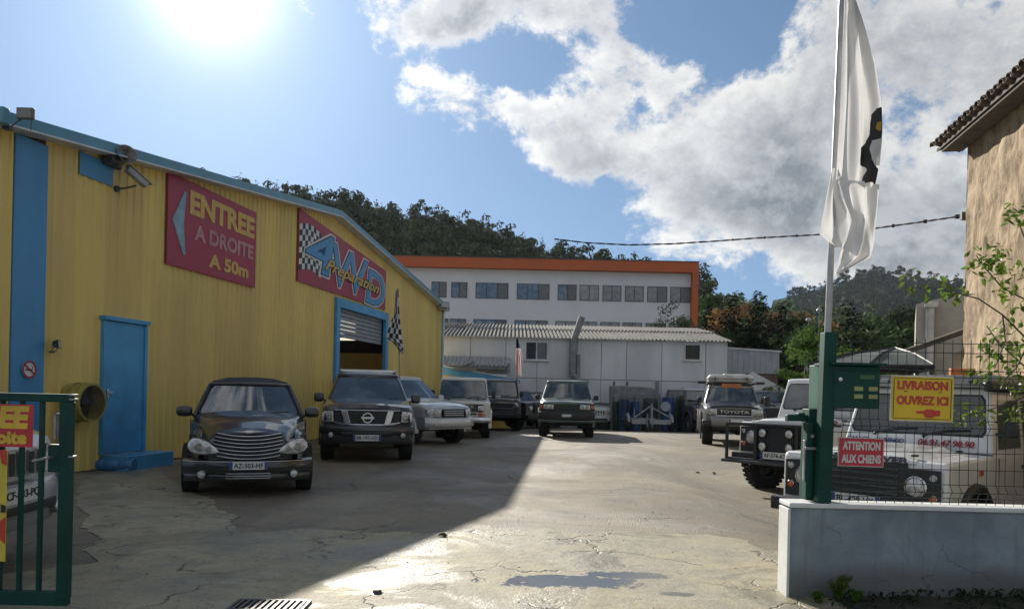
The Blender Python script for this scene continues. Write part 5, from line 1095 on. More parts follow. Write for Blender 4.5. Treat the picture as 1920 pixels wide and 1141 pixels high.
# ------------------------------------------------------------------ hills
M_HILL = mat('scrub_hillside', (.045, .055, .028), rough=.95, var=.3, vscale=.06, c2=(.075, .065, .035), bump=.6, bscale=.5)
def hill(name, prof, Y0, Y1, foot_v, drop, m, sink=0, nu=90, seed=0, foot_z=None):
    """prof: skyline picks (u, v); ridge stands at Y1, foot at Y0"""
    r = random.Random(seed); mb = MB(); nv = 14; us = [prof[0][0] + (prof[-1][0] - prof[0][0]) * i / nu for i in range(nu + 1)]
    for j in range(nv + 4):
        t = j / nv; Y = Y0 + (Y1 - Y0) * t
        for u in us:
            top = at(u, interp(prof, u), Y1); x = at(u, CY, Y0).x * (1 - t) + top.x * t if t <= 1 else top.x * (1 + (t - 1) * .3)
            zt = top.z - drop; zf = foot_z if foot_z is not None else 0
            z = zf + (zt - zf) * (t ** .85 if t <= 1 else 1 - (t - 1) * 1.2) + sin(u * .05 + j) * .012 * zt
            mb.v.append((x, Y, z))
    w = nu + 1; mb.f = [(j * w + i, j * w + i + 1, (j + 1) * w + i + 1, (j + 1) * w + i) for j in range(nv + 3) for i in range(nu)]
    return struct(name, mb, m, smooth=80), (lambda u, t: (lambda top: Vector((at(u, CY, Y0).x * (1 - t) + top.x * t, Y0 + (Y1 - Y0) * t, (foot_z or 0) + (top.z - drop - (foot_z or 0)) * t ** .85)))(at(u, interp(prof, u), Y1)))
P1 = [(-300, 300), (200, 285), (340, 318), (400, 331), (500, 345), (560, 354), (620, 366), (700, 384), (800, 396), (900, 420), (960, 440), (1050, 461), (1120, 478), (1190, 492), (1320, 512), (1400, 530), (1520, 560)]
h1, s1f = hill('left_hill', P1, 96, 185, 0, 4.8, M_HILL, seed=1)
P2 = [(1240, 505), (1310, 513), (1350, 521), (1400, 530), (1450, 538), (1500, 549), (1560, 552), (1620, 548), (1700, 552), (1800, 545), (2000, 540), (2300, 520)]
h2, s2f = hill('wooded_slope', P2, 88, 150, 0, 9.5, M_HILL, seed=2)
M_FAR = mat('far_scrub', (.030, .058, .034), rough=.95, var=.3, vscale=.012, c2=(.016, .028, .018), spec=.02)
P3 = [(1450, 556), (1520, 545), (1560, 530), (1600, 516), (1630, 511), (1650, 508), (1680, 512), (1710, 518), (1760, 527), (1820, 533), (1900, 545), (2000, 548)]
h3, s3f = hill('far_hill', P3, 520, 950, 0, 3.0, M_FAR, seed=3, nu=120)
r = random.Random(8)
e = thing('hilltop_ruin', 'tiny ruined fort on the crest of the distant hill on the right', 'ruin', at(1649, 511, 950)); mb = MB()
mb.box((0, 0, 1), (13, 6, 5)); obj('wall', mb, mat('ruin_stone', (.2, .2, .18)), e); mb = MB(); mb.box((-4, 0, 4.5), (3, 5, 5)); obj('tower', mb, mat('ruin_stone', (.2, .2, .18)), e)

# ------------------------------------------------------------------ trees
def foliage(name, c, c2, rough=.85, trans=.25, orand=.25): return mat(name, c, rough=rough, var=.2, vscale=1.6, c2=c2, trans=trans, objrand=orand, spec=.08)
M_PINE = foliage('pine_needles', (.085, .105, .055), (.042, .058, .034), trans=.12); M_CYP = foliage('cypress_green', (.016, .028, .014), (.009, .018, .010), trans=.05, orand=.1)
M_OAK = foliage('oak_green', (.055, .085, .030), (.025, .045, .018), trans=.2); M_AUT = foliage('autumn_leaves', (.30, .165, .075), (.17, .10, .05), trans=.25); M_LIME = foliage('light_green_leaves', (.10, .15, .035), (.05, .085, .022), trans=.3)
M_BARK = mat('bark', (.09, .07, .05), rough=.9, var=.25, vscale=6, bump=.6, bscale=25)
def leaves(mb, blobs, n, size, rg_, flat=.55):
    tot = sum(b[3] * b[4] * b[5] for b in blobs)
    for (x, y, z, a, b, c) in blobs:
        for _ in range(max(4, int(n * a * b * c / tot))):
            while True:
                p = Vector((rg_.uniform(-1, 1), rg_.uniform(-1, 1), rg_.uniform(-1, 1)))
                if .25 < p.length < 1: break
            q = Vector((x + p.x * a, y + p.y * b, z + p.z * c)); s_ = size * rg_.uniform(.6, 1.35)
            nrm = (p.normalized() + Vector((rg_.uniform(-1, 1), rg_.uniform(-1, 1), rg_.uniform(-.6, 1.2))) * .9).normalized(); t = nrm.orthogonal().normalized(); t.rotate(Matrix.Rotation(rg_.uniform(0, 6.28), 3, nrm)); u = nrm.cross(t)
            o = len(mb.v); mb.v += [tuple(q - t * s_), tuple(q + u * s_ * .45), tuple(q + t * s_), tuple(q - u * s_ * .45 + nrm * s_ * .2)]; mb.f.append((o, o + 1, o + 2, o + 3))
def pine_proto(seed, H=7.0, conical=False):
    rg_ = random.Random(seed); mb = MB(); bl = []
    if conical:
        for k in range(9): t = k / 8; bl.append((rg_.uniform(-.2, .2), rg_.uniform(-.2, .2), H * (.22 + .72 * t), 1.9 * (1 - t) + .35, 1.9 * (1 - t) + .35, H * .09))
    else:
        for k in range(11): a = rg_.uniform(0, 6.28); t = rg_.uniform(0, 1); rr = (1 - t * .7) * 1.6; bl.append((rr * cos(a) * .8, rr * sin(a) * .8, H * (.45 + .5 * t), rg_.uniform(.7, 1.3), rg_.uniform(.7, 1.3), rg_.uniform(.45, .8)))
    leaves(mb, bl, 520, .30, rg_); return mb
def trunk_mb(H, r0, rg_, lean=.2):
    mb = MB(); mb.tube([(0, 0, -.5), (lean * .3, .05, H * .35), (lean, 0, H * .7), (lean * .8, .1, H * .93)], r0, 6, r0 * .25)
    for k in range(5): a = rg_.uniform(0, 6.28); z = H * rg_.uniform(.4, .75); mb.tube([(lean * .8, 0, z), (lean * .8 + cos(a) * H * .12, sin(a) * H * .12, z + H * .08), (cos(a) * H * .2, sin(a) * H * .2, z + H * .15)], r0 * .35, 4, r0 * .1)
    return mb
protos = {}
def tree_kind(key, crown_mb, trunk, mc):
    me = bpy.data.meshes.new('crown'); me.from_pydata(crown_mb.v, [], crown_mb.f); me.materials.append(mc)
    mt = bpy.data.meshes.new('trunk'); mt.from_pydata(trunk.v, [], trunk.f); mt.materials.append(M_BARK); mt.polygons.foreach_set('use_smooth', [True] * len(mt.polygons)); protos[key] = (me, mt)
def tree(key, name, label, loc, s_=1.0, rz=0.0, group=None, cat='tree', sx=1.0):
    e = thing(name, label, cat, loc, rz, group); e.scale = (s_ * sx, s_ * sx, s_)
    for nm, me in (('crown', protos[key][0]), ('trunk', protos[key][1])): o = bpy.data.objects.new(nm, me); COL.objects.link(o); o.parent = e
    return e
rp = random.Random(21)
for k in range(4): tree_kind('pine%d' % k, pine_proto(k + 1), trunk_mb(7, .16, rp), M_PINE)
for k in range(2): tree_kind('fir%d' % k, pine_proto(k + 31, 8, True), trunk_mb(7, .15, rp, .05), M_PINE)
mb = MB(); rg_ = random.Random(5); leaves(mb, [(0, 0, 1 + k * .95, .9 * sin(pi * min(1, (k + 1.6) / 12.5)) ** .7 + .12, .9 * sin(pi * min(1, (k + 1.6) / 12.5)) ** .7 + .12, .75) for k in range(11)], 1500, .17, rg_); tree_kind('cypress', mb, trunk_mb(9, .16, rp, 0), M_CYP)
def round_proto(seed, n=900, H=6, R=2.2, size=.22):
    rg_ = random.Random(seed); mb = MB(); bl = []
    for k in range(14): a = rg_.uniform(0, 6.28); t = rg_.uniform(0, 1); rr = R * rg_.uniform(.2, .8) * sin(pi * (.15 + .75 * t)); bl.append((rr * cos(a), rr * sin(a), H * (.35 + .6 * t), rg_.uniform(.35, .55) * R * .8, rg_.uniform(.35, .55) * R * .8, rg_.uniform(.25, .4) * R * .8))
    leaves(mb, bl, n, size, rg_); return mb
for k in range(2): tree_kind('oak%d' % k, round_proto(k + 50), trunk_mb(4.5, .18, rp), M_OAK); tree_kind('autumn%d' % k, round_proto(k + 60), trunk_mb(4.5, .15, rp), M_AUT); tree_kind('lime%d' % k, round_proto(k + 70, 1500, size=.15), trunk_mb(4.5, .13, rp), M_LIME)

def mass(name, spots, m, tri_per=150, size=.42, kinds=('pine',)):
    """far wood that reads as one mass: one joined object"""
    rg_ = random.Random(99); bases = []
    for k in range(5):
        b = MB(); bl = []
        for q in range(7): a = rg_.uniform(0, 6.28); t = rg_.uniform(0, 1); rr = (1 - t * .6) * 1.7; bl.append((rr * cos(a) * .7, rr * sin(a) * .7, 1.2 + 5.6 * t, rg_.uniform(.9, 1.5), rg_.uniform(.9, 1.5), rg_.uniform(.6, 1.0)))
        leaves(b, bl, tri_per, size, rg_); bases.append(b)
    mb = MB(); V = mb.v; Fc = mb.f
    for (x, y, z, s_) in spots:
        b = rg_.choice(bases); a = rg_.uniform(0, 6.28); ca, sa = cos(a) * s_, sin(a) * s_; o = len(V)
        V.extend([(x + p[0] * ca - p[1] * sa, y + p[0] * sa + p[1] * ca, z + p[2] * s_) for p in b.v]); Fc.extend([tuple(i + o for i in f) for f in b.f])
    return obj(name, mb, m, smooth=0, recalc=False, kind='stuff')
rg_ = random.Random(31); sp1 = []
# wood covering the left hill
for _ in range(950):
    u = rg_.uniform(120, 1330); t = rg_.uniform(.12, .97) ** .8; p = s1f(u, t); sp1.append((p.x, p.y, p.z - .5, rg_.uniform(.75, 1.25)))
mass('hill_wood', sp1, M_PINE)
sp2 = []
for _ in range(620):
    u = rg_.uniform(1280, 2050); t = rg_.uniform(.0, .97); p = s2f(u, t); sp2.append((p.x, p.y, p.z - .5, rg_.uniform(.7, 1.2)))
mass('slope_wood', sp2, foliage('mixed_wood', (.10, .135, .065), (.055, .08, .042), trans=.15))
sp3 = []
for _ in range(900):
    u = rg_.uniform(1480, 1960); t = rg_.uniform(.2, 1.0); p = s3f(u, t); sp3.append((p.x, p.y, p.z - 2, rg_.uniform(1.3, 2.4)))
mass('far_wood', sp3, M_FAR, 60, .8)
# individual trees: skyline pines on the left hill
kinds = ['pine0', 'pine1', 'pine3', 'fir0', 'fir1', 'fir0', 'fir1']
u = 345
while u < 1240:
    t = rg_.uniform(.94, 1.02); p = s1f(u, min(1, t)); tree(rg_.choice(kinds), 'pine_tree', 'dark pine standing on the skyline of the wooded hill behind the yellow hall', p - Vector((0, 0, .6)), rg_.uniform(.5, .92), rg_.uniform(0, 6), 'pines along the left hill skyline'); u += rg_.uniform(5.5, 11)
u = 1312
while u < 1560:
    t = rg_.uniform(.9, 1); p = s2f(u, t); tree(rg_.choice(kinds), 'pine_tree', 'dark pine on the skyline of the slope right of the office block', p - Vector((0, 0, .6)), rg_.uniform(.7, 1.1), rg_.uniform(0, 6), 'pines along the right slope skyline'); u += rg_.uniform(10, 20)
# cypresses, autumn trees, oaks below
for i, (u, v, Y, k) in enumerate(((1328, 572, 80, 1), (1372, 551, 76, 1.15), (1424, 543, 74, 1.25), (1447, 585, 70, .9), (1470, 566, 78, 1.0), (1591, 560, 80, 1.0), (1608, 585, 76, .8))):
    p = at(u, v, Y); h = p.z / 11.2; labs = ['dark cypress nearest the orange fin of the office block', 'dark cypress between two orange autumn trees right of the office block', 'tallest dark cypress, standing above the metal annex', 'short dark cypress right beside the tallest one', 'dark cypress just left of the big white flag pole', 'dark cypress just right of the big flag pole', 'smaller dark cypress second to the right of the flag pole']
    tree('cypress', 'cypress_tree', labs[i], (p.x, p.y, 0), h, i, 'cypresses below the wooded slope', sx=1.55)
for i, (u, v, Y) in enumerate(((1352, 566, 90), (1394, 560, 88), (1455, 574, 92), (1498, 575, 95), (1552, 590, 90))):
    p = at(u, v, Y); labs = ['orange brown autumn tree between the first two cypresses', 'orange brown autumn tree left of the tallest cypress', 'russet autumn tree right of the tallest cypress', 'russet autumn tree behind the streetlamps', 'russet autumn tree behind the big flag pole']
    tree('autumn%d' % (i % 2), 'autumn_tree', labs[i], (p.x, p.y, max(0, p.z - 8.2)), 1.25, i, 'autumn trees on the slope')
for i, (u, v, Y) in enumerate(((1330, 545, 100), (1500, 590, 84), (1640, 588, 84), (1690, 575, 86), (1540, 600, 78), (1400, 600, 78), (1350, 615, 74), (1665, 610, 72), (1460, 620, 70), (1500, 630, 66), (1620, 630, 62), (1700, 640, 60))):
    p = at(u, v, Y); tree('oak%d' % (i % 2), 'broadleaf_tree', 'dark green round broadleaf tree in the wood between office block and brown house', (p.x, p.y, max(0, p.z - 7.5)), 1.25, i, 'broadleaf trees on the slope')
# pine in front of the office block
p = at(1262, 563, 50); tree_kind('bigpine', (lambda mb: (leaves(mb, [(rp.uniform(-1.2, 1.2), rp.uniform(-1, 1), rp.uniform(4.6, 7.9), .55, .55, .42) for _ in range(16)] + [(0, 0, 8.1, .4, .4, .4), (-1.4, 0, 5.5, .5, .5, .4), (1.5, 0, 6, .5, .5, .4)], 1500, .11, rp), mb)[1])(MB()), trunk_mb(8, .14, rp, .1), M_PINE)
tree('bigpine', 'pine_tree', 'open crowned pine rising above the workshop roof in front of the office windows', (p.x, 50, p.z - 8.5), 1.0)
# small green trees by the annex
for i, (u, v, Y, s_, lab) in enumerate(((1506, 612, 34, .78, 'light green leafy tree just left of the big green fence post'), (1585, 640, 30, .66, 'light green bush tree seen through the fence top right of the post'), (1480, 690, 35, .5, 'small light green bush right of the metal annex'), (1650, 655, 33, .6, 'green leafy tree behind the dark gazebo roof'))):
    p = at(u, v, Y); tree('lime%d' % (i % 2), 'leafy_tree', lab, (p.x, p.y, p.z - 6.2 * s_), s_, i * 2)
# street lamps in front of the wood
for u, v, lab in ((1516, 600, 'left one of two thin lamp posts before the dark wood'), (1536, 582, 'right, taller one of two thin lamp posts before the dark wood')):
    p = at(u, v, 45); e = thing('street_lamp', lab, 'lamp post', (p.x, 45, 0)); mb = MB(); mb.cyl((0, 0, 0), (0, 0, p.z), .045, .03, 8); obj('pole', mb, M_GALV, e); mb = MB(); mb.lathe([(0, .16), (.12, .12), (.17, .0), (.12, -.08), (0, -.1)], (0, 0, p.z), 'Z', 12); obj('lantern', mb, M_LENS, e)

# ------------------------------------------------------------------ tent, trailer, scrap behind dark mesh fence
p = at(1411, 696, 36.5); zt = p.z; xa, xb = at(1370, 730, 36.5).x, at(1466, 735, 36.5).x
e = thing('white_marquee', 'pale pointed tent roof behind the roof tent off-roader', 'tent', (p.x, 36.5, gz(5, 36.5))); zg2 = gz(5, 36.5); M_TENT = mat('tent_canvas', (.52, .50, .45), rough=.8, var=.06)
a_, b_ = xa - p.x, xb - p.x; ze = at(1466, 737, 36.5).z - zg2; mb = MB(); mb.add([(a_, -1.5, ze), (b_, -1.5, ze), (b_, 1.8, ze), (a_, 1.8, ze), (0, 0, zt - zg2)], [(0, 1, 4), (1, 2, 4), (2, 3, 4), (3, 0, 4)]); obj('roof', mb, M_TENT, e, smooth=0)
mb = MB(); mb.box(((a_ + b_) / 2, .15, ze / 2), (b_ - a_, 3.3, ze)); obj('side_walls', mb, M_TENT, e)
# boat trailer frame facing the camera
p0 = front_at(1212, 31.5); e = thing('trailer', 'galvanised flat trailer with raised V shaped drawbar and jockey wheel', 'trailer', (p0.x, p0.y, p0.z), 0); Y = p0.y; s_ = Y / F
def tp(u, v, dy=0.0): q = at(u, v, Y); return (q.x - p0.x, dy, q.z - p0.z)
mb = MB(); mb.box(tp(1199, 790), (28 * s_, .08, 9 * s_)); obj('rear_beam', mb, M_GALV, e, bevel=.01); mb = MB(); mb.box(tp(1242, 791), (30 * s_, .08, 9 * s_)); obj('rear_beam', mb, M_GALV, e, bevel=.01)
for u in (1191, 1256): mb = MB(); mb.tube([tp(u, 782, .1), tp(1222, 762, .4), tp(1222, 762, .5)], .035, 6); obj('drawbar', mb, M_GALV, e)
mb = MB(); mb.tube([tp(1222, 800), tp(1222, 755)], .05, 8); obj('winch_post', mb, M_GALV, e); mb = MB(); mb.box(tp(1222, 750), (.42, .3, .05)); mb.box(tp(1222, 754), (.3, .25, .06)); obj('hull_pad', mb, M_GREY, e, bevel=.01)
mb = MB(); mb.box(tp(1222, 789, -.08), (.22, .12, .26)); obj('coupling', mb, M_GALV, e, bevel=.02)
mb = MB(); mb.cyl(tp(1213, 775, -.1), tp(1213, 800, -.1), .03); obj('jockey_stand', mb, M_GALV, e); mb = MB(); q = tp(1213, 805, -.1); mb.lathe([(0, -.04), (.10, -.04), (.10, .04), (0, .04)], q, 'X', 14); obj('jockey_wheel', mb, M_TYRE, e)
for u in (1181, 1263):
    q = tp(u, 792, .5); mb = MB(); mb.lathe([(.12, -.1), (.30, -.1), (.33, -.06), (.33, .06), (.30, .1), (.12, .1)], (q[0], .6, .33), 'X', 24); w_ = obj('wheel', mb, M_TYRE, e); mb = MB(); mb.tube([(q[0], .6 - .4, .40), (q[0], .35, .62), (q[0], .6, .72), (q[0], .85, .62), (q[0], 1.0, .4)], .07, 6); obj('mudguard', mb, M_GALV, e)
for u in (1190, 1257): mb = MB(); mb.tube([tp(u, 788, .1), tp(u, 765, .1)], .02, 6); obj('guide_post', mb, M_GALV, e)
mb = MB()
for u in (1195, 1250): q = tp(u, 791, 0); mb.box((q[0], 1.6, q[2] - .05), (.08, 3.0, .1))
mb.box((0.2, 2.9, .45), (1.6, .1, .1)); obj('side_rails', mb, M_GALV, e, kind='stuff')
# drums and sacks
YB = 34.8; zb0 = gz(2, YB); print('trailer', p0, Y); M_BTARP = mat('blue_tarp', (.02, .05, .14), rough=.5, var=.3, vscale=2.5, bump=.6, bscale=5)
def lump(name, lab, cat, u0, u1, v0, m, dy=0, wob=.06, seed=0):
    a, b = at(u0, v0, YB + dy), at(u1, v0, YB + dy); w = b.x - a.x; h = a.z - zb0; rr = random.Random(seed + int(u0)); mb = MB()
    def fn(i, j):
        t = 2 * pi * i; k = min(1, (1 - j) * 3 + .25); s_ = sin(t * 3 + seed) * wob + rr.uniform(-1, 1) * wob * .4
        return (w / 2 * (cos(t) * (1 + s_)) * (abs(cos(t)) ** -.35 if abs(cos(t)) > .5 else 1.25) * .82 * (.85 + .15 * k), .45 * sin(t) * (1 + s_), h * min(1, j * 1.08) + (0 if j < 1 else 0))
    mb.grid(fn, 24, 9); mb.f.append(tuple(9 * 25 + k for k in range(24))); o = obj(name, mb, m, smooth=50, label=lab, cat=cat); o.location = (a.x + w / 2, YB + dy, zb0); return o
lump('covered_pallet', 'dark blue tarpaulin heap behind the left end of the trailer', 'tarpaulin', 1158, 1182, 748, M_BTARP, seed=1); lump('covered_pallet', 'bright blue tarpaulin heap left of the trailer post', 'tarpaulin', 1180, 1200, 752, mat('bright_blue_tarp', (.03, .09, .28), rough=.5, var=.3, bump=.6, bscale=5), seed=2)
lump('covered_pallet', 'blue tarpaulin heap right of the trailer with a pale disc before it', 'tarpaulin', 1238, 1266, 744, mat('bright_blue_tarp', (.03, .09, .28)), seed=3); lump('covered_pallet', 'dark brown covered stack directly behind the trailer post', 'tarpaulin', 1203, 1236, 746, mat('brown_tarp', (.05, .04, .03), var=.3, bump=.5, bscale=5), seed=4)
lump('covered_pallet', 'dark green covered stack left of the far dark off-roader', 'tarpaulin', 1268, 1306, 748, mat('dark_green_tarp', (.025, .035, .032), var=.3, bump=.5, bscale=5), seed=5); lump('covered_pallet', 'dark covered stack right behind the white SUV', 'tarpaulin', 1148, 1160, 752, mat('dark_green_tarp', (.025, .035, .032)), dy=.6, seed=6)
q = at(1248, 762, 34.1); mb = MB(); mb.lathe([(0, -.02), (.21, -.02), (.23, .01), (0, .02)], q, n=24); obj('pale_disc', mb, mat('pale_disc', (.33, .36, .42), rough=.5), label='pale round disc leaning before the blue tarpaulin right of the trailer', cat='disc')
q = at(1195, 732, 36.5); e = thing('machine_box', 'grey machine housing with rounded shoulder behind the blue tarpaulins', 'machine', (q.x - .1, 36.5, gz(2, 36.5))); hh = at(1190, 723, 36.5).z - gz(2, 36.5)
mb = MB(); mb.prism([(-1.2, 0), (1.15, 0), (1.15, hh - .35), (.7, hh - .05), (-1.2, hh)], lambda p, t: (p[0], t, p[1]), -.4, .6); obj('housing', mb, mat('machine_grey', (.22, .23, .23), rough=.6, var=.15, stain=.3), e, bevel=.04)
for x in (-1.05, -.4): mb = MB(); mb.cyl((x, 0, hh), (x, 0, hh + .2), .04); mb.box((x, 0, hh + .1), (.12, .08, .05)); obj('vent', mb, M_GREY, e)
# wire fence run in front of the scrap
e = thing('yard_fence', 'dark mesh fence in front of the tarpaulins at the back of the yard', 'fence', (at(1150, 740, 34.3).x, 34.3, zb0)); wl_ = at(1310, 740, 34.3).x - at(1150, 740, 34.3).x; hf = 1.55
for k in range(5): mb = MB(); mb.cyl((wl_ * k / 4, 0, 0), (wl_ * k / 4, 0, hf), .03, n=8); obj('post', mb, mat('dark_green_steel', (.012, .045, .035), rough=.5), e)
mb = MB(); [mb.box((wl_ / 2, 0, .1 + k * .2), (wl_, .008, .01)) for k in range(8)]; [mb.box((k * .12, 0, hf / 2), (.008, .008, hf)) for k in range(int(wl_ / .12))]; obj('mesh', mb, mat('dark_green_steel', (.012, .045, .035)), e, smooth=0, kind='stuff')

# ------------------------------------------------------------------ flags on thin poles
def cloth(name, outline_l, outline_r, m, parent, depth, nu=14, nv=26, folds=3, seed=0, off=0.0, amp=.06, u0=0.0, u1=1.0, v0=0.0, v1=1.0):
    """cloth between a left and a right edge (lists of local x,z from top to bottom) with hanging folds"""
    rr = random.Random(seed); ph = [rr.uniform(0, 6.28) for _ in range(4)]
    def edge(pts, t): x = interp([(i / (len(pts) - 1), p[0]) for i, p in enumerate(pts)], t); z = interp([(i / (len(pts) - 1), p[1]) for i, p in enumerate(pts)], t); return x, z
    def fn(a, b):
        a = u0 + (u1 - u0) * a; b = v0 + (v1 - v0) * b
        xl_, zl_ = edge(outline_l, b); xr_, zr_ = edge(outline_r, b); x = xl_ + (xr_ - xl_) * a; z = zl_ + (zr_ - zl_) * a
        y = amp * (sin(a * pi * folds * 2 + ph[0] + b * 2.2) + .5 * sin(a * pi * folds * 3.1 + ph[1] - b * 4)) * min(1, .25 + a * 1.4)
        return (x, depth + y - off, z)
    q = MB(); q.grid(fn, nu, nv); return obj(name, q, m, parent, smooth=70, recalc=False), fn
def mat_cloth(name, c, trans=.35): return mat(name, c, rough=.8, var=.04, vscale=3, trans=trans, bump=.1, bscale=12)
M_CWH, M_CBK, M_CRD, M_CNV = mat_cloth('white_cloth', (.72, .72, .72)), mat_cloth('black_cloth', (.02, .02, .022), .1), mat_cloth('red_cloth', (.42, .03, .06)), mat_cloth('navy_cloth', (.02, .03, .10))
# checkered flag
Yf = 19.5; b0 = ground(750, 835); b0 = Vector((at(751, 720, Yf).x, Yf, 0)); e = thing('checkered_flag', 'black and white checkered flag drooping from a thin pole before the roller door', 'flag', b0)
def L(u, v, Y, o): q = at(u, v, Y); return (q.x - o.x, q.z - o.z)
mb = MB(); t0, t1 = L(750, 720, Yf, b0), L(745, 545, Yf, b0); mb.tube([(0, 0, 0), (t0[0], 0, t0[1]), (t1[0], 0, t1[1])], .018, 8); obj('pole', mb, M_GALV, e)
ol = [L(742, 548, Yf, b0), L(740, 585, Yf, b0), L(733, 605, Yf, b0), L(724, 632, Yf, b0), L(740, 645, Yf, b0), L(751, 660, Yf, b0)]; orr = [L(747, 540, Yf, b0), L(749, 585, Yf, b0), L(751, 610, Yf, b0), L(754, 635, Yf, b0), L(757, 655, Yf, b0), L(756, 664, Yf, b0)]
fo, fn = cloth('cloth', ol, orr, M_CWH, e, -.05, folds=2, seed=3, amp=.05)
for i in range(5):
    for j in range(13):
        if (i + j) % 2 == 0:
            q = MB(); q.grid(lambda a, b: (lambda p: (p[0], p[1] - .007, p[2]))(fn((i + a) / 5, (j + b) / 13)), 2, 2); obj('black_check', q, M_CBK, e, smooth=60, recalc=False)
# stars and stripes flag hanging limp
Yf = 29; b0 = Vector((at(972, 720, Yf).x, Yf, gz(0, 29))); e = thing('striped_flag', 'small red and white striped flag hanging limp on a thin pole before the white workshop', 'flag', b0)
mb = MB(); t1 = L(969, 632, Yf, b0); mb.tube([(0, 0, 0), (t1[0], 0, t1[1])], .02, 8); obj('pole', mb, M_GALV, e)
ol = [L(968, 634, Yf, b0), L(967, 655, Yf, b0), L(967, 680, Yf, b0), L(970, 700, Yf, b0)]; orr = [L(971, 634, Yf, b0), L(976, 655, Yf, b0), L(979, 675, Yf, b0), L(978, 706, Yf, b0)]
fo, fn = cloth('cloth', ol, orr, M_CWH, e, -.05, folds=1.5, seed=5, amp=.04, nu=10)
for k in range(4):
    q = MB(); q.grid(lambda a, b: (lambda p: (p[0], p[1] - .008, p[2]))(fn(min(1, k / 4 + a * .14 + .06 * sin(b * 5)), .32 + b * .68)), 2, 14); obj('red_stripe', q, M_CRD, e, smooth=60, recalc=False)
q = MB(); q.grid(lambda a, b: (lambda p: (p[0], p[1] - .009, p[2]))(fn(a, b * .3)), 6, 6); obj('blue_canton', q, M_CNV, e, smooth=60, recalc=False)

# ------------------------------------------------------------------ low wall, posts and mesh fence on the right
M_RWALL = bpy.data.materials.new('painted_render'); M_RWALL.use_nodes = True; g = NT(M_RWALL.node_tree); b = g.n['Principled BSDF']; P = g.node('ShaderNodeTexCoord').outputs['Object']
n1_ = g.noise(P, 2.2, 7, .68, .5); n2_ = g.noise(P, 30, 5, .7); dr_ = g.noise(g.node('ShaderNodeMapping', {'Vector': P, 'Scale': (7, 7, .5)}).outputs[0], 2.0, 6, .7)
hz2 = g.node('ShaderNodeSeparateXYZ', {'Vector': P}).outputs[2]
c = g.mix(g.sstep(n1_, .35, .65), (.165, .205, .235), (.25, .30, .33)); c = g.mix(g.m('MULTIPLY', g.sstep(dr_, .52, .70), .45), c, (.13, .15, .15)); spl = g.m('MULTIPLY', g.sstep(g.m('ADD', hz2, g.m('MULTIPLY', n1_, -.35)), -.06, .12, 1, 0), .7); c = g.mix(spl, c, (.10, .095, .07))
e_ = g.node('ShaderNodeTexVoronoi', {'Vector': g.node('ShaderNodeVectorMath', {0: P, 1: g.node('ShaderNodeTexNoise', {'Vector': P, 'Scale': 2.5, 'Detail': 6}).outputs['Color']}, operation='ADD').outputs[0], 'Scale': 1.3}, feature='DISTANCE_TO_EDGE').outputs['Distance']
ck = g.m('MULTIPLY', g.sstep(e_, 0, .008, 1, 0), g.sstep(g.noise(P, 1.3, 2), .5, .6)); c = g.mix(g.m('MULTIPLY', ck, .6), c, (.05, .055, .055)); g.put(b.inputs['Base Color'], c); b.inputs['Roughness'].default_value = .75
g.put(b.inputs['Normal'], g.node('ShaderNodeBump', {'Height': g.m('SUBTRACT', g.m('ADD', g.m('MULTIPLY', n2_, .4), n1_), ck), 'Strength': .5, 'Distance': .015}).outputs[0])
M_DGR = mat('post_green_paint', (.004, .050, .036), rough=.6, var=.15, vscale=3, bump=.05, bscale=20, spec=.3)
YF = 5.42; xw0 = at(1483, 942, YF).x; zw = at(1500, 943, YF).z; zwl = zw
e = thing('low_wall', 'low pale blue grey rendered wall under the green mesh fence', 'wall', (xw0, YF, 0), radians(-1.2))
mb = MB(); Lw_ = 5.5; n = 60; rr = random.Random(2)
# body with gently uneven face
def face(a, b):
    return (Lw_ * a, -.003 * sin(a * 40 + b * 7) - .004 * sin(b * 11 + a * 13), (zw - .03) * b)
mb.grid(face, 90, 12); mb.add([(0, 0, 0), (0, .2, 0), (0, .2, zw - .03), (0, 0, zw - .03), (Lw_, .2, 0), (Lw_, .2, zw - .03), (Lw_, 0, zw - .03), (Lw_, 0, 0)], [(0, 1, 2, 3), (1, 4, 5, 2), (3, 2, 5, 6)]); obj('masonry', mb, M_RWALL, e)
mb = MB(); mb.box((Lw_ / 2, .095, zw - .012), (Lw_ + .03, .235, .035)); obj('coping', mb, mat('coping_white', (.62, .63, .62), rough=.7, var=.06, bump=.2, bscale=30), e, bevel=.008, seg=2)
mb = MB(); mb.box((-.012, .09, zw / 2 - .02), (.02, .2, zw - .04)); obj('end_render', mb, mat('coping_white', (.62, .63, .62)), e, bevel=.004)
# steel gate stop just left of the wall end
p = at(1476, 965, 5.75); mb = MB(); mb.box((p.x - .01, 5.75, .33), (.04, .05, .62)); mb.box((p.x - .01, 5.75, .655), (.07, .07, .025)); o = obj('gate_stop', mb, mat('coping_white', (.62, .63, .62)), label='short pale upright stop at the left end of the low wall', cat='post', bevel=.006)
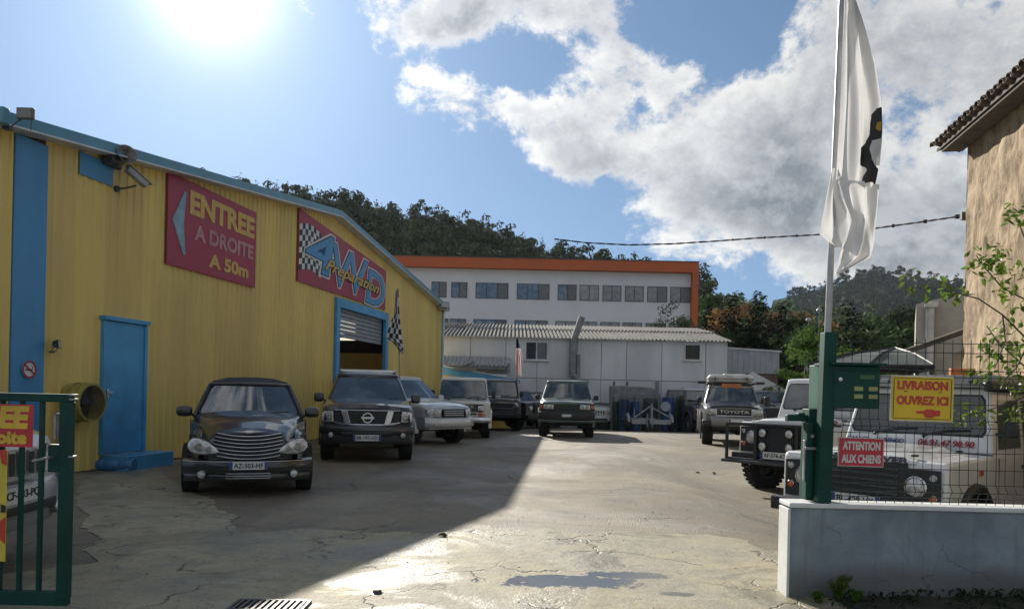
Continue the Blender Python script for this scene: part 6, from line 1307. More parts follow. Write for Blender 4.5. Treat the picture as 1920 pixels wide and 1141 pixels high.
# soil and weeds at the foot
M_SOIL = mat('dark_soil', (.035, .034, .026), rough=.95, var=.3, vscale=6, bump=.8, bscale=30)
mb = MB(); mb.grid(lambda a, b: (xw0 + .30 + a * 5.2, YF - .02 - b * 1.3 - a * .12, .012 + (.14 * min(1, a * 1.8) * (1 - b) ** 1.5) * (.75 + .25 * sin(a * 31) * sin(a * 47)) + (.012 * rr.random() if b < .9 else -.01)), 150, 14); obj('soil', mb, M_SOIL, smooth=60, kind='structure')
M_WEED = foliage('weed_green', (.10, .17, .03), (.05, .10, .02), trans=.35, orand=.1)
def weed(name, lab, u, hgt, n, seed, y=5.30):
    rr = random.Random(seed); q = at(u, 1100, y); e = thing(name, lab, 'weed', (q.x, y, .02)); mb = MB(); st = MB()
    for k in range(n):
        a = rr.uniform(0, 6.28); L_ = hgt * rr.uniform(.5, 1); tx, ty = cos(a) * L_ * rr.uniform(.2, .6), sin(a) * L_ * .3; pts = [(0, 0, 0), (tx * .3, ty * .3, L_ * .5), (tx, ty, L_)]; st.tube(pts, .003, 4, .001)
        for j in range(5):
            t = .3 + .7 * j / 4; c_ = Vector((tx * t * t, ty * t * t, L_ * t)); leaves(mb, [(c_.x, c_.y, c_.z, .02, .02, .015)], 5, .02, rr)
    obj('leaves', mb, M_WEED, e, smooth=0, recalc=False); obj('stems', st, M_WEED, e); return e
weed('weed', 'bright green weed at the foot of the low wall near its left end', 1572, .17, 14, 1); weed('weed', 'low dark weed patch right beside the bright green weed', 1605, .07, 22, 2, 5.27); weed('weed', 'low weed left of the bright green one at the wall foot', 1535, .05, 14, 3, 5.28)
mb = MB(); rr = random.Random(6)
for _ in range(420): x = xw0 + .15 + rr.random() ** 1.0 * 5; y = YF - .04 - rr.random() ** 2 * .5; leaves(mb, [(x, y, .03 + .12 * min(1, (x - xw0) / 3), .04, .04, .03)], 4, .018, rr)
obj('ground_ivy', mb, foliage('ivy_dark', (.035, .06, .022), (.018, .03, .013)), smooth=0, recalc=False, kind='stuff')

# posts
def post(name, lab, u, v0, v1, Y, w, d, cat='post'):
    a, b = at(u, v0, Y), at(u, v1, Y); mb = MB(); mb.box((0, 0, (a.z - b.z) / 2), (w, d, a.z - b.z)); o = obj(name, mb, M_DGR, label=lab, cat=cat, bevel=.006); o.location = (a.x * .5 + b.x * .5, Y, b.z); o.rotation_euler = (0, radians(1.0), 0); return o
post('fence_post', 'tall dark green square post carrying the flag pole beside the mesh fence', 1545, 623, 941, YF + .02, .092, .092)
post('gate_post', 'shorter thick dark green gate post just left of the tall fence post', 1520, 766, 938, YF + .22, .115, .14)
p = at(1522, 862, YF + .1); e = thing('gate_latch', 'dark green latch bracket with horizontal arm on the gate post', 'latch', p)
q = at(1495, 783, YF + .2); mb = MB(); mb.box((q.x - p.x, .1, q.z - p.z), (.17, .06, .05)); mb.box((q.x - p.x + .02, .1, q.z - p.z + .03), (.05, .08, .02)); obj('arm', mb, M_DGR, e, bevel=.006); mb = MB(); mb.box((-.03, .0, .0), (.05, .08, .55)); obj('plate', mb, M_DGR, e, bevel=.005)
mb = MB(); mb.box((-.065, -.02, .0), (.012, .03, .3)); mb.box((-.03, -.05, .09), (.08, .02, .02)); mb.cyl((-.02, -.06, .18), (-.02, -.02, .18), .014); obj('lock_plate', mb, M_GALV, e, bevel=.003)
# mailbox
a, b = at(1560, 684, YF - .02), at(1648, 766, YF - .02); e = thing('letter_box', 'dark green metal letter box with round lock and pale name labels', 'letter box', ((a.x + b.x) / 2, YF + .10, (a.z + b.z) / 2)); w_, h_ = b.x - a.x, a.z - b.z
mb = MB(); mb.box((0, 0, 0), (w_, .26, h_)); obj('body', mb, M_DGR, e, bevel=.008); mb = MB(); mb.box((0, -.02, h_ / 2 + .01), (w_ + .05, .32, .018)); obj('lid', mb, M_DGR, e, bevel=.004)
mb = MB(); mb.box((.0, -.134, -.02), (w_ * .95, .008, h_ * .86)); obj('door', mb, M_DGR, e, bevel=.003)
mb = MB(); mb.lathe([(0, -.02), (.014, -.018), (.017, 0)], (-w_ * .36, -.138, h_ * .17), n=16); obj('lock', mb, M_CHROME, e)
M_TAG = mat('label_yellow', (.30, .30, .12), rough=.5); 
for (x, z, ww_, m_) in ((.16, .17, .30, mat('label_dull', (.05, .12, .05))), (-.02, -.06, .18, M_TAG), (.30, -.06, .18, M_TAG), (-.02, -.21, .18, M_TAG), (.30, -.21, .18, M_TAG)):
    mb = MB(); mb.box((x * w_ * .95 + .02, -.141, z * h_ * 1.2 + .01), (ww_ * w_, .004, .030)); obj('name_label', mb, m_, e)
a, b = at(1527, 684, YF + .30), at(1536, 766, YF + .30); mb = MB(); mb.box(((a.x + b.x) / 2, YF + .3, (a.z + b.z) / 2), (b.x - a.x, .2, a.z - b.z)); obj('letter_box_side', mb, mat('lit_letter_box_green', (.01, .085, .062), rough=.5), label='left side of the green letter box showing behind the tall post', cat='box', bevel=.005)  # letter box side; light falling on it is put into the paler green

# welded mesh panels with folded ribs
M_WIRE = mat('green_wire', (.012, .030, .026), rough=.45, metal=.2)
e = thing('mesh_fence', 'dark green welded mesh fence with folded ribs standing on the low wall', 'fence', (at(1560, 940, YF).x, YF + .09, zw), radians(-1.2))
Hf = at(1600, 640, YF + .09).z - zw; fold = [(0, 0), (.05, 0), (.10, .035), (.15, 0), (.52, 0), (.57, .035), (.62, 0), (Hf - .30, 0), (Hf - .25, .035), (Hf - .20, 0), (Hf, 0), (Hf + .03, 0)]
mb = MB(); mb.tube([(0, -d, z) for z, d in fold], .0026, 5); v0_ = obj('vertical_wire', mb, M_WIRE, e)
sp_ = .0665
for k in range(72):
    o = v0_ if k == 0 else copy(v0_, parent=e); o.location = (.03 + k * sp_, 0, 0)
mb = MB(); mb.cyl((0, .004, 0), (72 * sp_, .004, 0), .0032, n=5); w0 = obj('horizontal_wire', mb, M_WIRE, e); zs_ = [.02, .05, .095, .15, .26, .385, .52, .57, .62, .74, .86, Hf - .30, Hf - .25, Hf - .20, Hf - .07, Hf]
for k, z in enumerate(zs_):
    o = w0 if k == 0 else copy(w0, parent=e); d = -.035 if abs(z - .095) < .01 or abs(z - .57) < .01 or abs(z - (Hf - .25)) < .01 else 0; o.location = (0, d, z)

# signs wired to the fence
def fsign(name, lab, u0, u1, v0, v1, m, y=YF + .035):
    a, b = at(u0, v0, y), at(u1, v1, y); e = thing(name, lab, 'sign', ((a.x + b.x) / 2, y, (a.z + b.z) / 2), radians(-1.2)); e.rotation_euler = (0, radians(.6), radians(-1.2)); w_, h_ = b.x - a.x, a.z - b.z; mb = MB(); mb.box((0, 0, 0), (w_, .006, h_)); obj('board', mb, m, e, bevel=.002); return e, w_, h_
M_FYEL = mat('delivery_yellow', (.72, .50, .02), rough=.4, var=.04); M_FRED = mat('bright_red', (.55, .05, .03), rough=.4); M_FWH = mat('board_white', (.66, .64, .60), rough=.4); M_CRIM = mat('crimson_board', (.50, .03, .05), rough=.4, var=.05)
e, w_, h_ = fsign('delivery_sign', 'yellow sign LIVRAISON OUVREZ ICI with red pointing hand on the mesh fence', 1671, 1786, 703, 791, M_FWH)
mb = MB(); mb.box((0, -.005, 0), (w_ * .97, .003, h_ * .955)); obj('yellow_field', mb, M_FYEL, e)
bd = MB(); t_ = .004
for (x, z, a_, b_) in ((0, h_ * .44, w_ * .9, t_), (0, -h_ * .44, w_ * .9, t_), (-w_ * .455, 0, t_, h_ * .85), (w_ * .455, 0, t_, h_ * .85)): bd.box((x, -.008, z), (a_, .002, b_))
obj('border_line', bd, M_INK, e)
text('lettering', 'LIVRAISON', .098, M_FRED, e, (0, -.009, h_ * .29), fit=w_ * .80, fith=h_ * .20, bold=.0045, ext=.001); text('lettering', 'OUVREZ ICI', .098, M_FRED, e, (0, -.009, -h_ * .04), fit=w_ * .82, fith=h_ * .20, bold=.0045, ext=.001)
hand = [(-.085, .012), (-.02, .014), (.0, .026), (.045, .026), (.07, .018), (.105, .018), (.105, -.018), (.065, -.018), (.045, -.030), (.0, -.032), (-.018, -.022), (-.022, -.004), (-.085, -.003)]
mb = MB(); mb.prism([(x * .9 + .035, z * 1.1 - h_ * .31) for x, z in hand], lambda p, t: (p[0], t, p[1]), -.011, -.006); obj('pointing_hand', mb, M_FRED, e, smooth=0)
for x in (-w_ * .27, w_ * .28): mb = MB(); mb.box((x, -.012, h_ * .155), (.016, .008, .005)); obj('wire_tie', mb, M_INK, e)
e, w_, h_ = fsign('dog_warning_sign', 'red sign ATTENTION AUX CHIENS on the mesh fence right of the green posts', 1572, 1656, 819, 875, M_FWH)
mb = MB(); mb.box((0, -.005, 0), (w_ * .96, .003, h_ * .95)); obj('red_field', mb, M_CRIM, e)
text('lettering', 'ATTENTION', .070, M_FWH, e, (0, -.009, h_ * .22), fit=w_ * .82, fith=h_ * .30, bold=.003, ext=.001); text('lettering', 'AUX CHIENS', .070, M_FWH, e, (0, -.009, -h_ * .23), fit=w_ * .86, fith=h_ * .30, bold=.003, ext=.001)

# ------------------------------------------------------------------ big white flag
Yp = YF + .06; pb = at(1552, 622, Yp); e = thing('white_flag', 'large white flag with a black emblem half furled on a tall grey pole', 'flag', (pb.x, Yp, pb.z))
mb = MB(); tt = L(1580, -60, Yp, pb); mb.tube([(0, 0, 0), (tt[0] * .5, 0, tt[1] * .5), (tt[0], 0, tt[1])], .024, 12, .019); obj('pole', mb, mat('pole_grey', (.42, .43, .44), rough=.4, metal=.3), e)
f = lambda u, v: L(u, v, Yp, pb)
ol = [f(1574, -14), f(1572, 40), f(1568, 120), f(1565, 200), f(1560, 270), f(1557, 320), f(1556, 345)]; orr = [f(1579, -14), f(1600, 52), f(1621, 130), f(1633, 200), f(1636, 260), f(1633, 320), f(1627, 362)]
fo, fn1 = cloth('cloth', ol, orr, M_CWH, e, -.10, folds=2.2, seed=12, amp=.035, nu=30, nv=30)
ol = [f(1556, 318), f(1545, 370), f(1535, 420), f(1531, 442), f(1542, 452), f(1556, 462)]; orr = [f(1560, 330), f(1572, 372), f(1590, 400), f(1596, 430), f(1590, 455), f(1575, 470)]
cloth('cloth', ol, orr, M_CWH, e, -.05, folds=1.6, seed=7, amp=.03, nu=24, nv=20)
ol = [f(1556, 340), f(1570, 385), f(1582, 420), f(1572, 455), f(1560, 480), f(1551, 520)]; orr = [f(1628, 358), f(1624, 395), f(1622, 430), f(1621, 465), f(1618, 488), f(1560, 518)]
cloth('cloth', ol, orr, M_CWH, e, -.13, folds=2.3, seed=9, amp=.03, nu=26, nv=20)
# emblem: dark head-like shape at the fly edge with a white band
def emb(pts, name, m, off):
    q = MB()
    N = 10; P_ = pts; pts = []
    for j in range(len(P_) - 1):
        for k in range(5): t = (1 - cos(pi * k / 5)) / 2; pts.append(tuple(P_[j][c] + (P_[j + 1][c] - P_[j][c]) * (k / 5 if c == 0 else t) for c in range(3)))
    pts.append(P_[-1])
    for j in range(len(pts)):
        v, a0_, a1_ = pts[j]
        for i in range(N + 1): p = fn1(a0_ + (a1_ - a0_) * i / N, v); q.v.append((p[0], p[1] - off, p[2]))
    w = N + 1; q.f = [(j * w + i, j * w + i + 1, (j + 1) * w + i + 1, (j + 1) * w + i) for j in range(len(pts) - 1) for i in range(N)]; obj(name, q, m, e, smooth=70, recalc=False)
emb([(.545, .90, 1), (.57, .82, 1), (.62, .78, 1), (.66, .76, 1), (.70, .70, 1), (.73, .60, 1), (.77, .56, .98), (.81, .62, .9), (.84, .72, .92), (.86, .74, 1), (.92, .70, 1), (.97, .70, 1)], 'black_emblem', M_CBK, .012)
emb([(.70, .80, 1), (.74, .76, 1), (.80, .80, 1), (.835, .86, 1)], 'emblem_band', M_CWH, .018)
emb([(.615, .90, .97), (.64, .88, .97), (.66, .92, .97)], 'emblem_gold', mat_cloth('gold_cloth', (.45, .30, .05)), .016)

# ------------------------------------------------------------------ left gate leaf with signs
YG = 4.62; gl, gr = at(-260, 900, YG).x, at(133, 900, YG).x; zt_, zb2_ = at(65, 737, YG).z, .06
e = thing('sliding_gate', 'dark green tubular gate leaf with upright bars at the left edge', 'gate', ((gl + gr) / 2, YG, 0)); hw2 = (gr - gl) / 2
def gbar(name, cx_, cz_, w, h, d=.05): mb = MB(); mb.box((cx_, 0, cz_), (w, d, h)); return obj(name, mb, M_DGR, e, bevel=.004)
gbar('rail', 0, zt_ - .025, 2 * hw2, .05); gbar('rail', 0, zb2_ + .05, 2 * hw2, .085)
xst = at(122, 900, YG).x - (gl + gr) / 2; gbar('stile', hw2 - .03, (zt_ + zb2_) / 2, .065, zt_ - zb2_ - .10, .06)
for u in (77, 40, 3, -35, -72, -110, -147, -185, -222): x = at(u, 900, YG).x - (gl + gr) / 2; gbar('bar', x, (zt_ + zb2_) / 2 + .02, .026, zt_ - zb2_ - .12, .026)
mb = MB(); xb = at(104, 900, YG).x - (gl + gr) / 2; mb.box((xb, 0, at(104, 858, YG).z), (.075, .05, .17)); o = obj('lock_case', mb, M_DGR, e, bevel=.006)
mb = MB(); z_ = at(85, 858, YG).z; mb.tube([(xb, -.03, z_ + .01), (xb - .0, -.07, z_ + .01), (xb - .10, -.07, z_ - .015)], .008, 8); obj('lever', mb, M_GALV, o)
mb = MB(); z_ = at(104, 803, YG).z; mb.tube([(xb + .045, 0, z_ + .09), (xb + .0, 0, z_ + .09), (xb - .01, 0, z_ + .08), (xb - .01, 0, z_ - .06)], .009, 8); obj('slide_bolt', mb, M_GALV, e)
for v in (740, 748, 855): mb = MB(); z_ = at(130, v, YG).z; mb.box((hw2 + .012, -.01, z_), (.03, .05, .012)); obj('hinge', mb, M_GALV, e, bevel=.002)
a, b = at(-175, 753, YG - .04), at(62, 838, YG - .04)
s_ = thing('gate_entrance_sign', 'red sign with yellow lettering ENTREE a droite hung on the left gate', 'sign', ((a.x + b.x) / 2, YG - .045, (a.z + b.z) / 2)); w_, h_ = b.x - a.x, a.z - b.z
mb = MB(); mb.box((0, 0, 0), (w_, .006, h_)); obj('board', mb, mat('gate_sign_red', (.55, .03, .05), rough=.4), s_, bevel=.002)
ly = mat('gate_sign_yellow', (.68, .45, .05), rough=.4)
mbt = text_mb('ENTREE', .175, ext=.001, sx=1.0, bold=.010, shear=.1, align='RIGHT'); o = obj('lettering', mbt, ly, s_, smooth=0); o.location = (w_ / 2 - .035, -.006, h_ * .17)
mbt = text_mb('a droite', .100, ext=.001, sx=1.15, bold=.006, align='RIGHT'); o = obj('lettering', mbt, ly, s_, smooth=0); o.location = (w_ / 2 - .035, -.006, -h_ * .29)
a, b = at(-165, 839, YG - .06), at(10, 1052, YG - .06); s_ = thing('gate_advert_sign', 'yellow advert panel with red trim cut by the left edge below the red sign', 'sign', ((a.x + b.x) / 2, YG - .06, (a.z + b.z) / 2)); w_, h_ = b.x - a.x, a.z - b.z
mb = MB(); mb.box((0, 0, 0), (w_, .006, h_)); obj('board', mb, mat('advert_yellow', (.62, .50, .06), rough=.4), s_, bevel=.002)
mb = MB(); mb.prism([(w_ * .5 - .002, h_ * .5), (w_ * .5 - .05, h_ * .5), (w_ * .5 - .03, h_ * .38), (w_ * .5 - .002, h_ * .36)], lambda p, t: (p[0], t, p[1]), -.008, -.003); obj('red_corner', mb, M_FRED, s_, smooth=0)
mb = MB(); mb.prism([(w_ * .5 - .002, -h_ * .1), (w_ * .5 - .04, -h_ * .14), (w_ * .5 - .03, -h_ * .30), (w_ * .5 - .002, -h_ * .34)], lambda p, t: (p[0], t, p[1]), -.008, -.003); obj('red_flame', mb, M_FRED, s_, smooth=0)
mb = MB(); mb.prism([(w_ * .5 - .002, .0), (w_ * .5 - .03, .01), (w_ * .5 - .03, -.04), (w_ * .5 - .002, -.04)], lambda p, t: (p[0], t, p[1]), -.009, -.003); obj('black_check', mb, M_INK, s_, smooth=0)

# ------------------------------------------------------------------ brown rough rendered house with tiled eaves, right
def mat_render():
    m = bpy.data.materials.new('rough_brown_render'); m.use_nodes = True; g = NT(m.node_tree); b = g.n['Principled BSDF']; P = g.node('ShaderNodeTexCoord').outputs['Object']
    P2 = g.node('ShaderNodeMapping', {'Vector': P, 'Scale': (1, 1, .6), 'Rotation': (0, .5, 0)}).outputs[0]
    a = g.noise(P2, 3.4, 8, .68, .7); c_ = g.noise(P, 1.0, 5, .6); f_ = g.noise(P2, 16, 6, .7, .4)
    c = g.mix(g.sstep(a, .40, .62), (.19, .135, .078), (.36, .27, .165)); c = g.mix(g.m('MULTIPLY', g.sstep(c_, .5, .7), .5), c, (.45, .37, .26)); c = g.mix(g.m('MULTIPLY', g.sstep(f_, .55, .75), .4), c, (.10, .07, .04))
    g.put(b.inputs['Base Color'], c); b.inputs['Roughness'].default_value = .9
    h = g.m('ADD', a, g.m('MULTIPLY', f_, .35)); g.put(b.inputs['Normal'], g.node('ShaderNodeBump', {'Height': h, 'Strength': .9, 'Distance': .035}).outputs[0]); return m
B0 = at(1805, 700, 13.0); B0.z = 0; Dh = Vector((B0.x, 13.0, 0)) - Vector((at(1231, 733, 13).x + 0, 13, 0)); 
Dn = -Vector((271, 1400, 0)).normalized()           # the long wall runs towards the camera
Hh = at(1806, 268, 13.0).z; ang = atan2(Dn.y, Dn.x); e = thing('brown_house', 'tall old house with rough brown render and tiled eaves at the right edge', 'house', (B0.x, B0.y, 0), ang)
rr = random.Random(77)
# local +x runs to the camera, local -y ... outward side faces the yard (left in the picture)
OUT = -1 if (Matrix.Rotation(ang, 3, 'Z') @ Vector((0, -1, 0))).x < 0 else 1
def hx(x, o, z): return (x, OUT * o if OUT == 1 else -o * 1.0, z)
def O(o): return o if (Matrix.Rotation(ang, 3, 'Z') @ Vector((0, 1, 0))).x < 0 else -o
import mathutils.noise as mn
mb = MB(); mb.grid(lambda a, b: (a * 9, O(.028 * mn.fractal(Vector((a * 9 * 3.2, 3, b * Hh * 2.4)), .9, 2.1, 4)), b * Hh), 300, 200); obj('wall', mb, mat_render(), e, smooth=60)
mb = MB(); mb.add([(0, O(0), 0), (0, O(-7), 0), (0, O(-7), Hh + 1.6), (0, O(-1), Hh + .2), (0, O(0), Hh)], [(0, 1, 2, 3, 4)]); obj('end_wall', mb, bpy.data.materials['rough_brown_render'], e)
# roof slab, rafters hidden, rows of barrel tiles along the eaves
sl = .34
mb = MB(); mb.add([(-.35, O(.38), Hh + .02), (9, O(.38), Hh + .02), (9, O(-4), Hh + .02 + 4.5 * sl), (-.35, O(-4), Hh + .02 + 4.5 * sl), (-.35, O(.38), Hh - .03), (9, O(.38), Hh - .03), (9, O(-4), Hh - .03 + 4.5 * sl), (-.35, O(-4), Hh - .03 + 4.5 * sl)], [(0, 1, 2, 3), (4, 5, 6, 7), (0, 1, 5, 4), (0, 3, 7, 4)]); obj('roof', mb, mat('old_boards', (.10, .085, .07), rough=.9, var=.2, vscale=6), e, smooth=0)
M_TILE = mat('old_clay_tile', (.15, .105, .075), rough=.9, var=.25, vscale=6, c2=(.065, .055, .045), bump=.3, bscale=40, objrand=.25)
mb = MB(); n = 8; R_ = .085; 
for s0 in (0, .44):
    for i in range(n + 1): a = pi * i / n; mb.v.append((R_ * cos(a), s0, R_ * .8 * sin(a) + (0 if s0 == 0 else .0)))
for s0 in (0, .44):
    for i in range(n + 1): a = pi * i / n; mb.v.append(((R_ - .014) * cos(a), s0, (R_ - .014) * .8 * sin(a)))
w = n + 1; mb.f = [(i, i + 1, w + i + 1, w + i) for i in range(n)] + [(2 * w + i, 3 * w + i, 3 * w + i + 1, 2 * w + i + 1) for i in range(n)] + [(i, 2 * w + i, 2 * w + i + 1, i + 1) for i in range(n)]
t0 = obj('roof_tile', mb, M_TILE, e); sgn = -1 if O(1) > 0 else 1; cnt = 0
for r_ in range(5):
    for k in range(44):
        for under in (0, 1):
            if under and r_ > 1: continue
            o = t0 if cnt == 0 else copy(t0, parent=e); cnt += 1
            dpt = .46 - r_ * .36 - (.02 if under else 0) + rr.uniform(-.012, .012)
            o.location = (-.33 + k * .21 + (.105 if under else 0) + rr.uniform(-.008, .008), O(dpt), Hh + .055 + (.46 - dpt) * sl + (.05 if under else 0.02) + rr.uniform(0, .012))
            a_ = atan2(sl, 1)
            o.rotation_euler = (a_ if sgn > 0 else a_, pi if under else 0, rr.uniform(-.03, .03)) if sgn > 0 else (a_, pi if under else 0, pi + rr.uniform(-.03, .03))
mb = MB()
mb.box((4.4, O(.18), Hh - .055), (9.2, .34, .05))  # thin dark board added under the eaves to stand for their shade
obj('eave_shadow_board', mb, mat('old_boards', (.10, .085, .07)), e, smooth=0)

# concrete block behind the house with pipe and lean-to roof
Yc = 18.5; a, b = at(1718, 570, Yc), at(1802, 552, Yc); e = thing('concrete_outbuilding', 'pale grey concrete outbuilding with white stack pipe beside the brown house', 'outbuilding', (a.x, Yc, 0), radians(-28)); wc = b.x - a.x + 2.2; M_CNC = mat('pale_concrete', (.40, .39, .35), rough=.85, var=.1, vscale=1.5, stain=.35, bump=.2)
mb = MB(); mb.prism([(0, 0), (wc, 0), (wc, b.z + .55), (0, a.z)], lambda p, t: (p[0], t, p[1]), 0, 5); obj('wall', mb, M_CNC, e)
x_ = at(1741, 640, Yc).x - a.x; zt_ = at(1741, 577, Yc).z; mb = MB(); mb.cyl((x_, -.12, 0), (x_, -.12, zt_), .075, n=14); mb.cyl((x_ - .09, -.12, zt_ - .9), (x_ - .09, -.12, zt_ - .05), .03, n=8); obj('stack_pipe', mb, M_WFR, e)
mb = MB(); mb.box((x_, -.14, zt_ + .04), (.30, .2, .14)); obj('hopper', mb, M_WFR, e, bevel=.03)
a2, b2 = at(1702, 667, 15.5), at(1797, 624, 15.5); e = thing('lean_to_roof', 'slanting shed roof in front of the concrete outbuilding', 'lean-to', (a2.x, 15.5, 0), radians(-22)); p_, q_ = a2, b2
mb = MB(); dx_, dz_ = b2.x - a2.x + .5, (b2.z - a2.z) * 1.35
mb.prism([(-.2, a2.z - .02), (dx_, a2.z + dz_), (dx_, a2.z + dz_ + .07), (-.2, a2.z + .05)], lambda p, t: (p[0], t, p[1]), -.6, 1.6); obj('roof', mb, mat('dark_roof_sheet', (.08, .075, .07), rough=.8, var=.2), e, smooth=0)
mb = MB(); mb.prism([(-.2, a2.z + .055), (dx_, a2.z + dz_ + .075), (dx_, a2.z + dz_ + .10), (-.2, a2.z + .08)], lambda p, t: (p[0], t, p[1]), -.63, -.5); obj('roof_trim', mb, M_WFR, e)
mb = MB(); mb.prism([(.9, 0), (dx_, 0), (dx_, a2.z + dz_ - .35), (.9, a2.z + dz_ * .3 - .12)], lambda p, t: (p[0], t, p[1]), .4, .5); obj('wall', mb, mat('pale_wall', (.48, .47, .43), rough=.8, stain=.3), e)
mb = MB(); 
for x in (.95, 1.5): mb = MB(); mb.box((x, -.3, 1.0), (.07, .07, 2.05)); obj('post', mb, M_WFR, e)

# gazebo with dark fabric roof
p = at(1666, 652, 11.8); zz = at(1600, 686, 11.8).z; e = thing('gazebo', 'dark hipped fabric gazebo roof showing above the letter box', 'gazebo', (p.x + .10, 11.8, -.2), radians(-23)); H1 = p.z + .2; He = zz + .2; M_FAB = mat('dark_fabric', (.10, .12, .115), rough=.7, var=.15, vscale=3, stain=.2)
x0_, x1_ = at(1572, 690, 11.0).x - p.x - .1, at(1772, 690, 11.0).x - p.x
mb = MB(); N = 24
def rf(i, j, x0=x0_, x1=x1_):
    return None
ringE = [(x0_, -.9), ((x0_ + x1_) / 2, -1.0), (x1_, -.9), (x1_ + .05, 0.1), (x1_, 1.1), ((x0_ + x1_) / 2, 1.2), (x0_, 1.1), (x0_ - .05, .1)]
mb.v = [(x, y, He) for x, y in ringE] + [(x * .55, y * .55, He + (H1 - He) * .58) for x, y in ringE] + [(x * .12, y * .12, H1 - .02) for x, y in ringE] + [(0, 0, H1)]
mb.f = [(i, (i + 1) % 8, 8 + (i + 1) % 8, 8 + i) for i in range(8)] + [(8 + i, 8 + (i + 1) % 8, 16 + (i + 1) % 8, 16 + i) for i in range(8)] + [(16 + i, 16 + (i + 1) % 8, 24) for i in range(8)]; obj('roof', mb, M_FAB, e, smooth=0)
mb = MB()
for i in range(8): mb.tube([Vector(mb_) for mb_ in ((ringE[i][0], ringE[i][1], He + .01), (ringE[i][0] * .55, ringE[i][1] * .55, He + (H1 - He) * .58 + .012), (0, 0, H1 + .01))], .014, 5)
obj('ribs', mb, M_GREY, e, kind='stuff')
mb = MB(); [mb.tube([(ringE[i][0], ringE[i][1], He - .03), (ringE[(i + 1) % 8][0], ringE[(i + 1) % 8][1], He - .03)], .03, 6) for i in range(8)]; obj('eave_frame', mb, M_INK, e)
for (x, y) in ((x0_, -.9), (x1_, -.9), (x1_, 1.1), (x0_, 1.1)): mb = MB(); mb.cyl((x * .97, y * .95, 0), (x * .97, y * .95, He), .03, n=8); obj('leg', mb, M_GREY, e)
a, b = at(1770, 690, 12.6), at(1842, 708, 12.6); mb = MB(); mb.box(((a.x + b.x) / 2 + .3, 12.6, (a.z + b.z) / 2), (b.x - a.x + .4, .08, a.z - b.z)); obj('orange_board', mb, mat('orange_board', (.50, .17, .05)), label='orange horizontal board above the roof rack of the nearest white off-roader', cat='board', bevel=.01)
# yard backdrop behind the near off-roader: pale garage wall, dark shed
a = at(1700, 700, 17.2); e = thing('storage_shed', 'dark open storage shed behind the nearest white off-roader', 'shed', (a.x, 17.4, 0)); mb = MB(); mb.box((2.2, .8, .8), (4.2, 1.2, 1.6)); obj('wall', mb, mat('shed_grey', (.07, .075, .07), rough=.9, var=.2), e); mb = MB(); mb.box((2.2, .5, 1.66), (4.6, 2.0, .08)); obj('roof', mb, M_FAB, e)

# ------------------------------------------------------------------ overhead cable
e = thing('overhead_cable', 'twisted black overhead cable sagging from the hill to the brown house', 'cable', (0, 0, 0)); mb = MB(); mb2 = MB(); N = 140; pts = []
cpx = [(1040, 448), (1100, 455), (1180, 459), (1260, 457), (1340, 452), (1420, 446), (1530, 440), (1640, 428), (1720, 417), (1802, 405)]
for i in range(N + 1):
    u = 1040 + (1806 - 1040) * i / N; v = interp(cpx, u); Y = 42 - (42 - 13.2) * i / N; pts.append(at(u, v, Y))
for ph in (0, pi):
    q = MB(); q.tube([p + Vector((0, sin(i * .8 + ph), cos(i * .8 + ph))) * (.022 - .012 * i / N) for i, p in enumerate(pts)], .024, 5, .010); obj('strand', q, mat('cable_black', (.012, .012, .012), rough=1, spec=.05), e)
for i in range(6, N, 11): q = MB(); q.box(pts[i], (.06, .05, .07)); obj('clip', q, mat('cable_black', (.012, .012, .012)), e)
mb = MB(); p = pts[-1]; mb.box((p.x + .06, p.y, p.z), (.2, .06, .14)); obj('wall_hook', mb, M_GREY, e)

# ------------------------------------------------------------------ leafy branches on the right
Yb = 6.3; e = thing('leafy_branches', 'bright green leafy tree branches reaching in from the right edge above the white off-roader', 'tree', at(2000, 760, Yb)); base = at(2000, 760, Yb)
def bp(u, v, dy=0.0): q = at(u, v, Yb + dy); return Vector((q.x - base.x, dy, q.z - base.z))
brs = [[(2000, 1000, .2), (1990, 850, .1), (1985, 700, 0), (1960, 560, 0), (1950, 420, .1), (1945, 330, .1)],
       [(1985, 700, 0), (1930, 640, -.1), (1880, 590, -.15), (1835, 560, -.1), (1790, 548, 0), (1735, 538, 0)],
       [(1970, 600, 0), (1920, 560, .1), (1880, 540, .1), (1845, 500, .15), (1830, 478, .1)],
       [(1985, 760, 0), (1930, 740, -.2), (1880, 760, -.25), (1830, 775, -.2)], [(1960, 520, .05), (1925, 455, .1), (1905, 405, .1)],
       [(1880, 590, -.15), (1885, 640, -.2), (1865, 690, -.25)], [(1930, 640, -.1), (1905, 690, -.1), (1880, 715, -.2)], [(1990, 800, 0), (1940, 800, -.1), (1900, 770, -.2)], [(1985, 700, 0), (1925, 690, 0), (1870, 640, .1), (1850, 610, .1)]]
for i, br in enumerate(brs): mb = MB(); pts_ = [bp(*q) for q in br]; mb.tube(pts_, .022 if i == 0 else .008, 6, .004 if i else .012); obj('branch' if i else 'trunk', mb, M_BARK, e)
lf = MB(); lf.v = [(0, 0, 0), (.012, .004, .015), (.014, .003, .035), (0, 0, .06), (-.014, .003, .035), (-.012, .004, .015), (0, -.003, .03)]; lf.f = [(0, 1, 6), (1, 2, 6), (2, 3, 6), (3, 4, 6), (4, 5, 6), (5, 0, 6)]
M_LEAF = foliage('fresh_leaf', (.14, .21, .035), (.07, .13, .022), rough=.35, trans=.4, orand=.3)
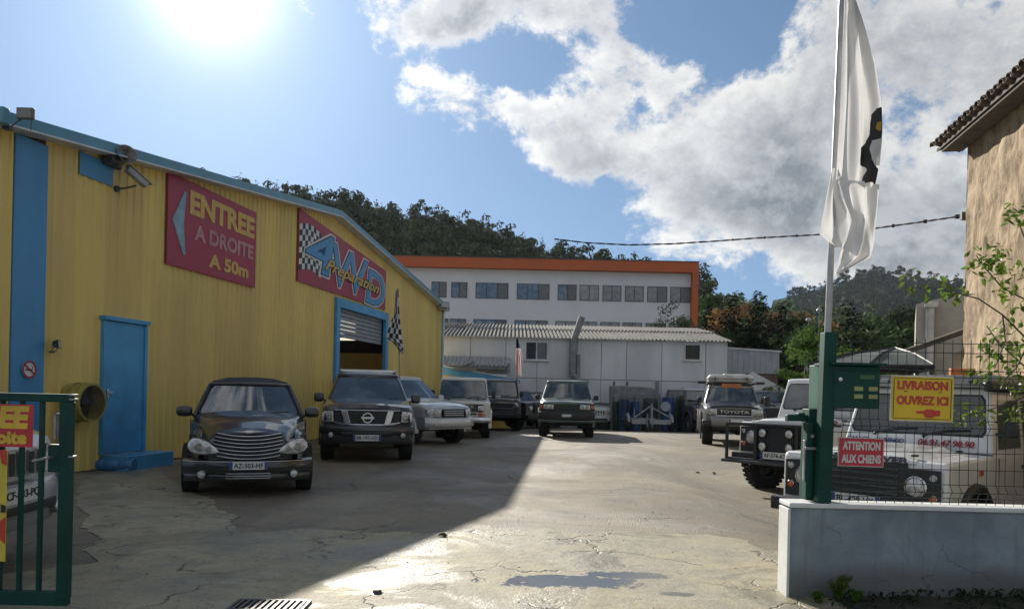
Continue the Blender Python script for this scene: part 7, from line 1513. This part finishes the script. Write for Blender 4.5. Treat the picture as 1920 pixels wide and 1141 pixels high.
clusters = [(1905, 400, 22, 26), (1850, 505, 30, 30), (1870, 480, 24, 22), (1840, 480, 22, 18), (1760, 535, 22, 12), (1725, 532, 30, 12), (1700, 540, 12, 6), (1890, 620, 30, 30), (1860, 650, 24, 24), (1900, 665, 30, 30), (1870, 695, 26, 22), (1830, 705, 18, 12), (1800, 775, 20, 24), (1850, 780, 16, 14), (1905, 560, 22, 18), (1880, 545, 20, 14), (1910, 720, 22, 26), (1905, 775, 18, 20), (1790, 560, 12, 6), (1835, 770, 14, 10), (1900, 510, 26, 22), (1960, 600, 40, 60), (1960, 450, 30, 50), (1960, 700, 40, 50), (1800, 552, 16, 8)]
first = None; rr = random.Random(15); nl = 0; rest = MB()
from mathutils import Euler
for (u, v, rad, n) in clusters:
    for _ in range(int(n * 1.25)):
        a = rr.uniform(0, 6.28); q = rr.random() ** .5 * rad; p = bp(u + cos(a) * q * 1.2, v + sin(a) * q, rr.uniform(-.15, .15)); ro = Euler((rr.uniform(1.2, 3.0), rr.uniform(-.8, .8), rr.uniform(0, 6.28))); sc_ = rr.uniform(.7, 1.5)
        if nl < 290 and u < 1930:
            if first is None: o = first = obj('leaf', lf, M_LEAF, e, smooth=0, recalc=False)
            else: o = copy(first, parent=e)
            o.location = p; o.rotation_euler = ro; o.scale = (sc_,) * 3; nl += 1
        else:
            M_ = ro.to_matrix(); rest.add([tuple(p + M_ @ (Vector(x) * sc_)) for x in lf.v], lf.f)
obj('foliage', rest, M_LEAF, e, smooth=0, recalc=False, kind='stuff')

# ------------------------------------------------------------------ air: thin even haze
hm = bpy.data.materials.new('haze'); hm.use_nodes = True; g = NT(hm.node_tree); g.n.clear()
pv = g.node('ShaderNodeVolumePrincipled', {'Color': (.80, .90, 1.0, 1), 'Density': 0.00005, 'Anisotropy': 0.4}); o_ = g.node('ShaderNodeOutputMaterial'); g.l.new(pv.outputs[0], o_.inputs['Volume'])
mb = MB(); mb.box((0, 600, 119), (2400, 1300, 241.5)); hz_ = obj('haze', mb, hm, smooth=0, kind='stuff')
